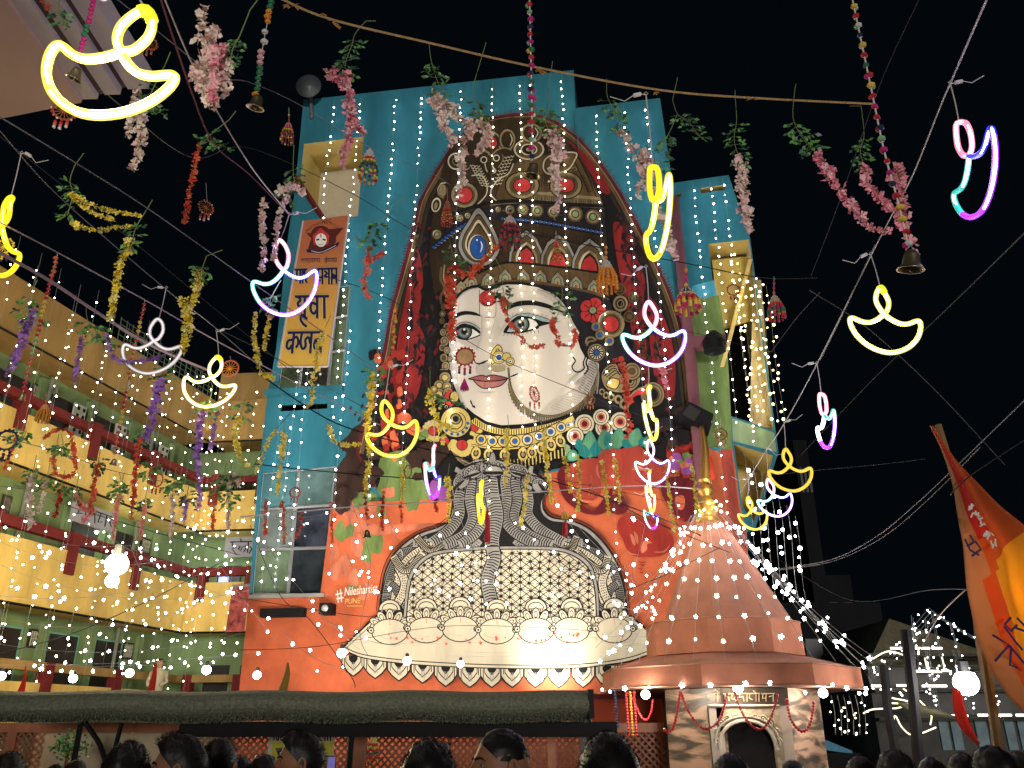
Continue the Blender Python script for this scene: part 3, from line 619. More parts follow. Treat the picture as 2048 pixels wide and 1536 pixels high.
def petals(cx, cy, ro, ri, a0, a1, n, c, cin):
    P.disc(K, cx, cy, ro * 1.05); 
    for i in range(n):
        a = R(a0 + (a1 - a0) * i / (n - 1)); x, y = cx + math.cos(a) * ro * .72, cy + math.sin(a) * ro * .72
        P.disc(c, x, y, ro * .34, ro * .34 * .5 * 3.2 / max(2, n / 6), 10, rot=math.degrees(a))
    P.disc(K, cx, cy, ri * 1.15); P.disc(cin, cx, cy, ri)
petals(180, 480, 84, 34, 60, 330, 14, YL, RD); petals(270, 560, 82, 36, 30, 200, 12, YL, RD); petals(410, 590, 92, 40, -20, 200, 15, YL, RD); petals(510, 455, 64, 30, -120, 120, 14, YL, RD)
P.rings(360, 410, [(126, K), (118, YL), (84, K), (78, YL), (58, K), (50, YL)]); P.disc(YL, 345, 375, 58); P.rings(360, 385, [(46, K), (38, OLV), (24, K)])
P.dots(BLU, [(360 + 98 * math.cos(a), 410 + 98 * math.sin(a)) for a in (.1, .5, .95, 1.4, 1.9, 2.4)], 13, 9)
# band 1 with stripes
nb = [(500, 365), (600, 425), (740, 458), (900, 452), (1060, 425), (1200, 385)]
n1 = [(p.x, p.y + 30) for p in resample(catmull([(x, y, 0) for x, y in nb], 8), 20)]
P.line(K, [(x, y + 30) for x, y in nb], 15); P.line(YL, [(x, y + 30) for x, y in nb], 12); P.ticks(K, [((x, y - 22), (x, y + 22)) for x, y in n1], 1.8)
# band 2 with eye discs
n2 = [(500, 540), (640, 562), (800, 562), (940, 545), (1080, 500), (1190, 452), (1300, 398)]
P.line(K, n2, 26); P.line(YL, n2, 22)
for (x, y, r) in ((560, 547, 44), (648, 560, 44), (735, 562, 46), (826, 560, 44), (925, 548, 46), (1018, 520, 40), (1108, 486, 42), (1190, 450, 40), (1250, 432, 22), (1295, 408, 18)): P.rings(x, y, [(r, K), (r * .84, CRM if x > 900 else YL), (r * .52, K), (r * .44, BLU)])
n3 = [(480, 590), (640, 618), (800, 618), (940, 600), (1080, 560), (1200, 512)]
P.line(K, n3, 5.2); P.line(YL, n3, 2.4)
# u shaped pendants
for (x, y, s_, rt) in ((520, 655, 1, 10), (620, 668, 1.05, 4), (745, 672, 1.05, 0), (890, 665, 1.1, -6), (960, 650, 1.0, -10), (1035, 620, 1.05, -16), (1110, 588, 1.05, -20), (1185, 560, 1.0, -22)):
    for k, c_ in ((1.0, K), (.84, YL), (.5, K), (.3, OLV)):
        k *= s_; P.disc(c_, x, y, 44 * k, 58 * k, 14, rot=rt)
    P.poly(YL, [(x - 12, y - 54 * s_), (x + 12, y - 54 * s_), (x + 8, y - 20), (x - 8, y - 20)])
for i in range(26):
    x = 500 + i * 29; y0_ = 700 - max(0, (x - 900)) * .28 + (6 if i % 2 else 0); P.line(K, [(x, y0_), (x + 4, y0_ + 70)], 5); P.line(YL, [(x, y0_), (x + 4, y0_ + 64)], 2.6)
P.dots(K, [(1000, 812), (1100, 785), (1128, 750), (1240, 722), (1060, 800), (1180, 735)], 13, 9); P.line(K, [(1100, 680), (1100, 780)], 2.4); P.line(K, [(1000, 720), (1000, 805)], 2.4); P.line(K, [(1232, 640), (1240, 715)], 2)
# peacock eyes
for (x, y, r) in ((1530, 455, 70), (1505, 370, 62), (1655, 408, 76), (1375, 425, 76), (1300, 520, 66)): P.rings(x, y, [(r + 6, K), (r, CRM), (r * .76, K), (r * .68, CRM), (r * .5, OR2), (r * .3, MAR)])
for k in range(3): P.disc(GN, 1230 + k * 14, 600 + k * 30, 34, 16, 10, rot=20)
P.Z(*Z6)   # dark hair strokes at the left of the neck
P.ticks(OLV, [((1560 + i * 14, 560 + i * 8), (1600 + i * 12, 620 + i * 9)) for i in range(14)], 1.1)
PEP = pm("pepper", (.32, .045, .03), .2)
def peppers():
    # red peppers and roses right of the neck
    P.Z(*Z7)
    P.poly(MAR, [(440, 760), (470, 670), (560, 640), (600, 720), (560, 880), (700, 1000), (760, 960), (800, 900), (860, 830), (850, 960), (780, 1030), (640, 1020), (500, 920)], 4)
    P.poly(PEP, [(500, 760), (520, 680), (600, 620), (700, 600), (760, 620), (770, 760), (770, 880), (700, 920), (600, 900), (520, 840)], 4)
    P.poly(PEP, [(750, 600), (790, 530), (870, 505), (930, 530), (1000, 500), (1080, 510), (1150, 580), (1220, 660), (1290, 760), (1200, 820), (1080, 850), (900, 830), (780, 740)], 4)
    P.line(ROSE, [(930, 530), (950, 640), (930, 740), (900, 810)], 2.5); P.line(ROSE, [(500, 760), (540, 840), (620, 900), (720, 920)], 2.5)
    for q in ([(1010, 690), (1070, 660), (1130, 700), (1060, 690)], [(750, 640), (740, 720), (800, 790), (760, 730)], [(1100, 760), (1180, 800), (1260, 760), (1180, 780)], [(560, 880), (640, 940), (740, 930), (650, 925)]): P.poly(OR2, q, 4)
    P.poly(MAR, [(830, 900), (930, 880), (990, 960), (960, 1020), (880, 1030), (820, 980)], 4)
    P.poly(MAR, [(1250, 760), (1400, 740), (1480, 760), (1500, 900), (1480, 1080), (1370, 1060), (1290, 960), (1240, 860)], 4)
    P.poly(ORW, [(1350, 900), (1410, 890), (1420, 960), (1390, 1000), (1350, 960)], 4)
    P.poly(ROSE, [(900, 1140), (920, 1060), (1010, 1040), (1080, 1080), (1160, 1060), (1270, 1130), (1330, 1220), (1320, 1300), (1230, 1350), (1080, 1360), (990, 1330), (940, 1220)], 4)
    for q in ([(1080, 1290), (1110, 1230), (1170, 1250), (1130, 1260), (1130, 1300), (1090, 1330)], [(1000, 1180), (1030, 1210), (1040, 1270), (1015, 1250)], [(1030, 1160), (1060, 1200), (1060, 1260), (1040, 1230)], [(960, 1290), (1010, 1330), (1080, 1345), (1000, 1340)], [(1180, 1320), (1260, 1310), (1310, 1260), (1260, 1325)]): P.poly(OR2, q, 3)
    for (x, y, l) in ((1060, 1390, 60), (1070, 1410, 50), (1060, 1440, 40), (1075, 1470, 30), (1330, 1060, 90), (1340, 1100, 100), (1360, 1130, 90), (1330, 1090, 80)): P.line(ROSE, [(x, y), (x + l * .5, y + 12), (x + l, y + 4)], 2.5, taper=.8)
    for k in range(26):
        x, y = random.uniform(1290, 1480), random.uniform(560, 720); P.poly(random.choice([OR2, GPATCH, ROSE, PUR]), [(x, y), (x + 50, y - 12), (x + 70, y + 30), (x + 20, y + 46)], 3)
    # leaves over the pepper
    for (bx, by, tx, ty, wd, c) in ((620, 540, 600, 450, 38, TG), (690, 590, 610, 470, 60, TG), (690, 600, 690, 390, 70, LG), (730, 590, 740, 470, 46, TG), (800, 540, 800, 380, 55, LG), (840, 530, 830, 400, 40, TG), (890, 530, 920, 370, 66, LG), (960, 520, 1000, 440, 44, TG), (1020, 510, 1060, 370, 66, LG), (1090, 510, 1110, 440, 40, TG), (1110, 520, 1180, 420, 50, LG), (520, 560, 600, 610, 50, LG), (660, 600, 640, 500, 40, TG)):
        d = Vector((tx - bx, ty - by)); n = Vector((-d.y, d.x)).normalized() * wd; b = Vector((bx, by))
        q = [b, b + d * .35 + n * .9, b + d * .75 + n * .55, b + d, b + d * .75 - n * .55, b + d * .35 - n * .9]
        P.poly(c, [(v.x, v.y) for v in q], 3); P.line(TG if c is LG else LG, [(bx, by), (tx, ty)], 1.6, taper=.6); P.line(TG, [(v.x, v.y) for v in q], 1.6, closed=True, smooth=3)


peppers()

P.Z(*Z6)
def blot(m, cx, cy, r, n=9):
    P.poly(m, [(cx + r * random.uniform(.55, 1.25) * math.cos(2 * math.pi * i / n), cy + r * random.uniform(.55, 1.25) * math.sin(2 * math.pi * i / n)) for i in range(n)], 3)
P.poly(GPATCH, [(1000, 600), (1180, 540), (1300, 640), (1340, 790), (1500, 900), (1500, 940), (1100, 950), (980, 860), (1000, 760)], 3)
P.poly(ORW, [(860, 950), (1100, 930), (1500, 915), (1560, 940), (1540, 1080), (1300, 1100), (900, 1100)], 3)
for (m_, x, y, r) in ((DLEAF, 1270, 620, 80), (DLEAF, 1400, 560, 110), (DLEAF, 930, 720, 90), (GPATCH, 880, 900, 60), (OR2, 1060, 860, 50), (GPATCH, 1240, 950, 70), (DLEAF, 820, 800, 90), (DLEAF, 1290, 740, 40), (PUR, 1430, 840, 80), (OR2, 1350, 660, 40), (GPATCH, 1100, 680, 60), (OR2, 1110, 600, 26), (GPATCH, 1330, 420, 45), (ORW, 1250, 380, 60), (DLEAF, 740, 880, 70), (DLEAF, 720, 960, 50), (ORW, 1180, 300, 50), (GPATCH, 1000, 1010, 50), (DLEAF, 960, 560, 70), (PUR, 1500, 900, 40), (OR2, 930, 1000, 50)):
    blot(m_, x, y, r)
P.Z(*Z7)
for k in range(14): blot(random.choice([K, NAVY, DLEAF]), random.uniform(1180, 1440), random.uniform(250, 520), random.uniform(30, 70))
P.Z(*Z1)
for k in range(60):   # extra gold line work in the crown
    x = random.uniform(320, 1800); y = random.uniform(960, 1480); r = random.uniform(12, 30); a = random.uniform(0, 6)
    if 500 < x < 900 and y > 960: continue
    if y > 1120 and x > 950: continue
    P.line(OLV if k % 3 else BN, [(x, y), (x + r * math.cos(a), y + r * math.sin(a)), (x + r * 1.5 * math.cos(a + .7), y + r * 1.5 * math.sin(a + .7))], 1.5, taper=.7)
# ---- throne part of the mural
P.Z(*Z4)
base = [(300, 985), (312, 870), (340, 730), (395, 625), (480, 545), (560, 500), (650, 470), (715, 430), (742, 340), (738, 220), (762, 150), (830, 100), (960, 66), (1100, 80), (1200, 125), (1280, 180), (1305, 245), (1278, 310), (1288, 370), (1340, 412), (1450, 430), (1560, 480), (1660, 580), (1730, 700), (1765, 820), (1785, 985)]
bs = [(p.x, p.y) for p in catmull([(x, y, 0) for x, y in base], 6)]
P.poly(K, [(x + (-9 if x < 1000 else 9), y - 7) for x, y in bs]); P.poly(GRY, bs); P.poly(K, [(985 + (x - 985) * .975, y + 12) for x, y in bs])
P.line(K, [(x + (-20 if x < 1000 else 20), y - 16) for x, y in base], 1.4)
def inb(x, y):
    """inside the throne outline"""
    c = False; n = len(bs)
    for i in range(n):
        x1, y1 = bs[i]; x2, y2 = bs[(i + 1) % n]
        if (y1 > y) != (y2 > y) and x < (x2 - x1) * (y - y1) / (y2 - y1) + x1: c = not c
    return c
def snake(pts, wd, c=GRY, tick=15, dots=False):
    q = [(p.x, p.y) for p in catmull([(x, y, 0) for x, y in pts], 8)]
    P.line(K, pts, wd / 3.012 + 4.6, smooth=8); P.line(c, pts, wd / 3.012, smooth=8)
    rs = resample([Vector((x, y, 0)) for x, y in q], tick); tk = []; dd = []
    for i in range(1, len(rs) - 1):
        t = (rs[i + 1] - rs[i - 1]).normalized(); n = Vector((-t.y, t.x, 0)) * wd * .5; p = rs[i]
        if dots: dd += [(p.x + n.x * f, p.y + n.y * f) for f in ((-.6, -.1, .4) if i % 2 else (-.35, .15, .65))]
        else:
            m1 = p + t * wd * .10; tk += [((p.x - n.x * .9, p.y - n.y * .9), (m1.x, m1.y)), ((m1.x, m1.y), (p.x + n.x * .9, p.y + n.y * .9))]
    if dots: P.dots(K, dd, 4.2, 5)
    else: P.ticks(K, tk, 2.3)
def both(pts, wd, **k):
    snake(pts, wd, **k); snake([(2 * (985 + 60 * min(1, max(0, (y - 430) / 300))) - x, y) for x, y in pts], wd, **k)
both([(360, 975), (375, 860), (420, 740), (520, 640), (640, 580)], 60, dots=True, c=STONE)
both([(330, 960), (350, 820), (390, 700), (470, 610), (590, 540)], 46, tick=11)
both([(470, 960), (430, 900), (400, 840), (350, 800)], 40, tick=11)
both([(440, 690), (480, 720), (470, 820), (440, 920)], 34, dots=True, c=STONE)
both([(430, 620), (520, 600), (600, 620), (700, 590), (820, 570)], 44, tick=10)
both([(500, 560), (600, 560), (700, 570), (840, 590), (900, 540)], 50, dots=True, c=GRY)
both([(700, 540), (800, 530), (880, 500), (905, 430)], 50, tick=13)
both([(400, 760), (460, 660), (560, 590), (690, 550)], 30, dots=True, c=STONE)
both([(350, 980), (420, 900), (450, 800), (410, 700)], 44, dots=True, c=STONE)
both([(380, 640), (440, 720), (500, 700), (560, 620)], 40, tick=10, c=STONE)
both([(520, 520), (600, 600), (700, 560), (760, 600)], 34, tick=9, c=STONE)
both([(610, 560), (720, 480), (778, 390), (775, 300), (800, 200), (800, 160)], 60, tick=15)
both([(690, 575), (810, 510), (862, 410), (845, 300), (860, 200), (850, 150)], 62, tick=15)
both([(780, 570), (880, 500), (920, 410), (905, 300), (915, 200), (905, 140)], 56, tick=15)
snake([(985, 1000), (970, 900), (955, 780), (985, 660), (975, 540), (1000, 400), (975, 260), (960, 130)], 84, tick=17)
# hoods
for (x, y, rx, ry, ro) in ((790, 190, 52, 40, -40), (1205, 195, 55, 40, 35), (1262, 215, 46, 40, 50), (862, 130, 60, 38, -18), (1135, 125, 60, 38, 16), (985, 108, 84, 48, 0)):
    P.disc(K, x, y, rx + 5, ry + 5, rot=ro); P.disc(GRY, x, y, rx, ry, rot=ro)
    c_, s_ = math.cos(R(ro)), math.sin(R(ro))
    for i in range(7):
        a = math.pi * (1.05 + i * .15); ex, ey = rx * .72 * math.cos(a), ry * .72 * math.sin(a) + ry * .2
        P.disc(K, x + ex * c_ - ey * s_, y + ex * s_ + ey * c_, rx * .15, ry * .38, 9, rot=ro); P.disc(GRY, x + ex * c_ - ey * s_, y + ex * s_ + ey * c_, rx * .08, ry * .26, 8, rot=ro)
    P.disc(K, x - ry * .62 * -s_ * 1, y + ry * .62 * c_, rx * .95, ry * .22, 14, rot=ro); P.disc(K, x - rx * .3, y + ry + 6, 8, 11); P.disc(K, x + rx * .3, y + ry + 6, 8, 11)
P.poly(GRY, [(955, 68), (965, 30), (980, 12), (995, 28), (1000, 66)], 3); P.line(K, [(955, 68), (965, 30), (980, 12), (995, 28), (1000, 66)], 1.8)
P.poly(GRY, [(750, 130), (760, 100), (790, 120), (800, 150)]); P.poly(GRY, [(1190, 130), (1205, 95), (1225, 100), (1220, 140)])
# lattice panel
pan = [(458, 1050), (470, 900), (485, 800), (515, 725), (575, 660), (660, 622), (850, 600), (1100, 592), (1350, 600), (1470, 635), (1550, 700), (1585, 790), (1600, 900), (1605, 1050)]
ps = [(p.x, p.y) for p in catmull([(x, y, 0) for x, y in pan], 6)]
P.poly(K, [(1030 + (x - 1030) * 1.035, y - 16) for x, y in ps]); P.poly(GRY, [(1030 + (x - 1030) * 1.028, y - 11) for x, y in ps]); P.poly(K, [(1030 + (x - 1030) * 1.008, y + 3) for x, y in ps]); P.poly(STONE, [(1030 + (x - 1030) * .995, y + 9) for x, y in ps])
def inp(x, y):
    c = False; n = len(ps)
    for i in range(n):
        x1, y1 = ps[i]; x2, y2 = ps[(i + 1) % n]
        if (y1 > y) != (y2 > y) and x < (x2 - x1) * (y - y1) / (y2 - y1) + x1: c = not c
    return c
segs = []; dts = []; pets = []
for sgn, sl_ in ((1, .78), (-1, .72)):
    for k in range(-40, 60):
        run = None; x = 440
        while x < 1640:
            y = (620 + k * 44 + (x - 1030) * sl_ * sgn) + (6 * math.sin(k * 1.7))
            ok = 606 < y < 1046 and inp(x, y - 8)
            if ok and run is None: run = (x, y)
            if not ok and run is not None: segs.append((run, (x - 12, y - 12 * sl_ * sgn))); run = None
            x += 12
sg1 = segs[:]
for k in range(-40, 60):
    for j in range(-40, 60):
        # crossings
        x = 1030 + ((j - k) * 44 + 6 * (math.sin(j * 1.7) - math.sin(k * 1.7))) / (.78 + .72); y = 620 + k * 44 + 6 * math.sin(k * 1.7) + (x - 1030) * .78
        if inp(x, y - 14) and y < 1040 and 450 < x < 1610:
            if (j + k) % 2 == 0: dts.append((x, y))
            else: pets.append((x, y))
P.ticks(K, sg1, 1.7); P.dots(K, dts, 11, 6)
P.ticks(K, [((x + 8 * math.cos(a), y + 8 * math.sin(a)), (x + 25 * math.cos(a), y + 25 * math.sin(a))) for x, y in dts for a in (0.0, 1.57, 3.14, 4.71)], 1.4)
snake([(985, 1000), (968, 900), (950, 780), (988, 660), (978, 590)], 76, tick=17)
# platform
plat = [(78, 1192), (150, 1120), (225, 1050), (300, 985), (330, 1010), (1760, 1010), (1790, 985), (1880, 1060), (1985, 1152), (1982, 1205), (1800, 1272), (1500, 1312), (1000, 1315), (500, 1292), (200, 1252), (92, 1206)]
P.poly(K, [(1030 + (x - 1030) * 1.008, y + (8 if y > 1100 else -5)) for x, y in plat]); 
# scallops under the platform
for i, cx in enumerate((140, 272, 415, 558, 697, 842, 975, 1098, 1238, 1380, 1525, 1668, 1800)):
    yt = 1238 + min(i, 4) * 14 if i < 5 else 1300
    w_ = 70; h_ = 118 if i > 3 else 112
    for k, c_ in ((1.0, K), (.92, STONE), (.66, K), (.60, STONE), (.38, K)):
        P.poly(c_, [(cx - w_ * k, yt), (cx + w_ * k, yt), (cx + w_ * k, yt + h_ * .55 * k), (cx + w_ * .6 * k, yt + h_ * .88 * k), (cx, yt + h_ * 1.05 * k + 12), (cx - w_ * .6 * k, yt + h_ * .88 * k), (cx - w_ * k, yt + h_ * .55 * k)])
    P.ticks(K, [((cx + s_ * 52, yt), (cx + s_ * 52, yt + random.uniform(50, 90))) for s_ in (-1, 1)], 1.6)
    P.ticks(GRY, [((cx + s_ * 9, yt + 40), (cx + s_ * 9 + 3, yt + 95)) for s_ in (-1, 0, 1)], 1.2)
P.poly(STONE, plat)
P.line(K, [(92, 1206), (200, 1252), (500, 1292), (1000, 1315), (1500, 1312), (1800, 1272), (1982, 1205)], 2.2); P.line(K, [(80, 1182), (200, 1232), (500, 1270), (1000, 1294), (1500, 1290), (1800, 1250), (1985, 1180)], 2.0)
P.line(K, [(78, 1192), (150, 1120), (225, 1050), (300, 985)], 3); P.line(K, [(1790, 985), (1880, 1060), (1985, 1152)], 3); P.line(K, [(96, 1195), (240, 1062), (312, 1000)], 1.4)
for (y0, x0, x1) in ((1128, 130, 1900), (1160, 110, 980), (1240, 700, 1300), (1215, 800, 1250)): P.line(SH2, [(x0, y0), ((x0 + x1) / 2, y0 + 6), (x1, y0 - 4)], 1.0)
P.ticks(SH2, [((1700 + random.uniform(0, 200), 1090 + i * 9), (1800 + random.uniform(0, 130), 1084 + i * 9)) for i in range(13)], 1.2)
# domes
for i, (cx, cy) in enumerate(((360, 1095), (580, 1085), (785, 1078), (1005, 1092), (1240, 1088), (1455, 1085), (1712, 1085))):
    rx, ry = 106, 74
    P.disc(K, cx, cy - 130, 70, 66, 18, 180, 360); P.disc(STONE, cx, cy - 132, 62, 58, 16, 180, 360); P.disc(K, cx, cy - 134, 50, 40, 14, 180, 360); P.disc(STONE, cx, cy - 136, 44, 32, 12, 180, 360)
    P.ticks(K, [((cx - 56 + j * 14, cy - 132), (cx - 52 + j * 13, cy - 108)) for j in range(9)], 1.3)
    for k in range(7):
        a = R(180 + 30 * k); px_, py_ = cx + 98 * math.cos(a), cy - 14 + 84 * math.sin(a)
        for s_, c_ in ((1.0, K), (.82, STONE), (.5, K), (.36, STONE)): P.disc(c_, px_, py_, 44 * s_, 24 * s_, 12, rot=math.degrees(a))
    P.disc(K, cx, cy, rx + 6, ry + 6); P.disc(STONE, cx, cy, rx, ry)
    P.line(SH2, [(cx + rx * .3, cy - ry * .6), (cx + rx * .62, cy - ry * .1), (cx + rx * .4, cy + ry * .5)], 1.6); P.line(SH2, [(cx + rx * .5, cy - ry * .6), (cx + rx * .8, cy), (cx + rx * .6, cy + ry * .4)], 1.2); P.line(SH2, [(cx - rx * .7, cy + ry * .3), (cx - rx * .2, cy + ry * .55), (cx + rx * .2, cy + ry * .5)], 1.6)
    P.line(RD, [(cx - 2, cy - 76), (cx + 3, cy - 40)], 4.5, taper=.8)
    for k in (-1, 1): P.rings(cx + k * 112, cy - 8, [(20, K), (14, STONE), (6, K)]); P.rings(cx + k * 106, cy - 36, [(13, K), (8, STONE)])
FLW = pm("flower_red", (.50, .07, .05), .2)
for k in range(46):
    x = random.uniform(250, 1830); y = 1135 + random.uniform(-24, 34) - (8 if x > 1200 else 0); r = random.uniform(7, 15)
    P.multi(FLW if k % 4 else YL, [[(x + r * (1.0 if j % 2 else .35) * math.cos(j * .628 + k), y + r * (1.0 if j % 2 else .35) * math.sin(j * .628 + k)) for j in range(10)]])
P.mb.build("mural", bld, label="painted mural of a crowned face in a red veil above a coiled snake throne")
mur = bpy.data.objects["mural"]

# ---- lettering helper: text outlines placed on a surface
def glyphs(txt, size=1.0, shear=0.0):
    cu = bpy.data.curves.new("t", "FONT"); cu.body = txt; cu.size = size; cu.shear = shear; cu.resolution_u = 2
    ob = bpy.data.objects.new("t", cu); C.objects.link(ob); bpy.context.view_layer.update()
    me = ob.evaluated_get(bpy.context.evaluated_depsgraph_get()).to_mesh()
    v = [(a.co.x, a.co.y) for a in me.vertices]; f = [tuple(q.vertices) for q in me.polygons]
    ob.evaluated_get(bpy.context.evaluated_depsgraph_get()).to_mesh_clear(); bpy.data.objects.remove(ob); bpy.data.curves.remove(cu); return v, f
def text_on(P_, m, txt, x0, y0, x1, y1, h, shear=0.0, bow=0.0):
    """text whose base line runs from (x0,y0) to (x1,y1), letters h high"""
    v, f = glyphs(txt, 1.0, shear)
    if not v: return
    mx = max(a[0] for a in v); mn = min(a[0] for a in v); L = math.hypot(x1 - x0, y1 - y0); ux, uy = (x1 - x0) / L, (y1 - y0) / L
    P_.up(); k = len(P_.mb.v); mi = P_.mi(m)
    for a, b in v:
        t = (a - mn) / (mx - mn); hh = b * h / .72
        X = x0 + ux * t * L + uy * hh; Y = y0 + uy * t * L - ux * hh - bow * math.sin(math.pi * t)
        P_.mb.v.append(P_.surf(X, Y, P_.z))
    for q in f: P_.mb.f.append(tuple(k + i for i in q)); P_.mb.m.append(mi)
T = Paint(wl, P.z + .002)
text_on(T, WH, "#", 674, 1203, 688, 1200, 26); text_on(T, WH, "Nileshartist", 689, 1192, 756, 1184, 18, .35)
text_on(T, YL, "PUNE", 690, 1208, 722, 1206, 11, .2); T.Z(*O); T.line(YL, [(694, 1212), (724, 1212)], 1)
T.mb.build("signature_lettering", bld)
# drips of paint and damp streaks down the wall
T = Paint(wl, P.z + .001); T.Z(*O); DK = mat("damp_streak", (0.035, 0.15, 0.19), .85, var=.2)
T.line(DK, [(1150, 215), (1153, 250), (1158, 300)], 1.6)
for k in range(16):
    x = random.uniform(640, 860); y = random.uniform(215, 800); T.line(DK, [(x, y), (x + random.uniform(-3, 3), y + random.uniform(20, 70))], random.uniform(.6, 1.6), taper=.9)
T.mb.build("damp_streaks", bld, kind="stuff")
# ------------------------------------------------------------------ left galleried building
CX = at(336, 1461, 25); LA = R(14.2)
LD = Vector((math.sin(LA), math.cos(LA), 0)); LN = Vector((math.cos(LA), -math.sin(LA), 0))   # recedes along LD, faces LN
L1a = CX - LD * 11.0; L1b = Vector((CX.x, CX.y, 0)); L1a.z = 0
L2a = L1b; L2b = Vector((wl(505, 1461).x - .1, 0, 0)); L2b.y = 24.6
L2D = (L2b - L2a).normalized(); L2N = Vector((L2D.y, -L2D.x, 0))
L2N = Vector((-L2D.y, L2D.x, 0)) if L2N.y > 0 else L2N
def zl(py): return at(378, py, 25).z
lb = thing("gallery_building", "three storey yellow and green building with open galleries left of the mural", "building", (L1b.x, L1b.y, 0))
bot = lambda p: (p.x, p.y, 0)
SET = 1.0
# back walls
mb = MB(GREEN); mb.slab(L1a - LN * SET, L1b - LN * SET + LD * 1.2, LN, .3, 0, zl(885)); mb.slab(L2a - L2N * SET - L2D * 1.6, L2b - L2N * SET, L2N, .3, 0, zl(885)); mb.build("wall", lb, kind="stuff")
mb = MB(BLACK); mb.slab(L1a - LN * 6, L1b - LN * 6 + LD * 6, LN, .3, 0, zl(815)); mb.build("rear_wall", lb)
floors = [("parapet", YELDIM, 803, 885, 6.0), ("parapet", YEL, 984, 1063, 1.7), ("parapet", YEL, 1166, 1266, 1.7), ("parapet", YEL, 1384, 1461, 1.7)]
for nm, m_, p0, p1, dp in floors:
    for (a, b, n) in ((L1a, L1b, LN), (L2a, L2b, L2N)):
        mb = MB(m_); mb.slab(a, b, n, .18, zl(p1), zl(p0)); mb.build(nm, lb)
    mb = MB(m_)
    mb.slab(L1a - LN * .18, L1b - LN * .18, LN, dp - .18, zl(p1) + .003, zl(p1) + .22); mb.slab(L2a - L2N * .18, L2b - L2N * .18, L2N, 1.5, zl(p1) + .006, zl(p1) + .2); mb.build("floor_slab", lb, kind="stuff")
    mb = MB(BLACK)
    for (a, b, n) in ((L1a, L1b, LN), (L2a, L2b, L2N)): mb.tube([a + n * .02 + Vector((0, 0, zl(p1))), b + n * .02 + Vector((0, 0, zl(p1)))], .03, 4)
    mb.build("drip_edge", lb, kind="stuff")
# rails and posts
for py, m_, hh in ((962, RED, .10), (1145, RED, .12), (1358, YELDIM, .10)):
    for (a, b, n) in ((L1a, L1b, LN), (L2a, L2b, L2N)):
        mb = MB(m_); z = zl(py); mb.slab(a + n * .06, b + n * .06, n, .22, z - hh, z + hh); mb.build("rail", lb)
for py0, py1 in ((951, 1012), (1135, 1205), (1350, 1400)):
    for (a, d, n, ts) in ((L1a, LD, LN, (1.2, 3.6, 6.0, 8.4)), (L2a, L2D, L2N, (.25, 1.75))):
        for t_ in ts:
            mb = MB(RED); p = a + d * t_; mb.slab(p + n * .09, p + d * .26 + n * .09, n, .26, zl(py1), zl(py0)); mb.build("post", lb)
# columns on the back wall, doors, windows, boards
DOOR = mat("door_dark", (0.016, 0.012, 0.011), .5, var=.4, scale=4); CURT = mat("teal_shutter", (0.03, 0.20, 0.22), .6, var=.3)
def lp(side, t, off): return (L1a + LD * t - LN * (SET - off)) if side == 0 else (L2a + L2D * t - L2N * (SET - off))
def rect(side, t0, t1, z0, z1, m_, nm, off=.03, th=.05, parent=lb):
    n = LN if side == 0 else L2N; mb = MB(m_); mb.slab(lp(side, t0, off), lp(side, t1, off), n, th, z0, z1); return mb.build(nm, parent)
lev = [(zl(1461) + .0, zl(1276)), (zl(1266) + .25, zl(1074)), (zl(1063) + .25, zl(895))]
for li, (z0, z1) in enumerate(lev):
    h = z1 - z0
    for k, t_ in enumerate((.3, 2.0, 3.7, 5.3, 7.0, 8.7)):
        if (li, k) in ((1, 3),): continue
        w_ = 1.0 if (k + li) % 3 else .8
        fr = keep(rect(0, t_ - .07, t_ + w_ + .07, z0, z0 + h * .92, GREEN if li else AQUA, "door_frame", .05, .1), lb)
        d_ = MB(DOOR); d_.slab(lp(0, t_, .06), lp(0, t_ + w_, .06), LN, .05, z0 + .02, z0 + h * .90); d_.build("door", fr)
        if li == 1 and k in (1, 2):
            for s_ in (.1, w_ - .3):
                c_ = MB(CURT); c_.slab(lp(0, t_ + s_, .09), lp(0, t_ + s_ + .2, .09), LN, .02, z0 + h * .2, z0 + h * .6); c_.build("curtain", fr)
        if li == 2 or k % 2:
            vf = keep(rect(0, t_ + 1.1, t_ + 1.5, z0 + h * .74, z0 + h * .92, DOOR, "vent_frame", .05, .08), lb)
            v_ = MB(mat("lattice_pale", (.42, .40, .30), .7)); 
            for q in range(5): v_.slab(lp(0, t_ + 1.14 + q * .07, .07), lp(0, t_ + 1.17 + q * .07, .07), LN, .02, z0 + h * .76, z0 + h * .90)
            for q in range(3): v_.slab(lp(0, t_ + 1.13, .075), lp(0, t_ + 1.47, .075), LN, .02, z0 + h * (.78 + .045 * q), z0 + h * (.79 + .045 * q))
            v_.build("vent_grille", vf, kind="stuff")
    for t_ in (1.65, 4.95, 6.65, 8.35, 10.3): rect(0, t_, t_ + .22, z0, z1, GREEN if t_ != 1.65 else AQUA, "pilaster", .14, .12)
    for t_ in (.35,):
        w_ = .75; rect(1, t_, t_ + w_, z0, z0 + h * .72, DOOR, "door", .05, .06)
    rect(1, 1.45, 2.1, z0, z0 + h * .72, DOOR, "door", .05, .06)
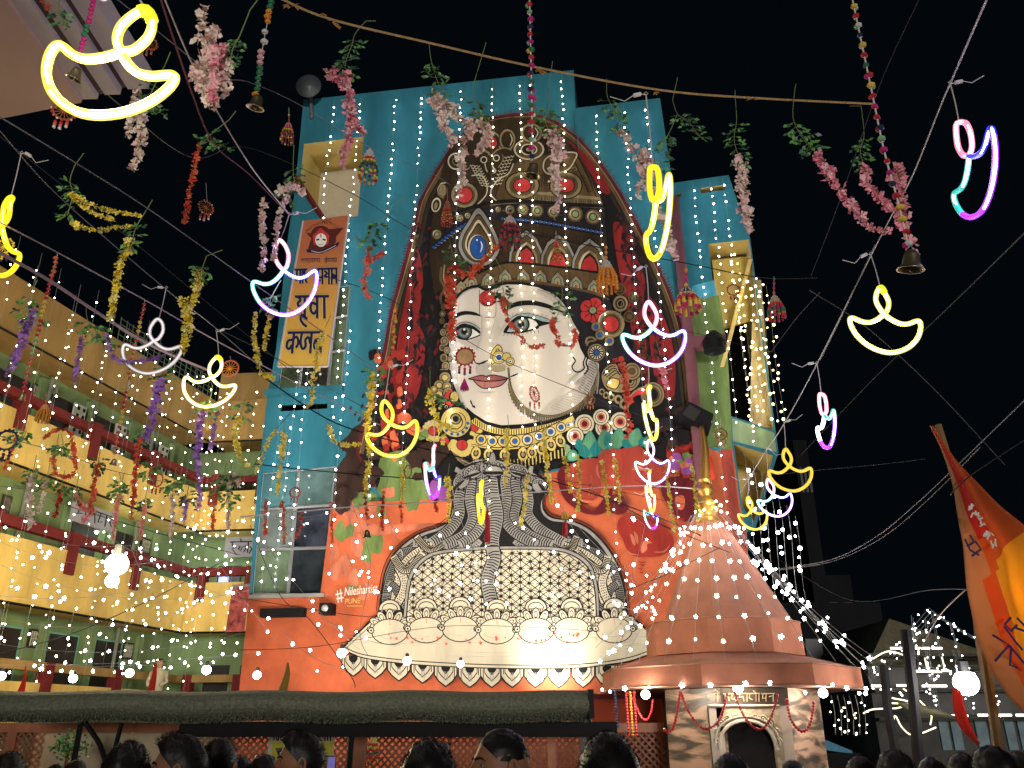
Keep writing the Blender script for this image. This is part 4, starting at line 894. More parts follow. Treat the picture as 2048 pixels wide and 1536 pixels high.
# breeze block screens on the far end of the top gallery
WHB = mat("screen_white", (.55, .58, .50), .7); z0, z1 = lev[2]
for t_ in (6.1, 7.75, 9.7):
    s_ = MB(WHB); s_.slab(lp(0, t_, .2), lp(0, t_ + .42, .2), LN, .05, z0 + .3, z1 - .25); so_ = keep(s_.build("breeze_screen", lb), lb)
    hb = MB(BLACK)
    for q in range(9):
        for u in (0, 1): p = lp(0, t_ + .1 + u * .2, .205); hb.slab(p, p + LD * .09, LN, .01, z0 + .42 + q * .2, z0 + .52 + q * .2)
    hb.build("screen_hole", so_, kind="stuff")
# lit window and boards on the middle floor
z0, z1 = lev[1]; LITW = mat("lit_window", (.35, .42, .75), .5, emit=1.0, var=.5, scale=2.5)
f_ = keep(rect(1, .42, .74, z0 + .2, z0 + 1.65, LITW, "lit_window", .09, .03), lb)
s_ = MB(ALU); s_.slab(lp(1, .4, .12), lp(1, .76, .12), L2N, .03, z0 + .9, z0 + .95); s_.build("frame_bar", f_)
def board(side, t0, t1, z0, z1, m_, label, strokes, ink):
    n = LN if side == 0 else L2N; d = LD if side == 0 else L2D
    a = lp(side, t0, .9); loc = Vector((a.x, a.y, z0)); t = thing("sign_board", label, "sign", loc)
    mb = MB(m_); mb.slab(a, lp(side, t1, .9), n, .05, z0, z1); mb.build("board", t)
    W_ = (t1 - t0); H_ = z1 - z0
    S_ = Paint(lambda x, y, z: lp(side, t0 + x * W_, .9 + z) + Vector((0, 0, z0 + (1 - y) * H_)), .004)
    for q in strokes:
        mi = S_.mi(ink); pts = [S_.surf(x, y, .004) for x, y in q]; S_.mb.tube(pts, H_ * .035, 3, mi)
    S_.mb.build("lettering", t, kind="stuff")
BRD = mat("board_pale", (.30, .30, .34), .6, var=.1); INK = mat("ink_dark", (.01, .01, .02), .6, var=0)
hal = [[(.15, .25), (.9, .25)], [(.25, .25), (.25, .4), (.38, .5), (.25, .6), (.35, .75), (.42, .9)], [(.55, .25), (.5, .1)], [(.52, .45), (.47, .6), (.55, .7), (.6, .5), (.68, .45), (.72, .6), (.66, .75)], [(.78, .25), (.78, .8)], [(.84, .5), (.92, .62), (.84, .85)]]
board(1, .9, 1.85, lev[1][1] - .62, lev[1][1] - .02, BRD, "white board with dark letters hanging under the upper gallery next to the glazed corner", hal, INK)
hal2 = [[(.05, .2), (.95, .2)], [(.15, .2), (.12, .6), (.22, .5)], [(.3, .2), (.3, .8)], [(.4, .5), (.5, .3), (.55, .8)], [(.65, .2), (.62, .7), (.72, .6)], [(.8, .2), (.8, .8)], [(.88, .4), (.95, .7)]]
board(0, 6.0, 7.5, lev[1][1] - .62, lev[1][1] - .12, BRD, "small grey name board over the middle gallery doors", hal2, INK)
# stairwell head at the far end of the roof, water cage
mb = MB(YELDIM); a = L1b - LD * .2; mb.slab(a - L2N * .3, L2b + L2D * .1 - L2N * .3, L2N, 2.5, zl(803), zl(745)); mb.build("roof_room", lb)
mb = MB(mat("cage_mesh", (.12, .16, .10), .6)); 
for q in range(18): p = L1a + LD * (6.2 + q * .25) + LN * .02; mb.tube([p + Vector((0, 0, zl(803))), p + Vector((0, 0, zl(765)))], .014, 3)
for q in range(5): mb.tube([L1a + LD * 6.2 + Vector((0, 0, zl(803 - q * 9))), L1a + LD * 10.6 + Vector((0, 0, zl(803 - q * 9)))], .014, 3)
mb.build("roof_cage", lb, kind="stuff")
# red printed banner at the corner with the mural building
t = thing("printed_banner", "red and dark printed banner hanging at the corner beside the orange wall", "banner", at(470, 1264, 21.5))
q = [at(465, 1172, 21.6), at(500, 1170, 21.6), at(488, 1263, 21.6), at(451, 1264, 21.6)]
mb = MB(mat("banner_print", (.30, .06, .05), .6, var=.95, scale=5)); mb.hexa([q[3], q[2], q[2] + Vector((0, .03, 0)), q[3] + Vector((0, .03, 0)), q[0], q[1], q[1] + Vector((0, .03, 0)), q[0] + Vector((0, .03, 0))]); mb.build("cloth", t)
mb = MB(ALU); mb.tube([q[0], q[1]], .03, 4); mb.build("top_bar", t)

# ------------------------------------------------------------------ near pink building corner, top left
PK = mat("pale_pink_plaster", (.68, .47, .46), .7, var=.06, scale=1.5); PW = mat("white_plaster", (.68, .60, .66), .6, var=.06)
pb = thing("pink_building", "pale pink eave corner with stepped white mouldings at top left close overhead", "building", atz(0, 200, 6.2))
zs_ = 6.2
def prism_z(mb, pts, z0, z1, mi=0):
    k = len(mb.v); n = len(pts)
    for p in pts: mb.v.append(Vector((p.x, p.y, z0)))
    for p in pts: mb.v.append(Vector((p.x, p.y, z1)))
    for t in tessellate_polygon([[Vector((p.x, p.y, 0)) for p in pts]]): mb.f.append(tuple(k + i for i in t)); mb.m.append(mi); mb.f.append(tuple(k + n + i for i in reversed(t))); mb.m.append(mi)
    for i in range(n): j = (i + 1) % n; mb.f.append((k + i, k + j, k + n + j, k + n + i)); mb.m.append(mi)
A0, A1, A2 = atz(-260, 290, zs_), atz(163, 205, zs_), atz(-30, -60, zs_)
mb = MB(PK); prism_z(mb, [A0, A1, A2 + (A2 - A1) * .6, A0 + (A2 - A1) * 1.5], zs_, zs_ + .25); mb.build("soffit", pb)
dirx = (A1 - A2).normalized(); dn = Vector((dirx.y, -dirx.x, 0));
if dn.x < 0: dn = -dn
for i, (w0, w1, zz) in enumerate(((0, .12, .03), (.12, .17, .08), (.17, .29, .07), (.29, .34, .14), (.34, .50, .12))):
    mb = MB(PW if i % 2 == 0 else mat("moulding_groove", (.14, .10, .10), .7)); a, b = A1 + dn * w0 , A2 + dn * w0
    prism_z(mb, [a - dirx * 0 , a + dn * (w1 - w0), b + dn * (w1 - w0) - dirx * 2, b - dirx * 2], zs_ + zz, zs_ + .3); mb.build("moulding", pb)

# ------------------------------------------------------------------ shrine with octagonal spire
SY = 12.0
SHP = mat("salmon_paint", (.52, .20, .12), .9, var=.25, scale=2); SHD = mat("salmon_paint_dull", (.43, .185, .125), .9, var=.28, scale=2)
scx = at(1475, 1365, SY).x
sh = thing("shrine", "small octagonal shrine with salmon spire and marble front right of the mural", "shrine", (scx, SY, 0))
def ring_px(xl, xr, py, yc=SY):
    R_ = 1.0
    for _ in range(4):
        ap = R_ * math.cos(R(22.5)); a, b = at(xl, py, yc - R_ * .383), at(xr, py, yc - R_ * .383); R_ = (b.x - a.x) / (2 * math.cos(R(22.5)))
    zf = at((xl + xr) / 2, py, yc - R_ * math.cos(R(22.5))).z
    return ((a.x + b.x) / 2, R_, zf)
def oct_loft(name, mats, rs, parent, label=None, cap=True):
    mb = MB(*mats); k = 0
    for (cx_, R_, z_) in rs:
        for j in range(8):
            a = R(22.5 + 45 * j); mb.v.append(Vector((cx_ + R_ * math.cos(a), SY + R_ * math.sin(a), z_)))
    for i in range(len(rs) - 1):
        for j in range(8): j2 = (j + 1) % 8; mb.f.append((i * 8 + j, i * 8 + j2, i * 8 + 8 + j2, i * 8 + 8 + j)); mb.m.append(0)
    mb.f.append(tuple(range(8))[::-1]); mb.m.append(0); mb.f.append(tuple((len(rs) - 1) * 8 + j for j in range(8))); mb.m.append(0)
    return mb.build(name, parent, label=label)
e0 = ring_px(1226, 1727, 1369); e1 = ring_px(1232, 1722, 1326); b0 = ring_px(1312, 1610, 1303); b1 = ring_px(1318, 1602, 1234)
e1 = (e0[0], e0[1] * .995, e1[2]); b0 = (b0[0], b0[1], max(b0[2], e1[2] + .06)); b1 = (b0[0], b0[1] * .985, max(b1[2], b0[2] + .25))
c0 = ring_px(1342, 1582, 1226); c1 = ring_px(1394, 1446, 1042); c0 = (c0[0], c0[1], b1[2] + .02)
oct_loft("eave", (SHP,), [e0, e1], sh); oct_loft("eave_roof", (SHD,), [(e1[0], e1[1] * .99, e1[2] + .004), (b0[0], b0[1] * 1.0, b0[2] - .01)], sh)
oct_loft("drum", (SHP,), [b0, b1], sh); oct_loft("spire", (SHD,), [c0, c1], sh)
mb = MB(mat("trim_pale", (.45, .22, .14), .6))
for rr in (e0, (e1[0], e1[1], e1[2]), (b1[0], b1[1], b1[2])):
    pts = [Vector((rr[0] + rr[1] * 1.004 * math.cos(R(22.5 + 45 * j)), SY + rr[1] * 1.004 * math.sin(R(22.5 + 45 * j)), rr[2])) for j in range(8)]
    mb.tube(pts, .012, 4, closed=True)
for j in range(8):
    a = R(22.5 + 45 * j); mb.tube([Vector((c0[0] + c0[1] * math.cos(a), SY + c0[1] * math.sin(a), c0[2])), Vector((c1[0] + c1[1] * math.cos(a), SY + c1[1] * math.sin(a), c1[2]))], .014, 4)
mb.build("edge_trim", sh, kind="stuff")
# gilded finial
kz = c1[2]; kx = c1[0]
fn = MB(GOLD); fn.lathe((kx, SY, kz), [(.17, 0), (.19, .05), (.13, .10), (.10, .14), (.17, .22), (.18, .30), (.11, .38), (.08, .42), (.12, .48), (.10, .55), (.05, .60), (.03, .72), (.01, .8)], 16); fn.smooth = True; fn.build("finial", sh)
fn = MB(GOLD); pts = [at(1410, 965, SY - .1), at(1411, 930, SY - .1), at(1409, 890, SY - .1), at(1403, 852, SY - .1)]; fn.tube(catmull(pts, 4), [.10 - .006 * i for i in range(13)], 8); fn.smooth = True; fn.build("horn_tip", sh)
t = thing("pennant", "small red pennant tied to the gilded tip of the spire", "flag", at(1420, 960, SY - .15))
q = [at(1414, 962, SY - .15), at(1430, 958, SY - .15), at(1424, 915, SY - .15), at(1413, 905, SY - .15)]
mb = MB(mat("red_cloth", (.45, .03, .02), .7, var=.2)); mb.hexa([q[0], q[1], q[1] + Vector((0, .01, 0)), q[0] + Vector((0, .01, 0)), q[3], q[2], q[2] + Vector((0, .01, 0)), q[3] + Vector((0, .01, 0))]); mb.build("cloth", t)
# body
MARB = mat("marble", (.42, .33, .25), .35, var=.2, scale=1.2)
def light_banded():  # diagonal bands of light and shade put into the marble colour
    m = mat("light_banded_marble", (.44, .29, .20), .35, var=.15, scale=1.0); t = m.node_tree; N, L = t.nodes, t.links; b = N["Principled BSDF"]
    tc = N.new("ShaderNodeTexCoord"); mp = N.new("ShaderNodeMapping"); mp.inputs["Rotation"].default_value = (0, R(40), 0); mp.inputs["Scale"].default_value = (.7, .7, 3.2)
    nz = N.new("ShaderNodeTexNoise"); nz.inputs["Scale"].default_value = 3.0; nz.inputs["Detail"].default_value = 8; nz.inputs["Distortion"].default_value = .6
    rp = N.new("ShaderNodeValToRGB"); rp.color_ramp.elements[0].position = .40; rp.color_ramp.elements[0].color = (.08, .065, .05, 1); rp.color_ramp.elements[1].position = .56; rp.color_ramp.elements[1].color = (.52, .33, .22, 1)
    L.new(tc.outputs["Object"], mp.inputs[0]); L.new(mp.outputs[0], nz.inputs["Vector"]); L.new(nz.outputs["Fac"], rp.inputs[0]); L.new(rp.outputs[0], b.inputs["Base Color"]); return m
BANDM = light_banded()
br0 = ring_px(1332, 1642, 1420); rb = br0[1]; bz = e0[2] - .01
oct_loft("core", (BLACK,), [(br0[0], rb * .90, 0), (br0[0], rb * .90, bz)], sh)
ap = rb * math.cos(R(22.5)); hw = rb * math.sin(R(22.5)); yF = SY - ap
for s_ in (-1, 1):   # side facets
    a = Vector((br0[0] + s_ * hw, yF, 0)); b = Vector((br0[0] + s_ * ap, SY - hw, 0)); n = Vector((s_ * math.sin(R(45)), -math.cos(R(45)), 0))
    mb = MB(BANDM)
    if s_ < 0: a, b = b, a
    mb.slab(a, b, n, .07, 0, bz); mb.build("marble_panel", sh)
# front facet: jambs, lintel, arch
xl, xr = br0[0] - hw, br0[0] + hw; zA = at(1480, 1425, yF).z
def zf_(py): return at(1480, py, yF).z
def xf(px, py=1460): return at(px, py, yF).x
ax0, ax1 = xf(1424), xf(1560)
mb = MB(MARB); mb.box((xl, yF, 0), (ax0 - .02, yF + .07, zf_(1411))); mb.box((ax1 + .02, yF, 0), (xr, yF + .07, zf_(1411))); mb.build("jamb_panel", sh, kind="stuff")
mb = MB(mat("dark_lintel", (.05, .04, .03), .6, var=.3)); mb.box((xl, yF - .01, zf_(1411)), (xr, yF + .08, bz)); mb.build("lintel", sh)
CARV = mat("carved_stone", (.40, .33, .22), .7, var=.35, scale=14, bump=.8)
# arch: spandrel with round opening
def archpts(xa, xb, zs2, ztop, n=14):
    out = []
    for i in range(n + 1):
        u = i / n; a = math.pi * (1 - u); cx_ = (xa + xb) / 2; out.append(((cx_ + (xb - xa) / 2 * math.cos(a)), zs2 + (ztop - zs2) * math.sin(a) ** .85))
    return out
zt = zf_(1412); zsp = zf_(1500); op = archpts(ax0 + .07, ax1 - .07, zsp, zf_(1441))
mb = MB(CARV); 
for (x1_, z1_), (x2_, z2_) in zip(op, op[1:]): mb.hexa([(x1_, yF + .0, z1_), (x2_, yF + .0, z2_), (x2_, yF + .1, z2_), (x1_, yF + .1, z1_), (x1_, yF + .0, zt), (x2_, yF + .0, zt), (x2_, yF + .1, zt), (x1_, yF + .1, zt)])
mb.box((ax0 - .02, yF + .001, 0), (ax0 + .07, yF + .1, zt)); mb.box((ax1 - .07, yF + .001, 0), (ax1 + .02, yF + .1, zt)); mb.build("arch_spandrel", sh)
mb = MB(mat("arch_rim_stone", (.50, .45, .36), .6, var=.1))
for dd, rr in ((0, .022), (-.05, .012)):
    mb.tube([Vector((x_, yF - .015, z_ - dd)) for x_, z_ in archpts(ax0 + .07 + dd, ax1 - .07 - dd, zsp, zf_(1441))], rr, 6)
mb.tube([Vector((ax0 - .02, yF - .012, zt)), Vector((ax1 + .02, yF - .012, zt))], .02, 4); mb.build("arch_moulding", sh, kind="stuff")
# carved scrolls
mb = MB(mat("carving_light", (.48, .42, .30), .65, var=.2))
for s_ in (-1, 1):
    for (dx, dz, rr) in ((.30, .20, .06), (.36, .10, .05), (.22, .25, .045), (.12, .27, .035), (.38, 0.0, .04)):
        cx_ = (ax0 + ax1) / 2 + s_ * dx * 1.0; cz = zsp + dz + .10; pts = [Vector((cx_ + s_ * rr * (1 - i / 14) * math.cos(i * .8), yF - .01, cz + rr * (1 - i / 14) * math.sin(i * .8))) for i in range(12)]
        mb.tube(pts, .010, 4)
mb.build("scroll_carving", sh, kind="stuff")
mb = MB(mat("inner_dark", (.02, .015, .012), .6)); mb.box((ax0, yF + .35, 0), (ax1, yF + .38, zt)); mb.build("inner_wall", sh)
WF = mat("white_door_frame", (.50, .50, .52), .5, var=.05)
mb = MB(WF); mb.box((ax0 + .05, yF + .2, zf_(1503)), (ax1 - .05, yF + .26, zf_(1493))); mb.box((xf(1452), yF + .2, 0), (xf(1462), yF + .26, zf_(1504))); mb.box((xf(1538), yF + .2, 0), (xf(1548), yF + .26, zf_(1504))); mb.build("door_frame", sh)
# lintel inscription (strokes of a devanagari line)
S_ = MB(mat("inscription", (.35, .27, .16), .6, var=.2))
def stroke(mb, pts, r): mb.tube([at(x, y, yF - .02) for x, y in pts], r, 3)
for a, b in ((1408, 1440), (1446, 1520), (1522, 1550)): stroke(S_, [(a, 1388), (b, 1387)], .008)
for q in ([(1414, 1388), (1412, 1394), (1418, 1398), (1411, 1402)], [(1428, 1388), (1428, 1403)], [(1420, 1396), (1428, 1392)], [(1435, 1388), (1435, 1403)], [(1424, 1384), (1432, 1380), (1436, 1385)],
          [(1450, 1388), (1450, 1403)], [(1450, 1396), (1457, 1394), (1458, 1402)], [(1464, 1388), (1462, 1396), (1468, 1399), (1472, 1388), (1472, 1403)], [(1480, 1388), (1478, 1395), (1486, 1393), (1488, 1403)], [(1494, 1388), (1494, 1403)], [(1500, 1388), (1498, 1396), (1505, 1400)], [(1506, 1382), (1512, 1386)], [(1512, 1388), (1512, 1403)], [(1518, 1388), (1518, 1403)],
          [(1526, 1388), (1525, 1397), (1532, 1396)], [(1532, 1388), (1532, 1403)], [(1538, 1394), (1544, 1392)], [(1546, 1388), (1546, 1403)]): stroke(S_, q, .009)
S_.build("inscription_lettering", sh, kind="stuff")

# ------------------------------------------------------------------ grass roof, trellis, posts
GY = 10.0
GRS = mat("artificial_grass", (.15, .165, .115), .9, var=.45, scale=30, bump=.6); GR2 = mat("artificial_grass_light", (.20, .24, .15), .8, var=.4, scale=20)
cn = thing("grass_canopy", "long round stall roof covered in dark artificial grass below the mural", "canopy", at(600, 1440, GY))
zt_, zb_ = at(600, 1380, GY).z, at(600, 1441, GY).z; ry_ = (zt_ - zb_) / 2; xa, xb = at(-60, 1420, GY).x, at(1172, 1420, GY).x
mb = MB(GRS); seg = 24; nx = 40; k = 0
for i in range(nx + 1):
    x = xa + (xb - xa) * i / nx
    for j in range(seg):
        a = 2 * math.pi * j / seg; rr = 1 + .03 * noise.noise(Vector((x * 2, math.cos(a) * 2, math.sin(a) * 2)))
        mb.v.append(Vector((x, GY + .42 * math.cos(a) * rr, (zt_ + zb_) / 2 + (ry_ + .0) * math.sin(a) * rr - .022 * math.sin((x - xa) * 1.9) ** 2)))
for i in range(nx):
    for j in range(seg): j2 = (j + 1) % seg; mb.f.append((i * seg + j, i * seg + j2, (i + 1) * seg + j2, (i + 1) * seg + j)); mb.m.append(0)
mb.f.append(tuple(nx * seg + j for j in range(seg))[::-1]); mb.m.append(0); mb.build("roof_roll", cn)
mb = MB(GR2, GRS, mat("artificial_grass_highlight", (.20, .16, .10), .9, var=.3))  # brownish top highlight put into the colour of the upper blades
for i in range(14000):
    x = random.uniform(xa, xb); a = random.uniform(math.pi * .9, math.pi * 1.75) if False else random.uniform(R(95), R(275))
    p = Vector((x, GY + .42 * math.cos(a), (zt_ + zb_) / 2 + ry_ * math.sin(a) - .022 * math.sin((x - xa) * 1.9) ** 2)); n = Vector((0, math.cos(a), math.sin(a) * 1.2)).normalized()
    t_ = Vector((random.uniform(-1, 1), random.uniform(-.4, .4), random.uniform(-.6, .6))) * .012; L_ = random.uniform(.005, .013)
    top = math.sin(a) > .6; mb.tri(p - t_ * .5, p + t_ * .5, p + n * L_ + t_ + Vector((0, 0, -.01)), 2 if (top and random.random() < .6) else random.choice((0, 1, 1)))
mb.build("grass_blades", cn, kind="stuff")
mb = MB(BLACKP); mb.box((at(1170, 1420, GY).x + .005, GY - .40, zb_ + .02), (at(1182, 1420, GY).x, GY + .38, zt_ - .01)); mb.build("end_cap", cn)
mb = MB(BLACK); z0 = at(700, 1474, GY + .3).z; mb.box((at(365, 1450, GY + .3).x, GY + .2, z0), (at(1232, 1450, GY + .3).x, GY + .34, zb_ - .01)); mb.build("fascia_beam", cn)
for q in (((170, 1445), (200, 1490), (214, 1540)), ((243, 1446), (232, 1490), (215, 1560))):
    mb = MB(BLACKP); mb.tube(catmull([at(x, y, GY - .1) for x, y in q], 4), .028, 6); mb.build("brace", cn)
for px_ in (150, 700, 1180):
    x = at(px_, 1500, GY + .4).x; mb = MB(BLACKP); mb.tube([(x, GY + .42, 0), (x, GY + .42, zb_ + .1)], .035, 6); mb.build("leg", cn)
# trellis screen
TYY = 12.2
tr = thing("trellis_screen", "brown wooden trellis screen with wide posts behind the stall under the grass roof", "screen", at(800, 1500, TYY))
zT = at(800, 1468, TYY).z + .02
def xt(px): return at(px, 1500, TYY).x
for a, b in ((-40, 66), (372, 540), (668, 700), (735, 838), (850, 952), (990, 1094), (1112, 1160), (1228, 1330)):
    mb = MB(WOOD); xa_, xb_ = xt(a), xt(b); st = .095
    for sgn in (-1, 1):
        k0 = -30
        for k in range(-30, 60):
            # diagonal slat clipped to the panel
            pts = []; x0_ = xa_ + k * st
            z_lo, z_hi = .25, zT; u0, u1 = 0, z_hi - z_lo
            xs, xe = (x0_, x0_ + u1) if sgn > 0 else (x0_, x0_ - u1)
            # clip in x
            def cl(x): return min(max(x, xa_), xb_)
            if sgn > 0: ua, ub = max(0, xa_ - x0_), min(u1, xb_ - x0_)
            else: ua, ub = max(0, x0_ - xb_), min(u1, x0_ - xa_)
            if ub - ua < .03: continue
            p = Vector((x0_ + sgn * ua, TYY + .012 * sgn, z_lo + ua)); q = Vector((x0_ + sgn * ub, TYY + .012 * sgn, z_lo + ub)); d = (q - p).normalized(); n = Vector((-d.z, 0, d.x)) * .014
            mb.hexa([p - n, p + n, p + n + Vector((0, .01, 0)), p - n + Vector((0, .01, 0)), q - n, q + n, q + n + Vector((0, .01, 0)), q - n + Vector((0, .01, 0))])
    mb.build("lattice", tr, kind="stuff")
for a, b in ((12, 30), (700, 733), (838, 850), (953, 988), (1095, 1111)):
    mb = MB(mat("post_wood", (.36, .12, .05), .5, var=.25, scale=8, streak=True)); mb.box((xt(a), TYY - .04, 0), (xt(b), TYY + .05, zT)); mb.build("post", tr)
mb = MB(mat("post_wood", (.3, .1, .05))); mb.box((xt(-40), TYY - .05, zT), (xt(1330), TYY + .06, zT + .12)); mb.build("top_rail", tr)
# marble wall behind
mw = thing("marble_wall", "cream marble wall panels at lower left behind the stall", "wall", at(200, 1536, TYY + .6))
CRW = mat("cream_marble", (.52, .42, .27), .4, var=.18, scale=1.3)
for a, b in ((66, 155), (158, 262), (265, 370)):
    mb = MB(CRW); mb.box((xt(a) * 1.03, TYY + .3, 0), (xt(b) * 1.03, TYY + .36, 2.1)); mb.build("slab", mw)
t = thing("carved_panel", "grey carved stone panel between trellis bays near the shrine", "panel", at(1195, 1500, TYY))
mb = MB(mat("grey_carving", (.12, .12, .11), .5, var=.7, scale=14, bump=1.0)); mb.box((xt(1161), TYY - .03, 0), (xt(1225), TYY + .05, zT)); mb.build("slab", t)
mb = MB(mat("grey_carving_light", (.25, .25, .23), .5, var=.3))
for i in range(9):
    p = Vector((xt(1170 + (i % 3) * 20), TYY - .035, zT - .1 - (i // 3) * .12)); mb.tube([p + Vector((.04 * math.cos(j * .9) * (1 - j / 9), 0, .05 * math.sin(j * .9) * (1 - j / 9))) for j in range(8)], .007, 3)
mb.build("leaf_relief", t, kind="stuff")
bw = thing("orange_side_wall", "low dark orange wall between the grass roof end and the shrine", "wall", at(1250, 1500, 13))
mb = MB(mat("deep_orange", (.40, .07, .03), .7, var=.15)); a, b = at(1185, 1400, 13.0), at(1335, 1400, 13.0); mb.box((a.x, 13, 0), (b.x, 13.15, at(1250, 1392, 13).z)); mb.build("wall", bw)
mb = MB(RED); mb.box((a.x, 12.97, at(1250, 1398, 13).z), (b.x, 13.17, at(1250, 1388, 13).z)); mb.build("coping", bw)
# CCTV notice
t = thing("cctv_notice", "yellow and white printed camera notice hanging on the trellis behind the crowd", "sign", at(604, 1536, TYY - .15))
CW = mat("notice_white", (.55, .52, .40), .6, var=.05); CYL = mat("notice_yellow", (.50, .48, .05), .6, var=.05)
q = (at(540, 1466, TYY - .15), at(670, 1467, TYY - .15)); zq = q[0].z
mb = MB(CW); mb.box((q[0].x, TYY - .17, zq - .62), (q[1].x, TYY - .14, zq)); mb.build("board", t)
def nsf(x, y, z): p = at(x, y, TYY - .171 - z); return p
S_ = Paint(nsf, .001, .0006); S_.poly(CYL, [(544, 1484), (666, 1484), (662, 1545), (544, 1545)]); 
DVI = mat("print_black", (.02, .02, .02), .6, var=0); RDI = mat("print_red", (.55, .05, .03), .6, var=0)
text_on(S_, RDI, "CCTV", 574, 1482, 596, 1482, 13)
for q in ([(546, 1469), (570, 1469)], [(548, 1469), (548, 1481)], [(552, 1475), (556, 1481), (558, 1469)], [(563, 1469), (562, 1480), (568, 1478)], [(602, 1470), (613, 1470)], [(606, 1470), (606, 1481)], [(611, 1470), (611, 1481)], [(617, 1470), (664, 1471)], [(620, 1470), (619, 1481)], [(625, 1470), (624, 1479), (630, 1480)], [(634, 1470), (634, 1482)], [(640, 1470), (638, 1478), (645, 1482)], [(650, 1470), (650, 1482)], [(655, 1471), (655, 1481)], [(661, 1471), (661, 1482)]): S_.line(DVI, q, 2.4)
S_.poly(mat("print_grey", (.10, .11, .05), .6, var=0), [(550, 1496), (578, 1494), (580, 1502), (570, 1514), (556, 1510)]); S_.disc(DVI, 562, 1506, 7); S_.disc(CW, 562, 1506, 2.5)
for q in ([(581, 1503), (590, 1503)], [(583, 1503), (583, 1510), (589, 1512), (584, 1518)], [(640, 1512), (655, 1512)], [(645, 1512), (645, 1522)]): S_.line(DVI, q, 2.4)
S_.mb.build("print", t)

# pipes on the gallery wall and cool lamps added inside the middle gallery to brighten it
for t_ in (1.9, 5.2, 9.3):
    mb = MB(mat("grey_pipe", (.20, .21, .17), .7, var=.2)); mb.tube([lp(0, t_, .2) + Vector((0, 0, .3)), lp(0, t_, .2) + Vector((0, 0, zl(890)))], .05, 7); mb.build("downpipe", lb)
lamp("light", lp(1, .6, .75) + Vector((0, 0, lev[1][0] + 1.7)), 22, (.72, .85, 1), .08, lb)
lamp("light", lp(0, 8.2, .8) + Vector((0, 0, lev[1][0] + 1.9)), 16, (.75, 1, .85), .08, lb)
for (t_, zz, m_) in ((1.5, 2, (.20, .16, .10)), (3.3, 2, (.22, .20, .15)), (4.7, 1, (.12, .10, .08)), (8.15, 2, (.2, .2, .16))):
    z0 = lev[zz][1] - .75; f_ = keep(rect(0, t_, t_ + .4, z0, z0 + .5, mat("picture_frame", (.05, .03, .02), .5), "picture_frame", .08, .05), lb)
    s_ = MB(mat("picture_%d" % int(m_[0] * 100), m_, .4, var=.9, scale=9)); s_.slab(lp(0, t_ + .04, .09), lp(0, t_ + .36, .09), LN, .012, z0 + .05, z0 + .45); s_.build("picture", f_)
# ------------------------------------------------------------------ background right
NIGHT = mat("dark_facade", (.006, .006, .007), .8, var=.4, scale=.5)
for (x0, x1, y0, Y_, lab) in ((1560, 1760, 1205, 34, "unlit dark block far behind the shrine eave"), (1585, 1612, 880, 38, "narrow dark tower rising behind the yellow outlined lamp"), (1600, 1700, 1150, 44, "faint unlit block beyond the tower, farthest right of the mural")):
    a, b = at(x0, y0, Y_), at(x1, y0, Y_); t = thing("distant_building", lab, "building", ((a.x + b.x) / 2, Y_, 0))
    mb = MB(NIGHT); mb.box((a.x, Y_, 0), (b.x, Y_ + 8, a.z)); mb.build("wall", t)
    mb = MB(mat("dim_window", (.02, .02, .025), .4)); 
    for i in range(3):
        x = a.x + (b.x - a.x) * (.2 + .3 * i); mb.box((x, Y_ - .04, a.z - 2.6), (x + (b.x - a.x) * .16, Y_ + .02, a.z - 1.4))
    mb.build("window", t, kind="stuff")
HY = 28.0
hs_ = thing("lit_house", "white pitched roof house covered in lights at lower right behind the bamboo pole", "house", (at(1880, 1461, HY).x, HY, 0))
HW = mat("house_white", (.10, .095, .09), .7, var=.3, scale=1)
def hx(px): return at(px, 1400, HY).x
def hz(py): return at(1880, py, HY).z
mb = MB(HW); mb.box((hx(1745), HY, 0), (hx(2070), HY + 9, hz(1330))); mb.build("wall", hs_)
mb = MB(mat("roof_olive", (.16, .14, .09), .8, var=.3)); q = [(hx(1735), HY - .5, hz(1330)), (hx(1862), HY + 2, hz(1222)), (hx(2080), HY + 2, hz(1300)), (hx(2090), HY - .5, hz(1350))]
mb.hexa([q[0], q[3], (q[3][0], HY + 9, q[3][2]), (q[0][0], HY + 9, q[0][2]), q[1], q[2], (q[2][0], HY + 6, q[2][2]), (q[1][0], HY + 6, q[1][2])]); mb.build("roof", hs_)
TUBE = mat("tube_light", (1, .93, .85), .5, emit=3.5, var=0); TUBE2 = mat("warm_rope_light", (1, .93, .6), .5, emit=1.6, var=0)
for (x0, x1, y) in ((1782, 1805, 1300), (1832, 1860, 1300), (1865, 1885, 1300), (1732, 1752, 1374), (1782, 1820, 1373), (1832, 1880, 1374), (1990, 2016, 1371), (2020, 2044, 1372), (1862, 1890, 1432), (1893, 1910, 1432), (1930, 1960, 1431), (1965, 1995, 1431), (2004, 2026, 1431), (1824, 1870, 1345), (1876, 1890, 1344)):
    mb = MB(TUBE); mb.tube([(hx(x0), HY - .6, hz(y)), (hx(x1), HY - .6, hz(y))], .035, 5); mb.build("tube_light", hs_)
for q in ([(1700, 1428), (1720, 1420), (1765, 1418)], [(1765, 1418), (1800, 1408), (1760, 1398)], [(1785, 1380), (1810, 1400), (1830, 1428), (1825, 1450)], [(1750, 1470), (1760, 1432), (1770, 1455), (1790, 1470), (1835, 1455)], [(1735, 1322), (1765, 1308), (1790, 1312), (1806, 1320)], [(1757, 1408), (1800, 1410)], [(1838, 1320), (1842, 1345), (1870, 1345), (1872, 1318)]):
    mb = MB(TUBE2); mb.tube(catmull([(hx(x), HY - .9, hz(y)) for x, y in q], 4), .022, 4); mb.build("rope_light", hs_)
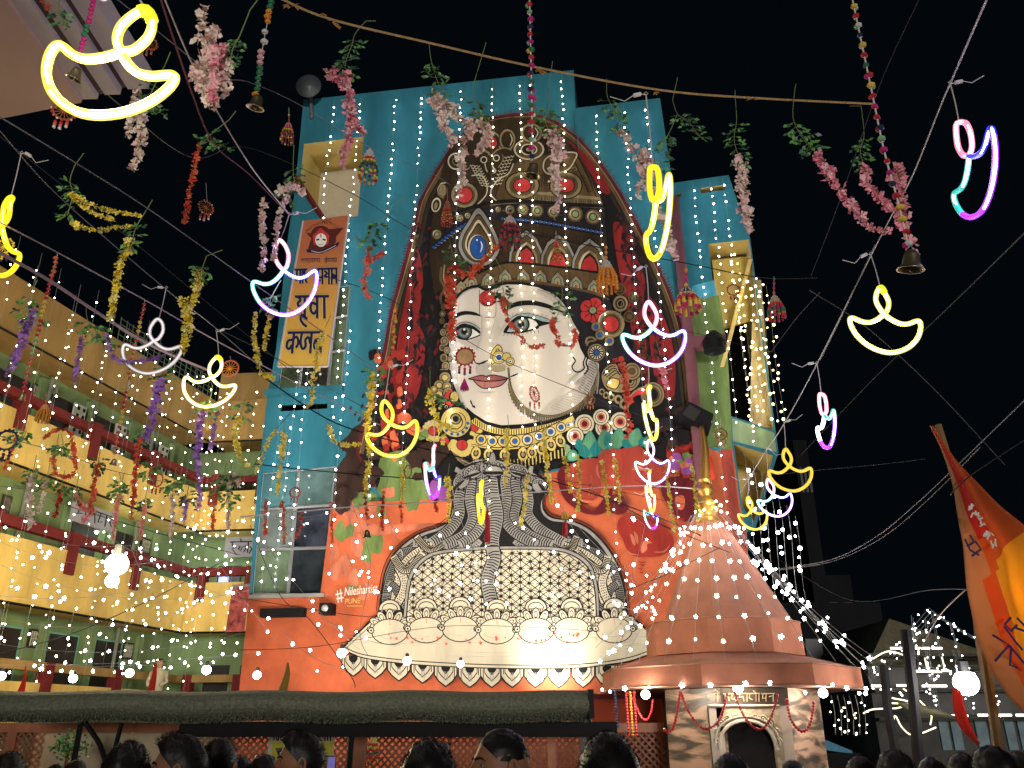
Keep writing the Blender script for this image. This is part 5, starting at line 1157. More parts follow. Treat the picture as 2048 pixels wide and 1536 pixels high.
WBL = mat("pale_blue_door", (.16, .24, .27), .5, var=.4, scale=2)
for x0, x1 in ((1866, 1884), (1890, 1908), (1938, 1960), (1966, 1984), (1996, 2014), (2022, 2044)):
    mb = MB(WBL); mb.box((hx(x0), HY - .08, hz(1500)), (hx(x1), HY - .003, hz(1437))); mb.build("shutter", hs_)
for y in (1310, 1380, 1436):
    mb = MB(mat("balcony_dark", (.05, .045, .04), .7)); mb.box((hx(1735), HY - .7, hz(y + 6)), (hx(2075), HY - .004, hz(y))); mb.build("balcony", hs_)
aw = MB(mat("awning_olive", (.20, .17, .08), .7, var=.2)); aw.hexa([(hx(1745), HY - 2.5, hz(1428)), (hx(1830), HY - 2.5, hz(1440)), (hx(1820), HY - .9, hz(1418)), (hx(1770), HY - .9, hz(1412)), (hx(1745), HY - 2.5, hz(1424)), (hx(1830), HY - 2.5, hz(1436)), (hx(1820), HY - .9, hz(1412)), (hx(1770), HY - .9, hz(1406))]); aw.build("awning", hs_)
# stall shelters under it
t = thing("market_stall", "low stall with a blue cover right of the shrine foot", "stall", at(1690, 1536, 17))
mb = MB(mat("blue_tarp", (.10, .30, .45), .6, var=.2)); a = [at(1652, 1480, 17), at(1705, 1502, 17), at(1705, 1508, 17), at(1652, 1500, 17)]; mb.hexa([a[3], a[2], a[2] + Vector((0, 1, 0)), a[3] + Vector((0, 1, 0)), a[0], a[1], a[1] + Vector((0, 1, 0)), a[0] + Vector((0, 1, 0))]); mb.build("cover", t)
mb = MB(BLACKP); mb.box((at(1655, 1500, 17).x, 17, 0), (at(1720, 1500, 17).x, 18, at(1690, 1506, 17).z)); mb.build("counter", t)
# poles
BAM = mat("bamboo", (.16, .095, .045), .6, var=.35, scale=4)
for (q, r_, Y_, lab, m_) in (([(1946, 1140), (1962, 1290), (1986, 1420), (2004, 1560)], .045, 8, "thin brown bamboo pole leaning in front of the lit house beside the orange flag", BAM),
                   ([(1768, 1330), (1776, 1420), (1800, 1545)], .06, 12, "dark upright pole before the left side of the lit house", BLACKP), ([(1812, 1260), (1828, 1400), (1840, 1545)], .07, 11, "thick dark pole before the middle of the lit house", BLACKP)):
    t = thing("pole", lab, "pole", at(q[-1][0], q[-1][1], Y_)); mb = MB(m_); mb.tube([at(x, y, Y_) for x, y in q] , r_, 7); mb.build("shaft", t)
# strong lamps
HOT = mat("lamp_white_hot", (1, .97, .92), .5, emit=30, var=0); HOTY = mat("lamp_warm_hot", (1, .9, .62), .5, emit=22, var=0)
def bulb_lamp(px, py, Y_, rp, power, col, label, m_=HOT, stick=None):
    c = at(px, py, Y_); r_ = rp * mpp(py, Y_); t = thing("hanging_bulb", label, "lamp", c)
    mb = MB(m_); mb.ball(c, r_, seg=12, rings=8); mb.smooth = True; mb.build("bulb", t)
    mb = MB(BLACKP); mb.lathe(c + Vector((0, 0, r_ * .8)), [(r_ * .5, 0), (r_ * .45, r_ * .9), (r_ * .15, r_ * 1.1)], 8); mb.build("socket", t)
    l_ = lamp("light", c + Vector((0, -r_ * 1.6, 0)), power, col, r_, t)
bulb_lamp(1932, 1366, 11, 24, 130, (1, .95, .88), "brightest white bulb in front of the lit house at lower right")
bulb_lamp(234, 1128, 15.5, 22, 950, (1, .85, .50), "glaring warm bulb on the front of the yellow gallery, upper one of two", HOTY)
bulb_lamp(224, 1162, 15.6, 13, 160, (1, .85, .50), "second warm glaring bulb just under the brightest one on the yellow gallery", HOTY)
bulb_lamp(1291, 1389, 11.0, 9, 22, (1, .9, .75), "round white bulb under the left corner of the shrine eave", HOTY)
bulb_lamp(1476, 1377, 10.9, 10, 26, (1, .9, .75), "round white bulb under the middle of the shrine eave", HOTY)
bulb_lamp(1646, 1386, 11.0, 9, 20, (1, .9, .8), "round white bulb under the right corner of the shrine eave", HOT)
for (x, y, Y_, r_, lab) in ((146, 1357, 14, 8, "white bulb above the grass roof left of the red post"), (259, 1346, 14, 8, "white bulb above the grass roof before the middle doors"), (413, 1340, 14.5, 9, "white bulb above the grass roof near the orange wall"), (514, 1350, 15, 8, "white drop shaped bulb in front of the orange wall foot"), (814, 1322, 15, 8, "white bulb in front of the left half of the painted platform"), (921, 1328, 15, 7, "white bulb in front of the middle of the painted platform"), (683, 1306, 15, 9, "clustered white bulbs at the left tip of the painted platform"), (3, 1352, 13, 8, "white bulb at the left picture edge above the grass roof")):
    bulb_lamp(x, y, Y_, r_, 9, (1, .95, .85), lab)
# floodlights added out of sight behind the grass roof to brighten the mural
def added_flood(px, py, Y_, power, label, tgt, spot=100, col=(1, .92, .80)):
    c = at(px, py, Y_); t = thing("floodlight", label, "floodlight", c)
    d = (tgt - c).normalized(); Mq = d.to_track_quat('-Z', 'Y').to_matrix()
    mb = MB(BLACKP)
    def tp(x, y, z): return c + Mq @ Vector((x, y, z))
    mb.hexa([tp(-.25, -.16, 0), tp(.25, -.16, 0), tp(.25, .16, 0), tp(-.25, .16, 0), tp(-.2, -.12, .14), tp(.2, -.12, .14), tp(.2, .12, .14), tp(-.2, .12, .14)]); mb.build("housing", t)
    mb = MB(HOT); mb.hexa([tp(-.22, -.13, -.012), tp(.22, -.13, -.012), tp(.22, .13, -.012), tp(-.22, .13, -.012), tp(-.22, -.13, -.003), tp(.22, -.13, -.003), tp(.22, .13, -.003), tp(-.22, .13, -.003)]); mb.build("lens", t)
    l = bpy.data.lights.new("added_flood", "SPOT"); l.energy = power; l.color = col; l.spot_size = R(spot); l.spot_blend = 1.0; l.shadow_soft_size = .25
    o = bpy.data.objects.new("light", l); C.objects.link(o); o.parent = t; o.rotation_euler = Mq.to_euler(); o.location = Mq @ Vector((0, 0, -.05))
    mb = MB(BLACKP); mb.tube([c + Vector((0, 0, -.1)), Vector((c.x, c.y, .0))], .03, 5); mb.build("stand", t)
added_flood(1100, 1436, 20.4, 1000, "added black floodlight behind the grass roof under the burnt out middle of the painted platform", wl(1110, 1300), 84)
added_flood(900, 1436, 15.5, 2500, "added black floodlight on a stand behind the grass roof aimed at the painted face", wl(930, 760), 120)
added_flood(640, 1436, 16.5, 1250, "added black floodlight on a stand behind the grass roof aimed at the orange wall", wl(650, 1150), 120)
added_flood(1180, 1436, 14.5, 1200, "added black floodlight near the grass roof end aimed at the right of the mural", wl(1250, 900), 120)

# ------------------------------------------------------------------ flags
def cloth(name, label, cat, L_, R_, Y_, mats, wave=.10, nu=14, nv=22, colf=None, depth=.0):
    Lc = catmull([at(x, y, Y_) for x, y in L_], 6); Rc = catmull([at(x, y, Y_ + depth) for x, y in R_], 6)
    def pick(c, t): i = t * (len(c) - 1); k = min(int(i), len(c) - 2); return c[k].lerp(c[k + 1], i - k)
    t_ = thing(name, label, cat, Lc[-1]); mb = MB(*mats); g_ = []
    for j in range(nv + 1):
        for i in range(nu + 1):
            u, v = i / nu, j / nv; p = pick(Lc, v).lerp(pick(Rc, v), u); W_ = (pick(Rc, v) - pick(Lc, v)).length
            p = p + Vector((0, 1, 0)) * (wave * min(1, W_) * math.sin(u * 9 + v * 3) + .04 * noise.noise(p * 3)); mb.v.append(p)
    for j in range(nv):
        for i in range(nu):
            a = j * (nu + 1) + i; mb.f.append((a, a + 1, a + nu + 2, a + nu + 1)); mb.m.append(colf(i / nu, j / nv) if colf else 0)
    mb.smooth = True; o = mb.build("cloth", t_); md = o.modifiers.new("s", "SOLIDIFY"); md.thickness = .006; return t_, pick, Lc, Rc
def translucent(name, c1, c2, axis_scale=.9):
    m = bpy.data.materials.new(name); m.use_nodes = True; t = m.node_tree; N, L = t.nodes, t.links; b = N["Principled BSDF"]; b.inputs["Roughness"].default_value = .8
    tc = N.new("ShaderNodeTexCoord"); nz = N.new("ShaderNodeTexNoise"); nz.inputs["Scale"].default_value = axis_scale; nz.inputs["Detail"].default_value = 4; rp = N.new("ShaderNodeValToRGB")
    rp.color_ramp.elements[0].position = .42; rp.color_ramp.elements[1].position = .6; rp.color_ramp.elements[0].color = (*c1, 1); rp.color_ramp.elements[1].color = (*c2, 1)
    L.new(tc.outputs["Object"], nz.inputs["Vector"]); L.new(nz.outputs["Fac"], rp.inputs[0]); L.new(rp.outputs[0], b.inputs["Base Color"])
    tr_ = N.new("ShaderNodeBsdfTranslucent"); L.new(rp.outputs[0], tr_.inputs[0]); mx = N.new("ShaderNodeMixShader"); mx.inputs[0].default_value = .5
    L.new(b.outputs[0], mx.inputs[1]); L.new(tr_.outputs[0], mx.inputs[2]); L.new(mx.outputs[0], N["Material Output"].inputs[0]); MATS[name] = m; return m
FO = translucent("saffron_cloth", (.50, .11, .02), (.58, .17, .02)); FY = translucent("yellow_print_cloth", (.75, .35, .02), (.80, .50, .03)); FC = translucent("peach_hem_cloth", (.42, .22, .11), (.50, .26, .12)); FR = translucent("red_cloth_lit", (.42, .03, .02), (.5, .05, .02))
FYY = 6.0
tf, pk, LcF, RcF = cloth("saffron_flag", "large saffron and yellow printed flag glowing from behind at the right edge", "flag", [(1858, 852), (1888, 920), (1915, 1010), (1934, 1100), (1945, 1180), (1960, 1260), (1985, 1330), (2020, 1390), (2075, 1450)], [(1868, 855), (1905, 910), (1950, 965), (2000, 1020), (2060, 1075), (2090, 1150), (2120, 1250), (2140, 1350), (2150, 1440)], FYY, [FO, FY, FC, FR], wave=.12, nu=22, nv=34,
    colf=lambda u, v: 2 if u < .16 + (.10 if v < .5 else 0) else (3 if v < .38 and u < .5 else (1 if v > .46 and u > .30 and (u * 1.2 + v) > .86 else 0)))
lamp("light", at(2022, 1205, FYY + .26), 60, (1, .92, .75), .12)
t = thing("hanging_bulb", "white bulb shining through the saffron flag at the right edge", "lamp", at(2022, 1205, FYY + .55)); mb = MB(HOT); mb.ball(at(2022, 1205, FYY + .55), .10, seg=10, rings=6); mb.build("bulb", t)
mb = MB(BAM); mb.tube([at(1876, 850, FYY + .2), at(1910, 960, FYY + .2), at(1952, 1170, FYY + .3), at(2006, 1545, FYY + .3)], .03, 6); mb.build("staff", tf)
NVI = mat("flag_ink", (.05, .04, .14), .6, var=0); WTI = mat("flag_white", (.75, .70, .62), .6, var=0)
def fst(q, r_, m_): mb.tube([at(x, y, FYY - .16) for x, y in q], r_, 4)
mb = MB(NVI)
for q in ([(1930, 1078), (1940, 1100), (1958, 1110)], [(1934, 1092), (1948, 1084), (1940, 1070)], [(1944, 1112), (1962, 1098), (1950, 1082)], [(1990, 1322), (2018, 1290), (1985, 1270)], [(2022, 1298), (2020, 1330), (2036, 1336)], [(2018, 1290), (2060, 1340)], [(2030, 1255), (2048, 1262)], [(2008, 1252), (2030, 1282), (2045, 1300)], [(2022, 1235), (2010, 1248), (2022, 1262), (2034, 1250)], [(2034, 1236), (2050, 1252)]): fst(q, .008, NVI)
mb.build("lettering", tf, kind="stuff")
mb = MB(WTI)
for k in range(26):
    x = 1940 + k * 2.0 + random.uniform(-7, 7); y = 1008 + k * 3.2 + random.uniform(-9, 9); fst([(x, y), (x + random.uniform(-8, 8), y + random.uniform(3, 12))], .006, WTI)
mb.build("printed_figure", tf, kind="stuff")
t2, *_ = cloth("red_pennant", "small red pennant hanging below the bright bulb at lower right", "flag", [(1905, 1372), (1907, 1420), (1925, 1460), (1955, 1490)], [(1922, 1382), (1932, 1420), (1945, 1455), (1962, 1488)], 10.6, [FR], nu=5, nv=8, wave=.05)
for (q1, q2, Y_, lab) in (([(52, 1330), (44, 1360), (30, 1392)], [(53, 1332), (52, 1365), (47, 1396)], 12.5, "red pennant above the grass roof at far left"), ([(308, 1325), (302, 1360), (290, 1392)], [(313, 1328), (314, 1362), (308, 1396)], 12.5, "red pennant above the grass roof beside the man in the gallery"), ([(574, 1325), (568, 1350), (555, 1385)], [(577, 1325), (580, 1350), (574, 1385)], 12.8, "dull yellow folded pennant before the orange wall foot")):
    cloth("pennant", lab, "flag", q1, q2, Y_, [FR if "red" in lab else mat("mustard_cloth", (.20, .12, .02), .7)], nu=4, nv=8, wave=.04)

# ------------------------------------------------------------------ ropes and wires
def rope(pts, Ys, r_, m_, name, label, cat="rope", sm=8):
    n = len(pts); P3 = [at(x, y, Ys[0] + (Ys[1] - Ys[0]) * i / (n - 1)) for i, (x, y) in enumerate(pts)]
    mb = MB(m_); mb.tube(catmull(P3, sm), r_, 4); o = mb.build(name); tag(o, label, cat); return o
JUTE = mat("jute", (.42, .27, .12), .8, var=.25, scale=20); WIREG = mat("wire_grey", (.20, .19, .20), .5, var=.1); WIREB = mat("wire_black", (.012, .012, .013), .5, var=.1); WIREW = mat("wire_white", (.62, .56, .58), .5, var=.05); WIREP = mat("wire_lilac", (.36, .26, .34), .6, var=.1); WIRED = mat("wire_dim", (.06, .06, .065), .6, var=.1)
jr = rope([(555, -6), (660, 38), (860, 86), (1070, 134), (1320, 180), (1510, 196), (1750, 208)], (5.2, 6.6), .013, JUTE, "jute_rope", "thick tan rope crossing the sky above the mural")
LN_ = [
 ([(-10, 228), (150, 325), (300, 420), (500, 562), (640, 660), (760, 745)], (4, 8), .005, WIREG, "pale grey wire from the pink building crossing over the yellow flowers"),
 ([(-10, 440), (115, 505), (290, 600), (430, 680), (600, 770), (760, 850)], (5, 10), .007, WIREP, "lilac cord holding the long bead strands at left"),
 ([(-10, 500), (100, 562), (190, 622), (300, 690), (420, 742)], (5, 8.5), .016, WIREP, "thick lilac rope carrying the purple flowers"),
 ([(320, -5), (385, 190), (430, 290), (500, 350), (578, 430)], (3.6, 6), .006, mat("wire_maroon", (.20, .06, .08), .6), "maroon twisted cord running down to the rainbow lamp"),
 ([(328, -5), (400, 160), (500, 330), (580, 430)], (3.5, 6.1), .005, WIREW, "white cable beside the maroon twisted cord"),
 ([(230, -5), (300, 50), (430, 150), (500, 165), (600, 210), (740, 295), (860, 345), (900, 370)], (4, 9), .004, WIREG, "thin grey wire behind the pink and white flower bunch"),
 ([(180, 150), (240, 210), (385, 315), (500, 271 + 25), (700, 385), (815, 455), (1000, 560)], (5, 12), .006, WIREB, "black wire in front of the left of the blue wall"),
 ([(-10, 250), (120, 395), (330, 577), (430, 655), (560, 770)], (5, 9), .004, WIREG, "thin wire holding the white and yellow lamps at left"),
 ([(430, 655), (560, 720), (700, 800), (860, 880), (1000, 960)], (8, 12), .005, WIREB, "black wire from the pale yellow lamp past the yellow lamp"),
 ([(-10, 265), (250, 470), (420, 610), (600, 760), (640, 830)], (7, 11), .004, WIRED, "faint dark wire behind the yellow flower strands"),
 ([(660, 555), (760, 590), (905, 665), (1010, 722), (1200, 800), (1330, 850)], (11, 13), .006, WIREB, "dark wire crossing the painted face"),
 ([(1000, 455), (1200, 495), (1380, 528), (1520, 555), (1635, 556)], (9, 7.5), .007, WIREB, "black wire over the veil towards the two hanging tassels at right"),
 ([(1360, 660), (1430, 675), (1520, 700), (1542, 703)], (11, 9), .005, WIREB, "short black wire beside the yellow alcove"),
 ([(1975, -5), (1900, 168), (1880, 215), (1830, 340), (1800, 400), (1745, 505), (1630, 735), (1568, 848), (1530, 905), (1480, 985)], (3.6, 13), .007, WIREW, "twisted white cable descending from the top right corner past every lamp at right"),
 ([(1750, 490), (1680, 640), (1640, 720)], (5.8, 7.6), .004, WIREG, "second thin cord beside the twisted white cable"),
 ([(2060, 455), (1900, 612), (1740, 765), (1600, 912)], (5, 14), .005, WIRED, "faint wire rising to the right edge beyond the warm lamp"),
 ([(1618, 580), (1740, 660), (1880, 790), (2010, 930)], (6, 9), .004, WIRED, "faint wire falling to the right behind the warm lamp"),
 ([(1640, 585), (1590, 640), (1542, 705)], (7, 9), .004, WIRED, "faint wire from the knot down to the white wall edge"),
 ([(1840, -5), (1760, 170), (1680, 400), (1622, 552)], (5, 7.5), .004, WIRED, "faint wire from the top behind the pompom bell string"),
 ([(480, 1034), (700, 1014), (860, 1004), (1000, 990), (1260, 972), (1400, 978)], (10, 12), .008, WIREW, "pale cable stretched level across the painted snake necks"),
 ([(1540, 1140), (1660, 1120), (1750, 1075), (1830, 1010), (1910, 935), (2060, 790)], (13, 8), .006, WIREG, "double looking cable sagging up to the saffron flag"),
 ([(1540, 1142), (1660, 1124), (1760, 1078), (1850, 1005), (1960, 895)], (13, 8.2), .005, WIREG, "lower twin of the cable sagging to the saffron flag"),
 ([(1545, 950), (1640, 940), (1750, 930), (1850, 918)], (10, 12), .004, WIRED, "faint level wire right of the outlined yellow lamp"),
 ([(500, 735), (640, 830), (735, 868), (860, 900), (1100, 960), (1330, 1040), (1440, 1090)], (9, 12), .008, WIREB, "heavy black wire running down across the neck of the mural"),
 ([(510, 928), (600, 938), (730, 950), (800, 955), (900, 962)], (11, 12), .008, WIREB, "black wire level across the top of the lower glazing"),
 ([(505, 935), (560, 850), (640, 760)], (11, 12), .004, WIREB, "steep black wire at the left of the blue wall"),
 ([(1270, 960), (1400, 1010), (1350, 1005), (1100, 955)], (12, 12), .004, WIREB, "dark cord over the red painted pepper"),
 ([(1180, 980), (1300, 1040), (1460, 1105)], (12, 11), .006, WIREB, "black wire running to the spire shoulder"),
 ([(1250, 1182), (1330, 1150), (1380, 1125), (1440, 1095)], (12, 11), .005, WIREB, "black wire rising to the spire from the throne edge"),
 ([(500, 1050), (560, 1190), (620, 1240), (700, 1350), (710, 1375)], (13, 14), .006, WIREB, "black wire falling in front of the orange wall"),
 ([(700, 1000), (740, 1120), (720, 1260), (735, 1310)], (14, 14), .004, WIREB, "thin black cord hanging before the throne's left shoulder"),
 ([(480, 1196), (600, 1215), (700, 1230), (760, 1235)], (15, 16), .006, WIREB, "black wire on the orange wall leading to the small camera"),
 ([(480, 1300), (640, 1292), (900, 1252), (1200, 1262)], (13, 14), .004, WIREB, "thin wire level over the painted domes"),
 ([(-10, 1310), (150, 1265), (300, 1200), (385, 1155), (450, 1120)], (11, 15), .007, WIREB, "dark wire rising across the lower yellow parapet"),
 ([(-10, 870), (120, 905), (240, 945), (400, 970), (520, 945)], (9, 15), .005, WIREB, "dark wire strung in front of the upper gallery"),
 ([(0, 972), (70, 984), (130, 1010), (330, 1070), (480, 1110)], (9, 15), .006, WIREB, "dark wire in front of the middle gallery doors"),
 ([(1560, 1120), (1700, 1200), (1860, 1180), (1960, 1180)], (14, 9), .004, WIRED, "faint wire in front of the dark blocks at right"),
 ([(1840, 1300), (1880, 1230), (1950, 1165), (2060, 1090)], (10, 6.2), .006, mat("wire_rust", (.20, .05, .02), .6), "rusty wire crossing the saffron flag"),
 ([(1900, 990), (1930, 960), (1980, 925), (2050, 880)], (6.0, 5.6), .005, WIREB, "black wire crossing the narrow top of the saffron flag"),
]
for q in LN_: rope(q[0], q[1], q[2], q[3], "wire", q[4], "wire")
# leaf scraps tied on the jute rope
SCR = mat("dry_leaf", (.35, .17, .05), .8, var=.3)
for (x, y, r_) in ((575, 8, .05), (592, 10, .05), (645, 26, .035), (666, 42, .07), (1075, 138, .06), (1508, 196, .07), (1310, 183, .03)):
    mb = MB(SCR); c = at(x, y, 5.2 + (x - 555) / 1195 * 1.4 - .02)
    for k in range(4): d = Vector((random.uniform(-1, 1), random.uniform(-.3, .3), random.uniform(-1, .2))) * r_; mb.quad(c, c + d + Vector((r_ * .4, 0, 0)), c + d * 1.3 + Vector((0, .01, 0)), c + d * .6 - Vector((r_ * .3, .0, 0)))
    o = mb.build("dry_leaf_tuft"); tag(o, ["first", "second", "third", "fourth", "fifth", "seventh", "sixth"][int(x > 580) + int(x > 640) + int(x > 660) + int(x > 1000) + int(x > 1400) + (2 if 1300 < x < 1400 else 0)] + " dry leaf scrap from the left knotted on the tan rope", "leaf", "dry scraps tied on the tan rope")
# ------------------------------------------------------------------ fairy light strings
ORD = ["first", "second", "third", "fourth", "fifth", "sixth", "seventh", "eighth", "ninth", "tenth", "eleventh", "twelfth", "thirteenth", "fourteenth", "fifteenth", "sixteenth", "seventeenth", "eighteenth", "nineteenth", "twentieth", "twenty-first", "twenty-second", "twenty-third", "twenty-fourth", "twenty-fifth"]
FB = {"white": mat("fairy_white", (.95, .97, 1.0), .5, emit=32, var=0), "warm": mat("fairy_warm", (1, .88, .60), .5, emit=26, var=0), "gold": mat("fairy_gold", (1, .80, .34), .5, emit=9, var=0)}
for m_ in FB.values(): m_.cycles.emission_sampling = "AUTO"
FBM = {}
for k_, m_ in FB.items():
    b_ = MB(m_); b_.ball((0, 0, 0), 1.0, seg=5, rings=3); me = b_.build("proto_bulb"); FBM[k_] = me.data; bpy.data.objects.remove(me)
CAB = mat("clear_cable", (.30, .30, .28), .4, var=.05)
STAR = {}
def glare_star_mesh(kind):
    """a bulb with glowing glare spikes round it"""
    if kind in STAR: return STAR[kind]
    b_ = MB(FB[kind]); b_.ball((0, 0, 0), .8, seg=5, rings=3)
    for i in range(5):  # spikes give the star of the bulb's glare a shape
        a = 2 * math.pi * i / 5; d = Vector((math.cos(a), 0, math.sin(a))); s_ = Vector((-d.z, 0, d.x)) * .26
        b_.hexa([s_ + Vector((0, -.15, 0)), -s_ + Vector((0, -.15, 0)), -s_ + Vector((0, .15, 0)), s_ + Vector((0, .15, 0)), d * 1.55 + s_ + Vector((0, -.15, 0)), d * 1.55 - s_ + Vector((0, -.15, 0)), d * 1.55 - s_ + Vector((0, .15, 0)), d * 1.55 + s_ + Vector((0, .15, 0))])
    o = b_.build("proto_glare_star"); STAR[kind] = o.data; bpy.data.objects.remove(o); return STAR[kind]
def light_string(P3, step, rad, kind, label, group, star=False, jit=.12, cab=.004, drop=0.0):
    P3 = [Vector(p) for p in P3]; t = thing("light_string", label, "string lights", P3[0], group)
    mb = MB(CAB); mb.tube(P3, cab, 3, cap=False); mb.build("cable", t)
    q = resample(P3, step)
    for p in q[1:]:
        if random.random() < .04: continue
        o = bpy.data.objects.new("light_bulb", glare_star_mesh(kind) if star else FBM[kind]); C.objects.link(o); o.parent = t
        s_ = rad * random.uniform(.6, 1.25); o.location = p + Vector((random.uniform(-1, 1), random.uniform(-1, 1), random.uniform(-1, 1))) * step * jit - P3[0] + Vector((0, -rad, -drop)); o.scale = (s_,) * 3
        if star: o.rotation_euler = (random.uniform(-.4, .4), random.uniform(0, 6), random.uniform(-.5, .5))
def vert(p, z1, n=6): return [Vector((p.x + .02 * math.sin(i), p.y, p.z + (z1 - p.z) * i / n)) for i in range(n + 1)]
# curtain down the mural wall
def roofy(x): return 200 - (x - 607) * .111 if x < 1150 else (214 - (x - 1155) * .12 if x < 1325 else 362 - (x - 1345) * .14)
for no, (x, yb, kd) in enumerate(((668, 590, "white"), (722, 880, "white"), (792, 1010, "white"), (843, 930, "white"), (922, 840, "white"), (985, 1180, "warm"), (1040, 860, "warm"), (1062, 900, "warm"), (1123, 1000, "warm"), (1190, 1130, "warm"), (1247, 1000, "white"), (1290, 1180, "white"), (1385, 1150, "white"), (1420, 860, "white"), (1445, 900, "white"))):
    top = wl(x, roofy(x) + 8, .2); zb = wl(x, yb, .2).z
    light_string(vert(top, zb, 10), .30, .0225, kd, ORD[no] + " fairy light string from the left hanging down the mural wall", "fairy light strings hanging down the mural wall", jit=.13, cab=.003)
for no, (x, y0, y1) in enumerate(((565, 790, 1180), (600, 700, 1180), (650, 420, 1100), (700, 640, 1150))):
    top = wl(x, y0, .3); light_string(vert(top, wl(x, y1, .3).z, 8), .36, .028, "white", ORD[no] + " fairy light string from the left over the glazed corner", "fairy light strings over the glazed corner", jit=.1, cab=.003)
for i in range(6):   # curtain in the yellow alcove
    x = 1462 + i * 14; y0 = 500 + i * 14; top = wl(x, y0, .1 + .1 * (i % 3)); light_string(vert(top, wl(x, 850, .2).z, 8), .27, .036, "gold", ORD[i] + " warm fairy light string from the left before the yellow alcove", "warm fairy light strings before the yellow alcove", jit=.3, cab=.003)
for i in range(7):
    x = 1488 + i * 17; light_string(vert(at(x, 900 + 22 * i, 14.5), at(x, 1200, 14.5).z, 6), .3, .032, "white", ORD[i] + " fairy light string from the left against the night right of the spire", "fairy light strings right of the spire", jit=.3, cab=.003)
# gallery curtains
for i in range(25):
    tt = .3 + i * .43; p = L1a + LD * tt + LN * (.35 + .25 * (i % 3)); top = Vector((p.x, p.y, zl(775) - random.uniform(-.1, .3)))
    light_string(vert(top, zl(1405) + random.uniform(-.2, 1.2), 8), .36 + .03 * (i % 3), .020, "warm", ORD[i] + " warm light string from the left down the yellow galleries", "fairy light strings on the yellow galleries", jit=.16, cab=.0025)
for i in range(5):
    p = L2a + L2D * (.1 + i * .45) + L2N * .3; light_string(vert(Vector((p.x, p.y, zl(775))), zl(1300), 8), .38, .024, "warm", ORD[i] + " light string from the left on the far gallery bay", "fairy light strings on the far gallery bay", jit=.16, cab=.0025)
# draped white strings, nearer, over the square at left and on the mural foot
def sag(a, b, s_, n=12): return [a.lerp(b, i / n) - Vector((0, 0, s_ * 4 * (i / n) * (1 - i / n))) for i in range(n + 1)]
DR = [((-20, 1060), (520, 1030), 11, 13, .35), ((-20, 1075), (330, 1120), 10.5, 12.5, .2), ((0, 1130), (500, 1180), 12, 14, .3), ((-20, 1190), (480, 1120), 11.5, 13.5, .25), ((20, 1240), (470, 1180), 12, 14, .3), ((-20, 1285), (480, 1268), 12, 14, .2), ((40, 1325), (500, 1305), 12, 14, .12), ((-20, 1330), (480, 1309), 12.4, 14.2, .05), ((180, 1050), (500, 1210), 12, 14, .1), ((380, 1030), (560, 1290), 13, 14.5, .1), ((500, 1040), (720, 1300), 13, 15, .15), ((260, 1090), (350, 1250), 12, 13, .1)]
for no, (a, b, ya, yb_, s_) in enumerate(DR[:9] + DR[9:]): light_string(sag(at(*a, ya), at(*b, yb_), s_), .27, .0155, "white", ORD[no] + " white star light string from the top draped before the galleries", "star light strings draped before the galleries", star=True, jit=.5, cab=.003, drop=.03)
DM = [((500, 1030), (692, 1015)), ((692, 1015), (775, 1012)), ((692, 1015), (745, 1160)), ((775, 1012), (800, 1085)), ((690, 1100), (760, 1190)), ((720, 1060), (765, 1200)), ((745, 1190), (1000, 1130)), ((800, 1130), (1060, 1215)), ((860, 1040), (1010, 1180)), ((1000, 1000), (1150, 1150)), ((1060, 1180), (1260, 1130)), ((1120, 1010), (1300, 1180)), ((1240, 975), (1290, 1050)), ((1290, 1050), (1230, 1250)), ((1200, 1190), (1330, 1220)), ((640, 1230), (800, 1290)), ((560, 1260), (700, 1340)), ((900, 960), (960, 1140)), ((1080, 940), (1180, 1100)), ((1250, 1130), (1330, 1260))]
for no, (a, b) in enumerate(DM): light_string(sag(at(*a, 13.5), at(*b, 14.5), .12), .32, .017, "white", ORD[no] + " white star light string from the left draped before the painted throne", "star light strings draped before the painted throne", star=True, jit=.35, cab=.004, drop=.03)
# strings fanned round the spire
top0 = Vector((c1[0], SY, c1[2] + .12))
for i in range(15):
    a = R(180 + 12 * i + 5); d = Vector((math.cos(a), math.sin(a), 0)); f_ = e0[1] * random.uniform(1.0, 1.03)
    st = top0 + d * .26; en = Vector((e0[0], SY, e1[2] + .03)) + d * f_
    light_string(sag(st, en, -.04 if 2 < i < 12 else .08), .33, .017, "warm" if i < 7 else "white", ORD[i] + " fairy light string from the left fanned over the spire", "fairy light strings fanned round the spire", star=True, jit=.1, cab=.0035)
for i in range(3):
    for s_ in (-1, 1):
        st = top0 + Vector((s_ * .2, -.1 * i, 0)); en = Vector((e0[0] + s_ * e0[1] * (1.02 + .03 * i), SY - .5 - .2 * i, e1[2] + (.0 if s_ > 0 else .25 * i)))
        light_string(sag(st, en, .12 + .05 * i), .33, .016, "white", ORD[i] + (" outer light string clear of the spire on its left side" if s_ < 0 else " outer light string clear of the spire on its right side"), "outer fairy light strings beside the spire", star=True, jit=.2, cab=.0035)
lamp("light", top0 + Vector((0, -.5, .3)), 14, (1, .9, .7), .1, sh)
for k in range(2):
    pts = [top0 + Vector((.2 * math.cos(a), .2 * math.sin(a), .05 + k * .12)) for a in [j * .7 for j in range(10)]]
    light_string(pts, .2, .015, "warm", ORD[k] + " fairy light string from below wound round the gilded finial", "fairy light strings wound on the finial", star=True, jit=.1)
pts = [Vector((e0[0] + e0[1] * 1.02 * math.cos(R(180 + a * 9)), SY + e0[1] * 1.02 * math.sin(R(180 + a * 9)), e0[2] - .03)) for a in range(21)]
light_string(pts, .36, .016, "white", "fairy light string running under the shrine eave edge", None, star=True, jit=.2)
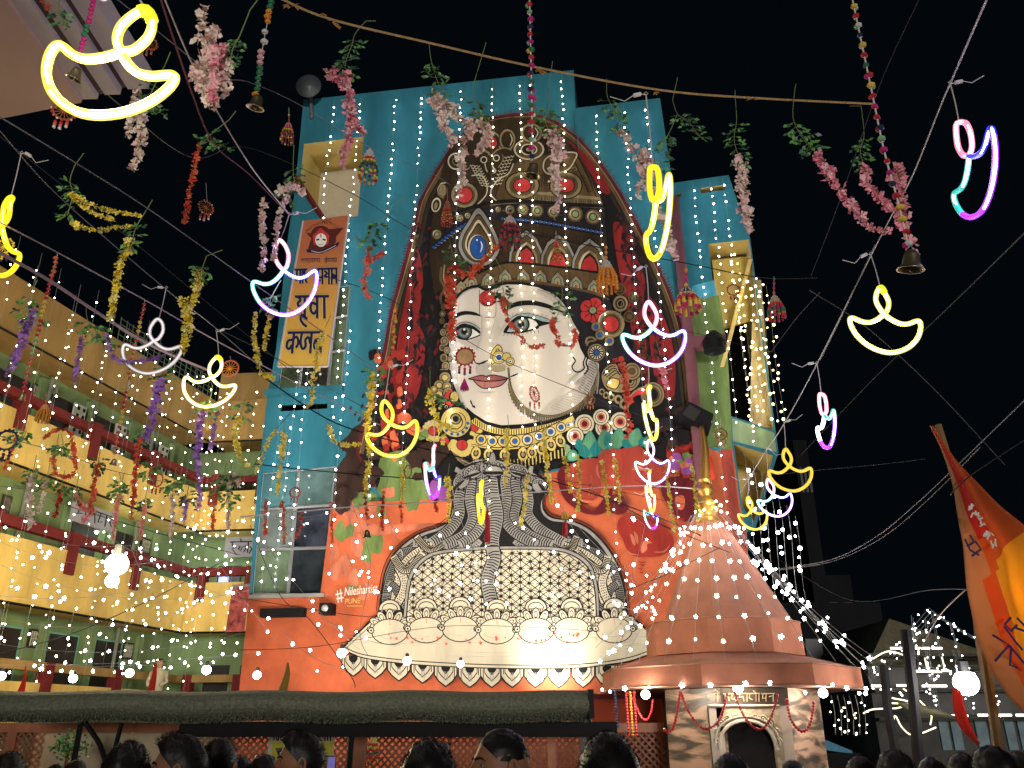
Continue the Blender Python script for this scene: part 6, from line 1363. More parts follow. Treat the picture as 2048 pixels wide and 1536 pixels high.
for i in range(6):
    x = 1662 + i * 12; light_string(vert(at(x, 1390, 13), at(x + 3, 1470, 13).z, 4), .12, .012, "warm", ORD[i] + " short light string from the left right of the shrine wall", "short fairy light strings right of the shrine", jit=.5)
# house lights
for (a, b, n_) in (((1728, 1345), (1858, 1216), 3), ((1858, 1216), (1985, 1290), 2), ((1750, 1372), (1860, 1372), 1), ((1822, 1230), (1832, 1330), 1), ((1862, 1225), (1885, 1340), 1), ((1850, 1235), (1855, 1340), 1), ((1900, 1250), (1925, 1330), 1), ((1840, 1330), (1960, 1335), 2), ((1850, 1300), (1870, 1420), 2), ((1905, 1300), (1935, 1420), 2), ((1960, 1320), (2000, 1440), 2), ((1735, 1350), (1745, 1375), 2)):
    for k in range(n_ + 1): light_string(sag(at(a[0] + k * 4, a[1] + k * 5, 26), at(b[0] + k * 6, b[1] + k * 5, 26), .1), .36, .022, "white", "tiny white light string on the far lit house", "light strings on the far lit house", jit=.3, cab=.004)

# ------------------------------------------------------------------ neon lamps shaped like a small oil lamp with flame
NP = [(0, 0), (.055, .05), (.095, .13), (.10, .21), (.06, .31), (0, .355), (-.06, .31), (-.10, .21), (-.095, .13), (-.055, .05), (0, 0), (.10, -.075), (.22, -.125), (.33, -.12), (.42, -.085), (.475, -.075), (.5, -.11), (.485, -.2), (.42, -.32), (.30, -.43), (.15, -.50), (0, -.525), (-.15, -.50), (-.30, -.43), (-.42, -.32), (-.485, -.2), (-.5, -.11), (-.475, -.075), (-.42, -.085), (-.33, -.12), (-.22, -.125), (-.10, -.075), (0, 0)]
def em(n, c, e): return mat("neon_" + n, c, .4, emit=e, var=0)
N_Y = em("yellow", (1, .80, .02), .85); N_YD = em("yellow_dim", (.80, .58, .06), .7); N_W = em("white_core", (1, .96, .78), 6); N_PW = em("pure_core", (1, .97, 1), 5); N_UW = mat("unlit_white_tube", (.72, .66, .66), .4, var=.03); N_UWc = mat("white_face_glow", (.80, .76, .78), .4, emit=.7, var=.02)  # unlit white and dull yellow tubes have a dim glow put into them
N_R = em("red", (1, .28, .45), 1.0); N_G = em("green", (.04, .55, .42), .8); N_B = em("blue", (.02, .02, 1), 2.2); N_V = em("violet", (.34, .03, 1), 1.6); N_P = em("pinkish_core", (1, .88, .94), 4); N_C = em("cyan_core", (.88, 1, .98), 4); N_L = em("lilac_core", (.97, .94, 1), 5); N_YC = em("yellow_core", (1, .93, .30), 1.6); N_H = em("halo_yellow", (1, .86, .10), 1.0)
def neon(px, py, Y_, wpx, roll, yaw, kind, label, anchor, htpx=None, power=6):
    c = at(px, py, Y_); s_ = wpx / max(.25, math.cos(R(yaw))) * mpp(py, Y_)
    r1, r2 = at(px, py, Y_), at(px, py - 50, Y_); hz_ = htpx / .88 * ((r2 - r1).z / 50); wr_ = wpx * mpp(py, Y_); s_ = max(wr_, hz_ / 1.18); zs2 = hz_ / s_
    yaw = (math.copysign(math.degrees(math.acos(min(1, wr_ / s_))), yaw) - math.degrees(math.atan2(c.x, c.y))) if yaw else 0; s_ = s_ if yaw else wr_; zs2 = hz_ / s_
    t = thing("neon_oil_lamp", label, "neon light", c, "neon oil lamp outlines hung over the square")
    M_ = Matrix.Rotation(R(yaw), 3, 'Z') @ Matrix.Rotation(R(roll), 3, 'Y')
    pts = catmull([c + M_ @ Vector((x * s_, (.014 if 0 < i < 10 else 0) * (1 if i < 5 else -1), z * s_ * zs2)) for i, (x, z) in enumerate(NP)], 3)
    view = (CAM - c).normalized(); rr = {"big": .0235}.get(kind, .0185)
    N_ = len(pts); seg = [0, int(N_ * 10 / 32), int(N_ * 16.5 / 32), int(N_ * 24 / 32), N_ - 1]
    if kind == "rgb": sl_, co = [N_R, N_B, N_V, N_G], [N_P, N_L, N_L, N_C]
    elif kind == "rgb2": sl_, co = [N_R, N_G, N_V, N_L], [N_P, N_C, N_L, N_PW]
    elif kind == "warm" or kind == "big": sl_, co = [N_H] * 4, [N_W] * 4
    elif kind == "yellow": sl_, co = [N_Y] * 4, [N_YC] * 4
    elif kind == "off_yellow": sl_, co = [N_YD] * 4, [N_YD] * 4
    elif kind == "mix": sl_, co = [N_Y] * 4, [N_Y, N_W, N_PW, N_YC]
    else: sl_, co = [N_UW] * 4, [N_UWc] * 4
    mbs, mbc = MB(*sl_), MB(*co); cw = {'yellow': .42, 'warm': .56, 'big': .60, 'off_yellow': .4}.get(kind, .60)
    for i in range(4):
        q = pts[seg[i]:seg[i + 1] + 1]
        mbs.tube(q, rr, 8, i, cap=False); mbc.tube([p + view * rr * .60 for p in q], rr * cw, 8, i, cap=False)
    mbs.smooth = mbc.smooth = True
    mbs.build("silicone_sleeve", t); mbc.build("glowing_core", t)
    rr *= 1.0
    if kind in ("warm", "big"):   # coloured end cap at the top of the flame
        mb = MB(em("cap_yellow", (.85, .9, .02), .8)); k0 = int(N_ * 4.2 / 32); k1 = int(N_ * 5.9 / 32); mb.tube([p + view * .002 for p in pts[k0:k1 + 1]], rr * 1.3, 8); mb.build("end_cap", t)
    topp = c + M_ @ Vector((0, 0, .355 * s_ * zs2)); an = at(anchor[0], anchor[1], Y_)
    mb = MB(WIREW); mb.tube([topp, topp.lerp(an, .5) + Vector((.004, 0, 0)), an], .0045, 4); mb.tube([an, an + Vector((-.012, 0, .015)), an + Vector((.004, 0, .028)), an + Vector((.014, 0, .012)), an], .003, 4); mb.build("hanging_cord", t)
    mb = MB(WHITEP); side = random.choice((-1, 1)); a0 = an + Vector((side * .03, 0, .01)); d = Vector((side * .6, 0, random.uniform(-.8, .5))).normalized() * .06
    mb.tube([a0, a0 + d * .1, a0 + d * .9, a0 + d], [.006, .014, .014, .006], 6); mb.tube([an, a0], .003, 4); mb.tube([a0 + d, a0 + d * 2 + Vector((0, 0, -.03)), a0 + d * 2.8 + Vector((side * .05, 0, .02))], .003, 4); mb.build("power_plug", t)
    colr = {"rgb": (.45, .35, 1), "rgb2": (.5, .5, 1), "warm": (1, .9, .6), "big": (1, .86, .80), "yellow": (1, .8, .2), "mix": (1, .9, .4)}.get(kind)
    if colr: lamp("light", c + M_ @ Vector((0, 0, -.2 * s_)), power, colr, .12, t)
neon(243, 104, 3.0, 268, 18, 0, "big", "largest neon lamp outline, white hot with yellow rim, at top left over the pink eave", (272, -12), power=20, htpx=205)
neon(1938, 312, 4.4, 92, -3, -55, "rgb", "turned rainbow neon lamp outline against the black sky at top right", (1901, 168), htpx=172)
neon(4, 452, 5.2, 90, 2, 40, "yellow", "yellow neon lamp outline cut by the left picture edge", (42, 308), htpx=145)
neon(567, 540, 6.2, 128, -12, 0, "rgb", "rainbow neon lamp outline overlapping the youth club poster", (578, 430), power=10, htpx=148)
neon(308, 682, 7.3, 118, 2, 0, "off_white", "plain white unlit looking lamp outline at left before the sky", (332, 577), htpx=106)
neon(424, 754, 8.0, 106, 10, 0, "warm", "warm white neon lamp outline above the yellow galleries", (433, 664), htpx=98)
neon(780, 846, 7.8, 102, -17, 0, "yellow", "clear yellow neon lamp outline beside the veil's lower left edge", (779, 735), htpx=112)
neon(866, 932, 8.2, 30, 0, 72, "rgb", "edge-on violet neon lamp at the left of the painted neck", (868, 845), htpx=102)
neon(962, 995, 9.6, 12, 4, 84, "yellow", "edge-on yellow neon lamp like a short stick before the snake necks", (964, 922), htpx=84)
neon(1312, 400, 4.4, 56, -4, -66, "mix", "tall turned yellow and white neon lamp before the veil's right edge", (1292, 190), htpx=170)
neon(1305, 655, 6.3, 126, -4, 0, "rgb", "bright rainbow neon lamp outline beside the pink drain pipe", (1292, 535), power=14, htpx=124)
neon(1300, 815, 7.8, 24, 0, 76, "warm", "edge-on warm neon lamp above the painted leaves", (1297, 732), htpx=102)
neon(1303, 915, 11.8, 68, -3, 0, "rgb", "smaller rainbow neon lamp over the painted red pepper", (1297, 868), htpx=86)
neon(1300, 975, 12.2, 16, 0, 78, "warm", "short edge-on white neon stick just under the smaller rainbow lamp", (1303, 940), htpx=78)
neon(1301, 1022, 12.6, 26, 0, 60, "rgb", "lowest narrow rainbow neon lamp in the vertical row at the mural", (1300, 985), htpx=58)
neon(1768, 628, 5.6, 140, 3, 0, "warm", "single warm white neon lamp outline on black sky at right", (1742, 510), htpx=126)
neon(1649, 830, 7.4, 36, 0, -68, "rgb2", "narrow turned rainbow neon lamp on black sky right of the building", (1634, 728), htpx=104)
neon(1578, 932, 9.2, 86, -4, 0, "off_yellow", "dull yellow outlined lamp against the dark tower", (1568, 845), htpx=82)
neon(1546, 988, 11.4, 70, -12, 0, "rgb", "small rainbow neon lamp just below the dull yellow one", (1533, 898), htpx=74)
neon(1503, 1020, 12.0, 56, -10, 20, "off_yellow", "small yellow outlined lamp nearest the spire's right side", (1497, 960), htpx=64)

# ------------------------------------------------------------------ artificial flower garlands
def fm(n, c): return mat("petal_" + n, c, .7, var=.15, scale=30)
FC_ = {"W": [fm("cream", (.86, .70, .60)), fm("cream_pink", (.84, .56, .50))], "P": [fm("pink", (.85, .30, .38)), fm("light_pink", (.88, .48, .50))], "WP": [fm("cream", 0), fm("pale_pink", (.85, .55, .56))], "Y": [fm("yellow", (.85, .66, .06)), fm("pale_yellow", (.88, .76, .25))],
       "R": [fm("coral", (.75, .09, .05)), fm("orange_red", (.75, .18, .08))], "V": [fm("violet", (.34, .15, .55)), fm("lilac", (.48, .26, .62))], "PK": [fm("salmon", (.82, .28, .20)), fm("pink", 0)], "D": [fm("dark_red", (.30, .02, .02)), fm("coral", 0)]}
LF = mat("leaf_plastic_green", (.12, .32, .07), .5, var=.3, scale=20); LFd = mat("leaf_plastic_dark", (.035, .10, .05), .5, var=.3, scale=20); STM = mat("stem_green", (.16, .22, .08), .6, var=.1)
def petal_cluster(mb, c, r_, nmat):
    ax = Vector((random.gauss(0, 1), random.gauss(-.8, .7), random.gauss(0, 1))).normalized(); u = ax.orthogonal().normalized(); v = ax.cross(u); mi = 0 if random.random() < .62 else 1
    a0 = random.uniform(0, 6); n = random.choice((3, 4, 4, 5))
    for i in range(n):
        a = a0 + 2 * math.pi * i / n; d = u * math.cos(a) + v * math.sin(a); s_ = ax.cross(d) * r_ * .42; tip = c + d * r_ + ax * r_ * random.uniform(.1, .5)
        mb.quad(c, c + d * r_ * .6 + s_ + ax * r_ * .2, tip, c + d * r_ * .6 - s_ + ax * r_ * .2, mi % nmat)
def leaflet(mb, p, d, r_, mi):
    s_ = d.cross(Vector((random.uniform(-.4, .4), 1, random.uniform(-.4, .4)))).normalized() * r_ * .3
    mb.quad(p, p + d * r_ * .45 + s_, p + d * r_, p + d * r_ * .45 - s_, mi)
def garland(label, strands, Y_, col, wpx, leaves=(), stemtop=None, fsz=None, dens=1.2, lw=None, group=None, leafdark=.5):
    """strands: lists of photo points carrying flowers; leaves: points of leafy twigs"""
    m_ = mpp(strands[0][0][1] if strands else leaves[0][1], Y_); first = stemtop or (leaves[0] if leaves else strands[0][0])
    org = at(first[0], first[1], Y_); t = thing("flower_garland", label, "garland", org, group)
    stem = MB(STM); fl = MB(*FC_[col]); fs = (fsz or max(5.5, wpx * .26)) * m_
    for st in strands:
        P3 = catmull([at(x, y, Y_ + random.uniform(-.05, .05)) for x, y in st], 5)
        stem.tube(P3, .0035, 3); L_ = sum((b - a).length for a, b in zip(P3, P3[1:])); q = resample(P3, fs * .62 / dens)
        for i, p in enumerate(q):
            f = i / max(1, len(q) - 1); w2 = wpx * .5 * m_ * (1 - .45 * f) * (.55 + .45 * noise.noise(p * 4) + .3)
            for _ in range(max(1, int(w2 / fs * 2.2 * dens))):
                petal_cluster(fl, p + Vector((random.gauss(0, .5), random.gauss(0, .4), random.gauss(0, .35))) * w2, fs * random.uniform(.7, 1.15), 2)
    if fl.f: fl.build("blossoms", t, kind="stuff")
    lf = MB(LF, LFd); lr = (lw or 11) * m_
    if leaves:
        P3 = catmull([at(x, y, Y_) for x, y in leaves], 5); stem.tube(P3, .004, 3)
        for i, p in enumerate(P3[2:]):
            if len(P3) > 6 and i < len(P3) * .25: continue
            for s_ in (-1, 1):
                d = Vector((s_ * random.uniform(.4, 1), random.uniform(-.5, .3), random.uniform(-1, .25))).normalized(); tw = p + d * lr * random.uniform(.8, 2.0); stem.tube([p, tw], .0018, 3)
                for k in range(3):
                    b_ = p.lerp(tw, .4 + .3 * k); dd = (d + Vector((random.uniform(-.8, .8), random.uniform(-.5, .5), random.uniform(-.8, .5)))).normalized(); leaflet(lf, b_, dd, lr * random.uniform(.7, 1.2), 1 if random.random() < leafdark else 0)
    if stemtop: stem.tube([at(stemtop[0], stemtop[1], Y_), at((leaves[0] if leaves else strands[0][0])[0], (leaves[0] if leaves else strands[0][0])[1], Y_)], .004, 3)
    if lf.f: lf.build("leaves", t, kind="stuff")
    stem.build("stem", t, kind="stuff")
G = garland
G("big cream flower bunch with a pink core at top left, thickest of all", [[(405, 15), (400, 60), (395, 90)], [(425, 60), (412, 110), (415, 160), (430, 215)], [(440, 95), (452, 140), (445, 200)], [(395, 130), (405, 180), (420, 220)]], 4.0, "W", 34, [(500, 20), (480, 70), (465, 100), (460, 130)], (515, 0), fsz=12)
G("pink strand inside the big cream bunch at top left", [[(440, 100), (432, 140), (425, 180), (428, 212)]], 3.9, "P", 26, fsz=11)
G("green leafy twig at the top left corner beside the pink eave", [], 4.0, "R", 10, [(120, -10), (118, 20), (128, 45)], (95, -8), lw=13)
G("small coral flowers at the top edge left of the leafy twig", [[(80, -4), (90, 8), (98, 14)]], 4.0, "R", 20, fsz=9)
G("cream strand crossing the big neon lamp at its lower right", [[(278, 180), (270, 215), (262, 250), (250, 275)], [(288, 200), (285, 250), (278, 300), (268, 345)]], 4.4, "W", 24, [(330, 130), (312, 165), (300, 200), (320, 225)], (341, 104), fsz=10)
G("bright pink strand hanging over the left end of the blue wall top", [[(690, 150), (700, 200), (704, 245), (690, 290), (684, 335)], [(672, 150), (690, 175)], [(704, 240), (720, 262), (732, 270)]], 6.0, "P", 26, [(732, 42), (710, 68), (704, 90), (690, 130), (700, 150)], (752, 42), fsz=9)
G("cream forked strand above the painted crown's left side", [[(872, 190), (880, 230), (893, 258), (910, 285)], [(890, 205), (915, 235), (940, 250), (925, 300), (925, 350), (915, 400)], [(955, 240), (972, 262), (968, 290), (945, 310)]], 6.0, "W", 26, [(858, 88), (862, 120), (872, 155), (890, 200)], (858, 84), fsz=9)
G("short dark leafy twig hanging from the tan rope's middle", [], 6.0, "W", 10, [(945, 175), (950, 200), (962, 235)], (972, 85), leafdark=.8)
G("pale pink strand before the right half of the painted crown", [[(1105, 262), (1112, 300), (1106, 340), (1118, 385), (1112, 430)]], 6.2, "WP", 30, [(1096, 185), (1098, 215), (1090, 240), (1100, 265)], (1105, 122), fsz=10)
G("pale pink strand passing behind the tall yellow neon lamp", [[(1240, 262), (1268, 300), (1285, 350), (1275, 395)], [(1290, 300), (1296, 350), (1315, 420), (1335, 460), (1345, 520)]], 6.3, "WP", 26, [(1213, 165), (1215, 195), (1232, 225), (1245, 262)], (1213, 158), fsz=9)
G("bare green twig with two drooping arms against the sky by the roof step", [], 6.3, "W", 10, [(1345, 200), (1355, 228), (1378, 245), (1400, 275)], (1355, 155), leafdark=.7)
G("second bare twig dropping down in front of the roof step edge", [], 6.3, "W", 10, [(1355, 228), (1340, 262), (1325, 295), (1320, 340)], leafdark=.7)
G("cream strand hanging beside the small blue turret at right", [[(1478, 318), (1485, 350), (1482, 390), (1492, 430), (1500, 462)]], 6.5, "W", 28, [(1470, 192), (1473, 240), (1468, 280), (1480, 320)], (1470, 180), fsz=9)
G("long pink strand slanting down to the bell at upper right", [[(1635, 315), (1655, 350), (1680, 385), (1712, 420), (1740, 455), (1775, 462)]], 6.4, "P", 24, [(1590, 175), (1586, 235), (1605, 275), (1625, 300)], (1592, 168), fsz=9, lw=13)
G("second pink strand knotted behind the large bell string", [[(1728, 330), (1736, 370), (1770, 405), (1800, 440), (1818, 480), (1830, 510)], [(1795, 330), (1805, 400), (1812, 440)]], 6.4, "P", 24, [(1722, 212), (1728, 270), (1720, 300), (1728, 330)], (1700, 212), fsz=9)
G("thin coral strand under leaves left of the hanging bead wheel", [[(402, 290), (392, 320), (385, 360), (378, 395), (370, 445)]], 5.6, "R", 11, [(458, 240), (430, 262), (415, 280), (450, 292)], (472, 222), fsz=7, lw=12)
G("yellow strand stretched sideways in two rows at upper left", [[(140, 390), (175, 405), (215, 420), (280, 432)], [(150, 395), (185, 425), (230, 440)], [(142, 445), (180, 460), (230, 456), (270, 452)]], 5.6, "Y", 11, [(150, 330), (140, 360), (145, 390), (135, 430)], (168, 306), fsz=6.5)
G("long yellow strand hanging left of the plain white lamp", [[(262, 480), (245, 520), (235, 560), (228, 600), (220, 642)]], 5.6, "Y", 24, [(288, 428), (272, 455), (262, 490)], (305, 400), fsz=7)
G("yellow strand hanging onto the plain white lamp's right wing", [[(400, 545), (395, 580), (380, 620), (375, 660), (368, 705)], [(365, 600), (372, 630)]], 6.0, "Y", 22, [(413, 512), (405, 535), (398, 560)], (445, 500), fsz=7)
G("violet strand at the far left edge over the dim upper parapet", [[(48, 640), (45, 680), (30, 715), (15, 755)], [(68, 620), (58, 660)]], 6.3, "V", 18, [(75, 560), (60, 590), (52, 615), (65, 640)], fsz=7, lw=12)
G("violet strand under broad leaves over the dim upper parapet", [[(165, 675), (155, 720), (150, 770)], [(212, 670), (225, 710), (260, 725), (330, 712)]], 6.6, "V", 11, [(172, 615), (175, 640), (190, 660), (215, 680)], fsz=6.5, lw=13)
G("thick violet strand left of the warm white neon lamp", [[(322, 760), (312, 800), (305, 840), (290, 880)]], 7.4, "V", 24, [(350, 700), (335, 730), (322, 760)], fsz=7)
G("violet strand below the warm white neon lamp", [[(405, 825), (398, 870), (395, 920), (400, 970), (396, 1020)]], 8.2, "V", 16, [(425, 770), (420, 800), (410, 820)], fsz=6.5)
G("thin violet strand right of the one below the warm white lamp", [[(432, 820), (428, 860), (420, 900)]], 8.3, "V", 8, fsz=6)
G("yellow strand left of the glazed corner under dark leaves", [[(478, 840), (470, 870), (478, 905), (495, 935)]], 8.5, "Y", 16, [(500, 770), (490, 800), (482, 830)], fsz=6.5)
G("cream thin twin strands at the left of the poster", [[(528, 400), (525, 450), (528, 500), (524, 545)], [(578, 380), (560, 430), (552, 480), (548, 520)]], 6.1, "W", 14, [(590, 360), (585, 375), (572, 400)], fsz=8)
G("cream and red flower knot above the poster's top left", [[(565, 385), (580, 372), (595, 378)], [(598, 385), (605, 378)]], 6.0, "W", 20, [(588, 290), (586, 340), (590, 370)], (582, 290), fsz=9)
G("yellow forked strand under the rainbow neon lamp by the poster", [[(512, 628), (508, 670), (515, 715), (522, 745), (550, 757)], [(540, 625), (535, 660), (528, 700)]], 6.3, "Y", 11, [(562, 560), (545, 590), (535, 615)], fsz=6.5)
G("pale yellow strand hanging over the bottom of the poster", [[(645, 670), (635, 710), (628, 750), (622, 800), (615, 815)]], 7.2, "Y", 13, [(662, 630), (650, 655)], fsz=6.5)
G("longest yellow strand along the veil's left edge", [[(742, 750), (742, 800), (735, 850), (738, 900), (735, 940), (730, 985)]], 7.8, "Y", 17, [(775, 730), (755, 735), (745, 755)], fsz=6.5)
G("yellow side strand joining the longest one from the left", [[(655, 855), (668, 880), (690, 890), (722, 888)]], 7.8, "Y", 11, [(648, 840), (655, 855)], fsz=6.5)
G("coral strand under green leaves between poster and veil", [[(738, 495), (735, 530), (728, 565), (740, 600)], [(765, 505), (745, 520)]], 7.0, "R", 14, [(800, 400), (768, 435), (745, 460), (735, 490)], (808, 395), fsz=7)
G("coral strand draped across the painted blue drop", [[(900, 610), (898, 560), (905, 535), (935, 550), (960, 530), (985, 500), (1010, 488)], [(902, 560), (905, 620), (903, 680)]], 7.4, "R", 20, [(898, 478), (905, 505), (915, 540)], fsz=7.5)
G("coral strand crossing the painted right eye's inner corner", [[(1005, 598), (1015, 635), (1035, 665), (1062, 695), (1090, 690)]], 7.5, "R", 14, [(1003, 540), (1005, 570), (1010, 600)], (990, 515), fsz=7)
G("coral strand forming a U on the painted cheek", [[(1105, 640), (1112, 670), (1118, 690), (1145, 690), (1152, 660)]], 7.6, "R", 14, [(1120, 560), (1125, 590), (1115, 630)], (1118, 545), fsz=7)
G("coral strand hanging under the bright rainbow lamp's left wing", [[(1240, 720), (1250, 760), (1254, 800), (1260, 850), (1255, 875)]], 7.6, "R", 18, [(1242, 610), (1240, 680)], (1243, 605), fsz=7.5)
G("short coral strand under the bright rainbow lamp's right half", [[(1326, 730), (1328, 760), (1332, 782)]], 7.6, "PK", 14, [(1312, 680), (1320, 710)], fsz=7)
G("yellow strand over the gold rosettes of the painted necklace", [[(862, 780), (866, 820), (880, 845), (915, 860)], [(880, 850), (888, 890)]], 8.0, "Y", 13, [(860, 740), (865, 790), (910, 800)], fsz=6)
G("thin yellow strand at the middle of the painted necklace", [[(1012, 860), (1015, 920), (1010, 970)]], 8.5, "Y", 9, [(1015, 830), (1018, 860)], fsz=6)
G("thin yellow strand at the right of the painted necklace", [[(1088, 860), (1092, 920), (1100, 980), (1104, 1005)]], 8.8, "Y", 9, [(1078, 835), (1088, 860)], fsz=6)
for (st, lab) in ((([(1128, 915), (1138, 950), (1142, 985)]), "first thin yellow strand from the left over the painted pepper"), ([(1158, 915), (1158, 970), (1155, 1025)], "second yellow strand over the painted pepper, fuller than the first"), ([(1205, 925), (1212, 975), (1218, 1030)], "third yellow strand over the painted pepper"), ([(1228, 920), (1235, 960), (1240, 1005)], "fourth yellow strand over the painted pepper, nearest its right lobe"), ([(1332, 945), (1340, 1000), (1348, 1060)], "yellow strand right of the small rainbow lamp"), ([(1384, 930), (1390, 980), (1396, 1040)], "yellow strand touching the gilded finial"), ([(895, 955), (898, 1000), (895, 1045)], "yellow strand left of the painted snakes"), ([(1055, 950), (1050, 1000), (1042, 1050)], "yellow strand over the painted snakes at right"), ([(808, 920), (806, 960), (804, 1000)], "yellow strand over the green patch left of the throne")):
    G(lab, [st], 10, "Y", 9, [(st[0][0] + 4, st[0][1] - 28), (st[0][0], st[0][1])], fsz=5.5, lw=8)
G("coral leafy garland shaped like an arch before the upper parapet", [[(88, 875), (110, 862), (132, 858), (145, 880), (148, 910), (155, 940)], [(105, 905), (112, 945), (135, 955), (150, 945)]], 9, "R", 10, [(118, 868), (115, 890), (130, 900)], fsz=6, lw=10, leafdark=.2)
for (st, c_, w_, lab) in (([(65, 950), (60, 1000), (60, 1055)], "W", 16, "cream strand at far left over the middle parapet"), ([(92, 965), (84, 1000), (78, 1025)], "W", 10, "short cream strand next to the far left cream one"), ([(122, 980), (116, 1010), (110, 1035)], "D", 14, "dark red strand near the far left doors"), ([(195, 930), (190, 965), (184, 1005), (175, 1020)], "R", 14, "coral strand before the middle of the yellow parapet"), ([(150, 990), (170, 1020), (185, 1015), (165, 1045)], "PK", 20, "salmon flower heap before the name board"), ([(240, 985), (232, 1030), (226, 1078)], "PK", 10, "thin salmon strand right of the name board"), ([(282, 875), (272, 930), (268, 985), (262, 1040)], "R", 14, "red strand hanging from the long bead strand's foot"), ([(288, 1010), (284, 1050), (280, 1080)], "PK", 8, "thin salmon strand beside the lone red ring"), ([(345, 975), (345, 1020), (342, 1080)], "W", 8, "thin cream strand near the corner of the galleries"), ([(372, 1000), (368, 1050)], "V", 12, "dark violet strand near the corner of the galleries"), ([(432, 985), (428, 1020), (424, 1062)], "R", 12, "coral strand over the far gallery bay"), ([(457, 965), (457, 1010), (456, 1060)], "W", 7, "thin pale strand over the far gallery bay"), ([(445, 965), (470, 950), (478, 975)], "W", 12, "cream knot with leaves at the glazed corner"),
                        ([(30, 880), (20, 910), (8, 940)], "R", 10, "coral twig at the left edge by the black ring")):
    G(lab, [st], 10, c_, w_, [(st[0][0] + 8, st[0][1] - 40), (st[0][0] + 3, st[0][1] - 15), (st[0][0], st[0][1] + 6)], fsz=5.5, lw=9, leafdark=.45)
for (st, lab) in (([(532, 1000), (530, 1070)], "thin red strand at the left frame of the lower glazing"), ([(565, 1005), (567, 1050), (570, 1090)], "red strand over the left panes of the lower glazing"), ([(603, 1030), (600, 1060), (590, 1075)], "short red strand over the middle bar of the lower glazing"), ([(664, 1005), (664, 1085)], "red strand along the right frame of the lower glazing"), ([(730, 975), (732, 1010), (735, 1035)], "dark red strand above the knot of cables left of the throne"), ([(768, 985), (765, 1020), (764, 1062)], "dull red strand right of that knot of cables"), ([(802, 1005), (803, 1045)], "small red strand under the green patch strand"), ([(872, 1000), (872, 1025)], "tiny dark red strand under the edge-on violet lamp")):
    G(lab, [st], 11, "D" if "dark" in lab or "dull" in lab else "R", 8, [(st[0][0] + 10, st[0][1] - 34), (st[0][0] + 2, st[0][1] - 5)], fsz=5, lw=8, leafdark=.8)
G("yellow strand at the left side of the glazed corner", [[(552, 860), (538, 880), (528, 905), (512, 945)]], 9, "Y", 8, [(556, 830), (552, 860)], fsz=5.5, lw=9)
G("yellow strand over the top frame of the lower glazing", [[(568, 865), (566, 900), (560, 940), (556, 990)]], 9, "Y", 11, [(570, 835), (568, 865)], fsz=5.5, lw=9)
for no, (x, y) in enumerate(((48, 862), (122, 888), (238, 965), (300, 930), (350, 960), (460, 985))): G(ORD[no] + " green leaf cluster from the left before the yellow galleries", [], 9.5, "W", 8, [(x, y - 20), (x + 4, y), (x - 4, y + 18)], lw=10, group="leaf clusters before the yellow galleries", leafdark=.2)
# ------------------------------------------------------------------ bells, bead strings, tassels
BC = {"r": mat("bead_red", (.50, .02, .03), .5, var=.1), "m": mat("bead_magenta", (.50, .03, .20), .6, var=.1), "o": mat("bead_orange", (.70, .26, .03), .6, var=.1), "y": mat("bead_yellow", (.70, .50, .08), .6, var=.1), "g": mat("bead_green", (.02, .16, .07), .5, var=.1), "k": mat("bead_navy", (.02, .02, .07), .5, var=.1), "w": mat("bead_white", (.65, .60, .58), .4, var=.05), "p": mat("bead_pink", (.70, .38, .40), .6, var=.1), "c": mat("bead_coral", (.60, .15, .08), .6, var=.1), "G": mat("bead_pale_green", (.25, .45, .25), .6, var=.1)}
BK = list(BC)
def bead_obj(mb, c, r_, k): mb.ball(c, r_, BK.index(k), 7, 5)
def bell(px, py, Y_, h_px, label=None, tilt=0.2, parent=None):
    c = at(px, py, Y_); h = h_px * mpp(py, Y_); M_ = Matrix.Rotation(tilt, 3, 'Y') @ Matrix.Rotation(.25, 3, 'X')
    mb = MB(BRASS, BLACKP); mb.lathe(c, [(.10 * h, h), (.28 * h, .92 * h), (.36 * h, .7 * h), (.42 * h, .3 * h), (.62 * h, .05 * h), (.66 * h, 0), (.60 * h, -.0), (.36 * h, .3 * h), (.1 * h, .6 * h)], 14, 0, M_); mb.smooth = True
    o = mb.build("bell", parent); kk = MB(BRASS); kk.ball(c + M_ @ Vector((0, 0, .02 * h)), .12 * h); 
    keep(o, parent); kk.build("clapper", o); return c
def string_with_bell(label, pts, Y_, seq, bpx, step, belld=None, tube=False):
    P3 = catmull([at(x, y, Y_) for x, y in pts], 8); t = thing("bell_string", label, "bell string", P3[0])
    mb = MB(BC["w"]); mb.tube(P3, .0025 if not tube else .0055, 5); mb.build("cord", t)
    q = resample(P3, step * mpp(pts[0][1], Y_)); k = 0
    for p in q[1:]:
        ch = seq[k % len(seq)]; k += 1
        if ch == ".": continue
        r_ = bpx * mpp(pts[0][1], Y_) * random.uniform(.85, 1.15); pom = MB(BC[ch]); pom.ball(p + Vector((random.uniform(-.3, .3) * r_, -r_ * .2, 0)), r_, 0, 7, 5, (1.15, 1, .85))
        if tube:
            ch2 = random.choice("kmyrwG"); pom.mats.append(BC[ch2]); pom.ball(p + Vector((random.uniform(-.9, .9) * r_, r_ * .2, -.2 * r_)), r_ * .8, 1, 6, 4)
        pom.build("bead", t)
    if belld: bell(belld[0], belld[1], Y_, belld[2], parent=t, tilt=belld[3])
string_with_bell("orange, pink and green bead string with a small bell beside the tan rope end", [(546, -5), (538, 30), (528, 80), (520, 130), (513, 190)], 4.6, "ggooo.w.w.pppggg", 6, 13, (510, 216, 28, .2))
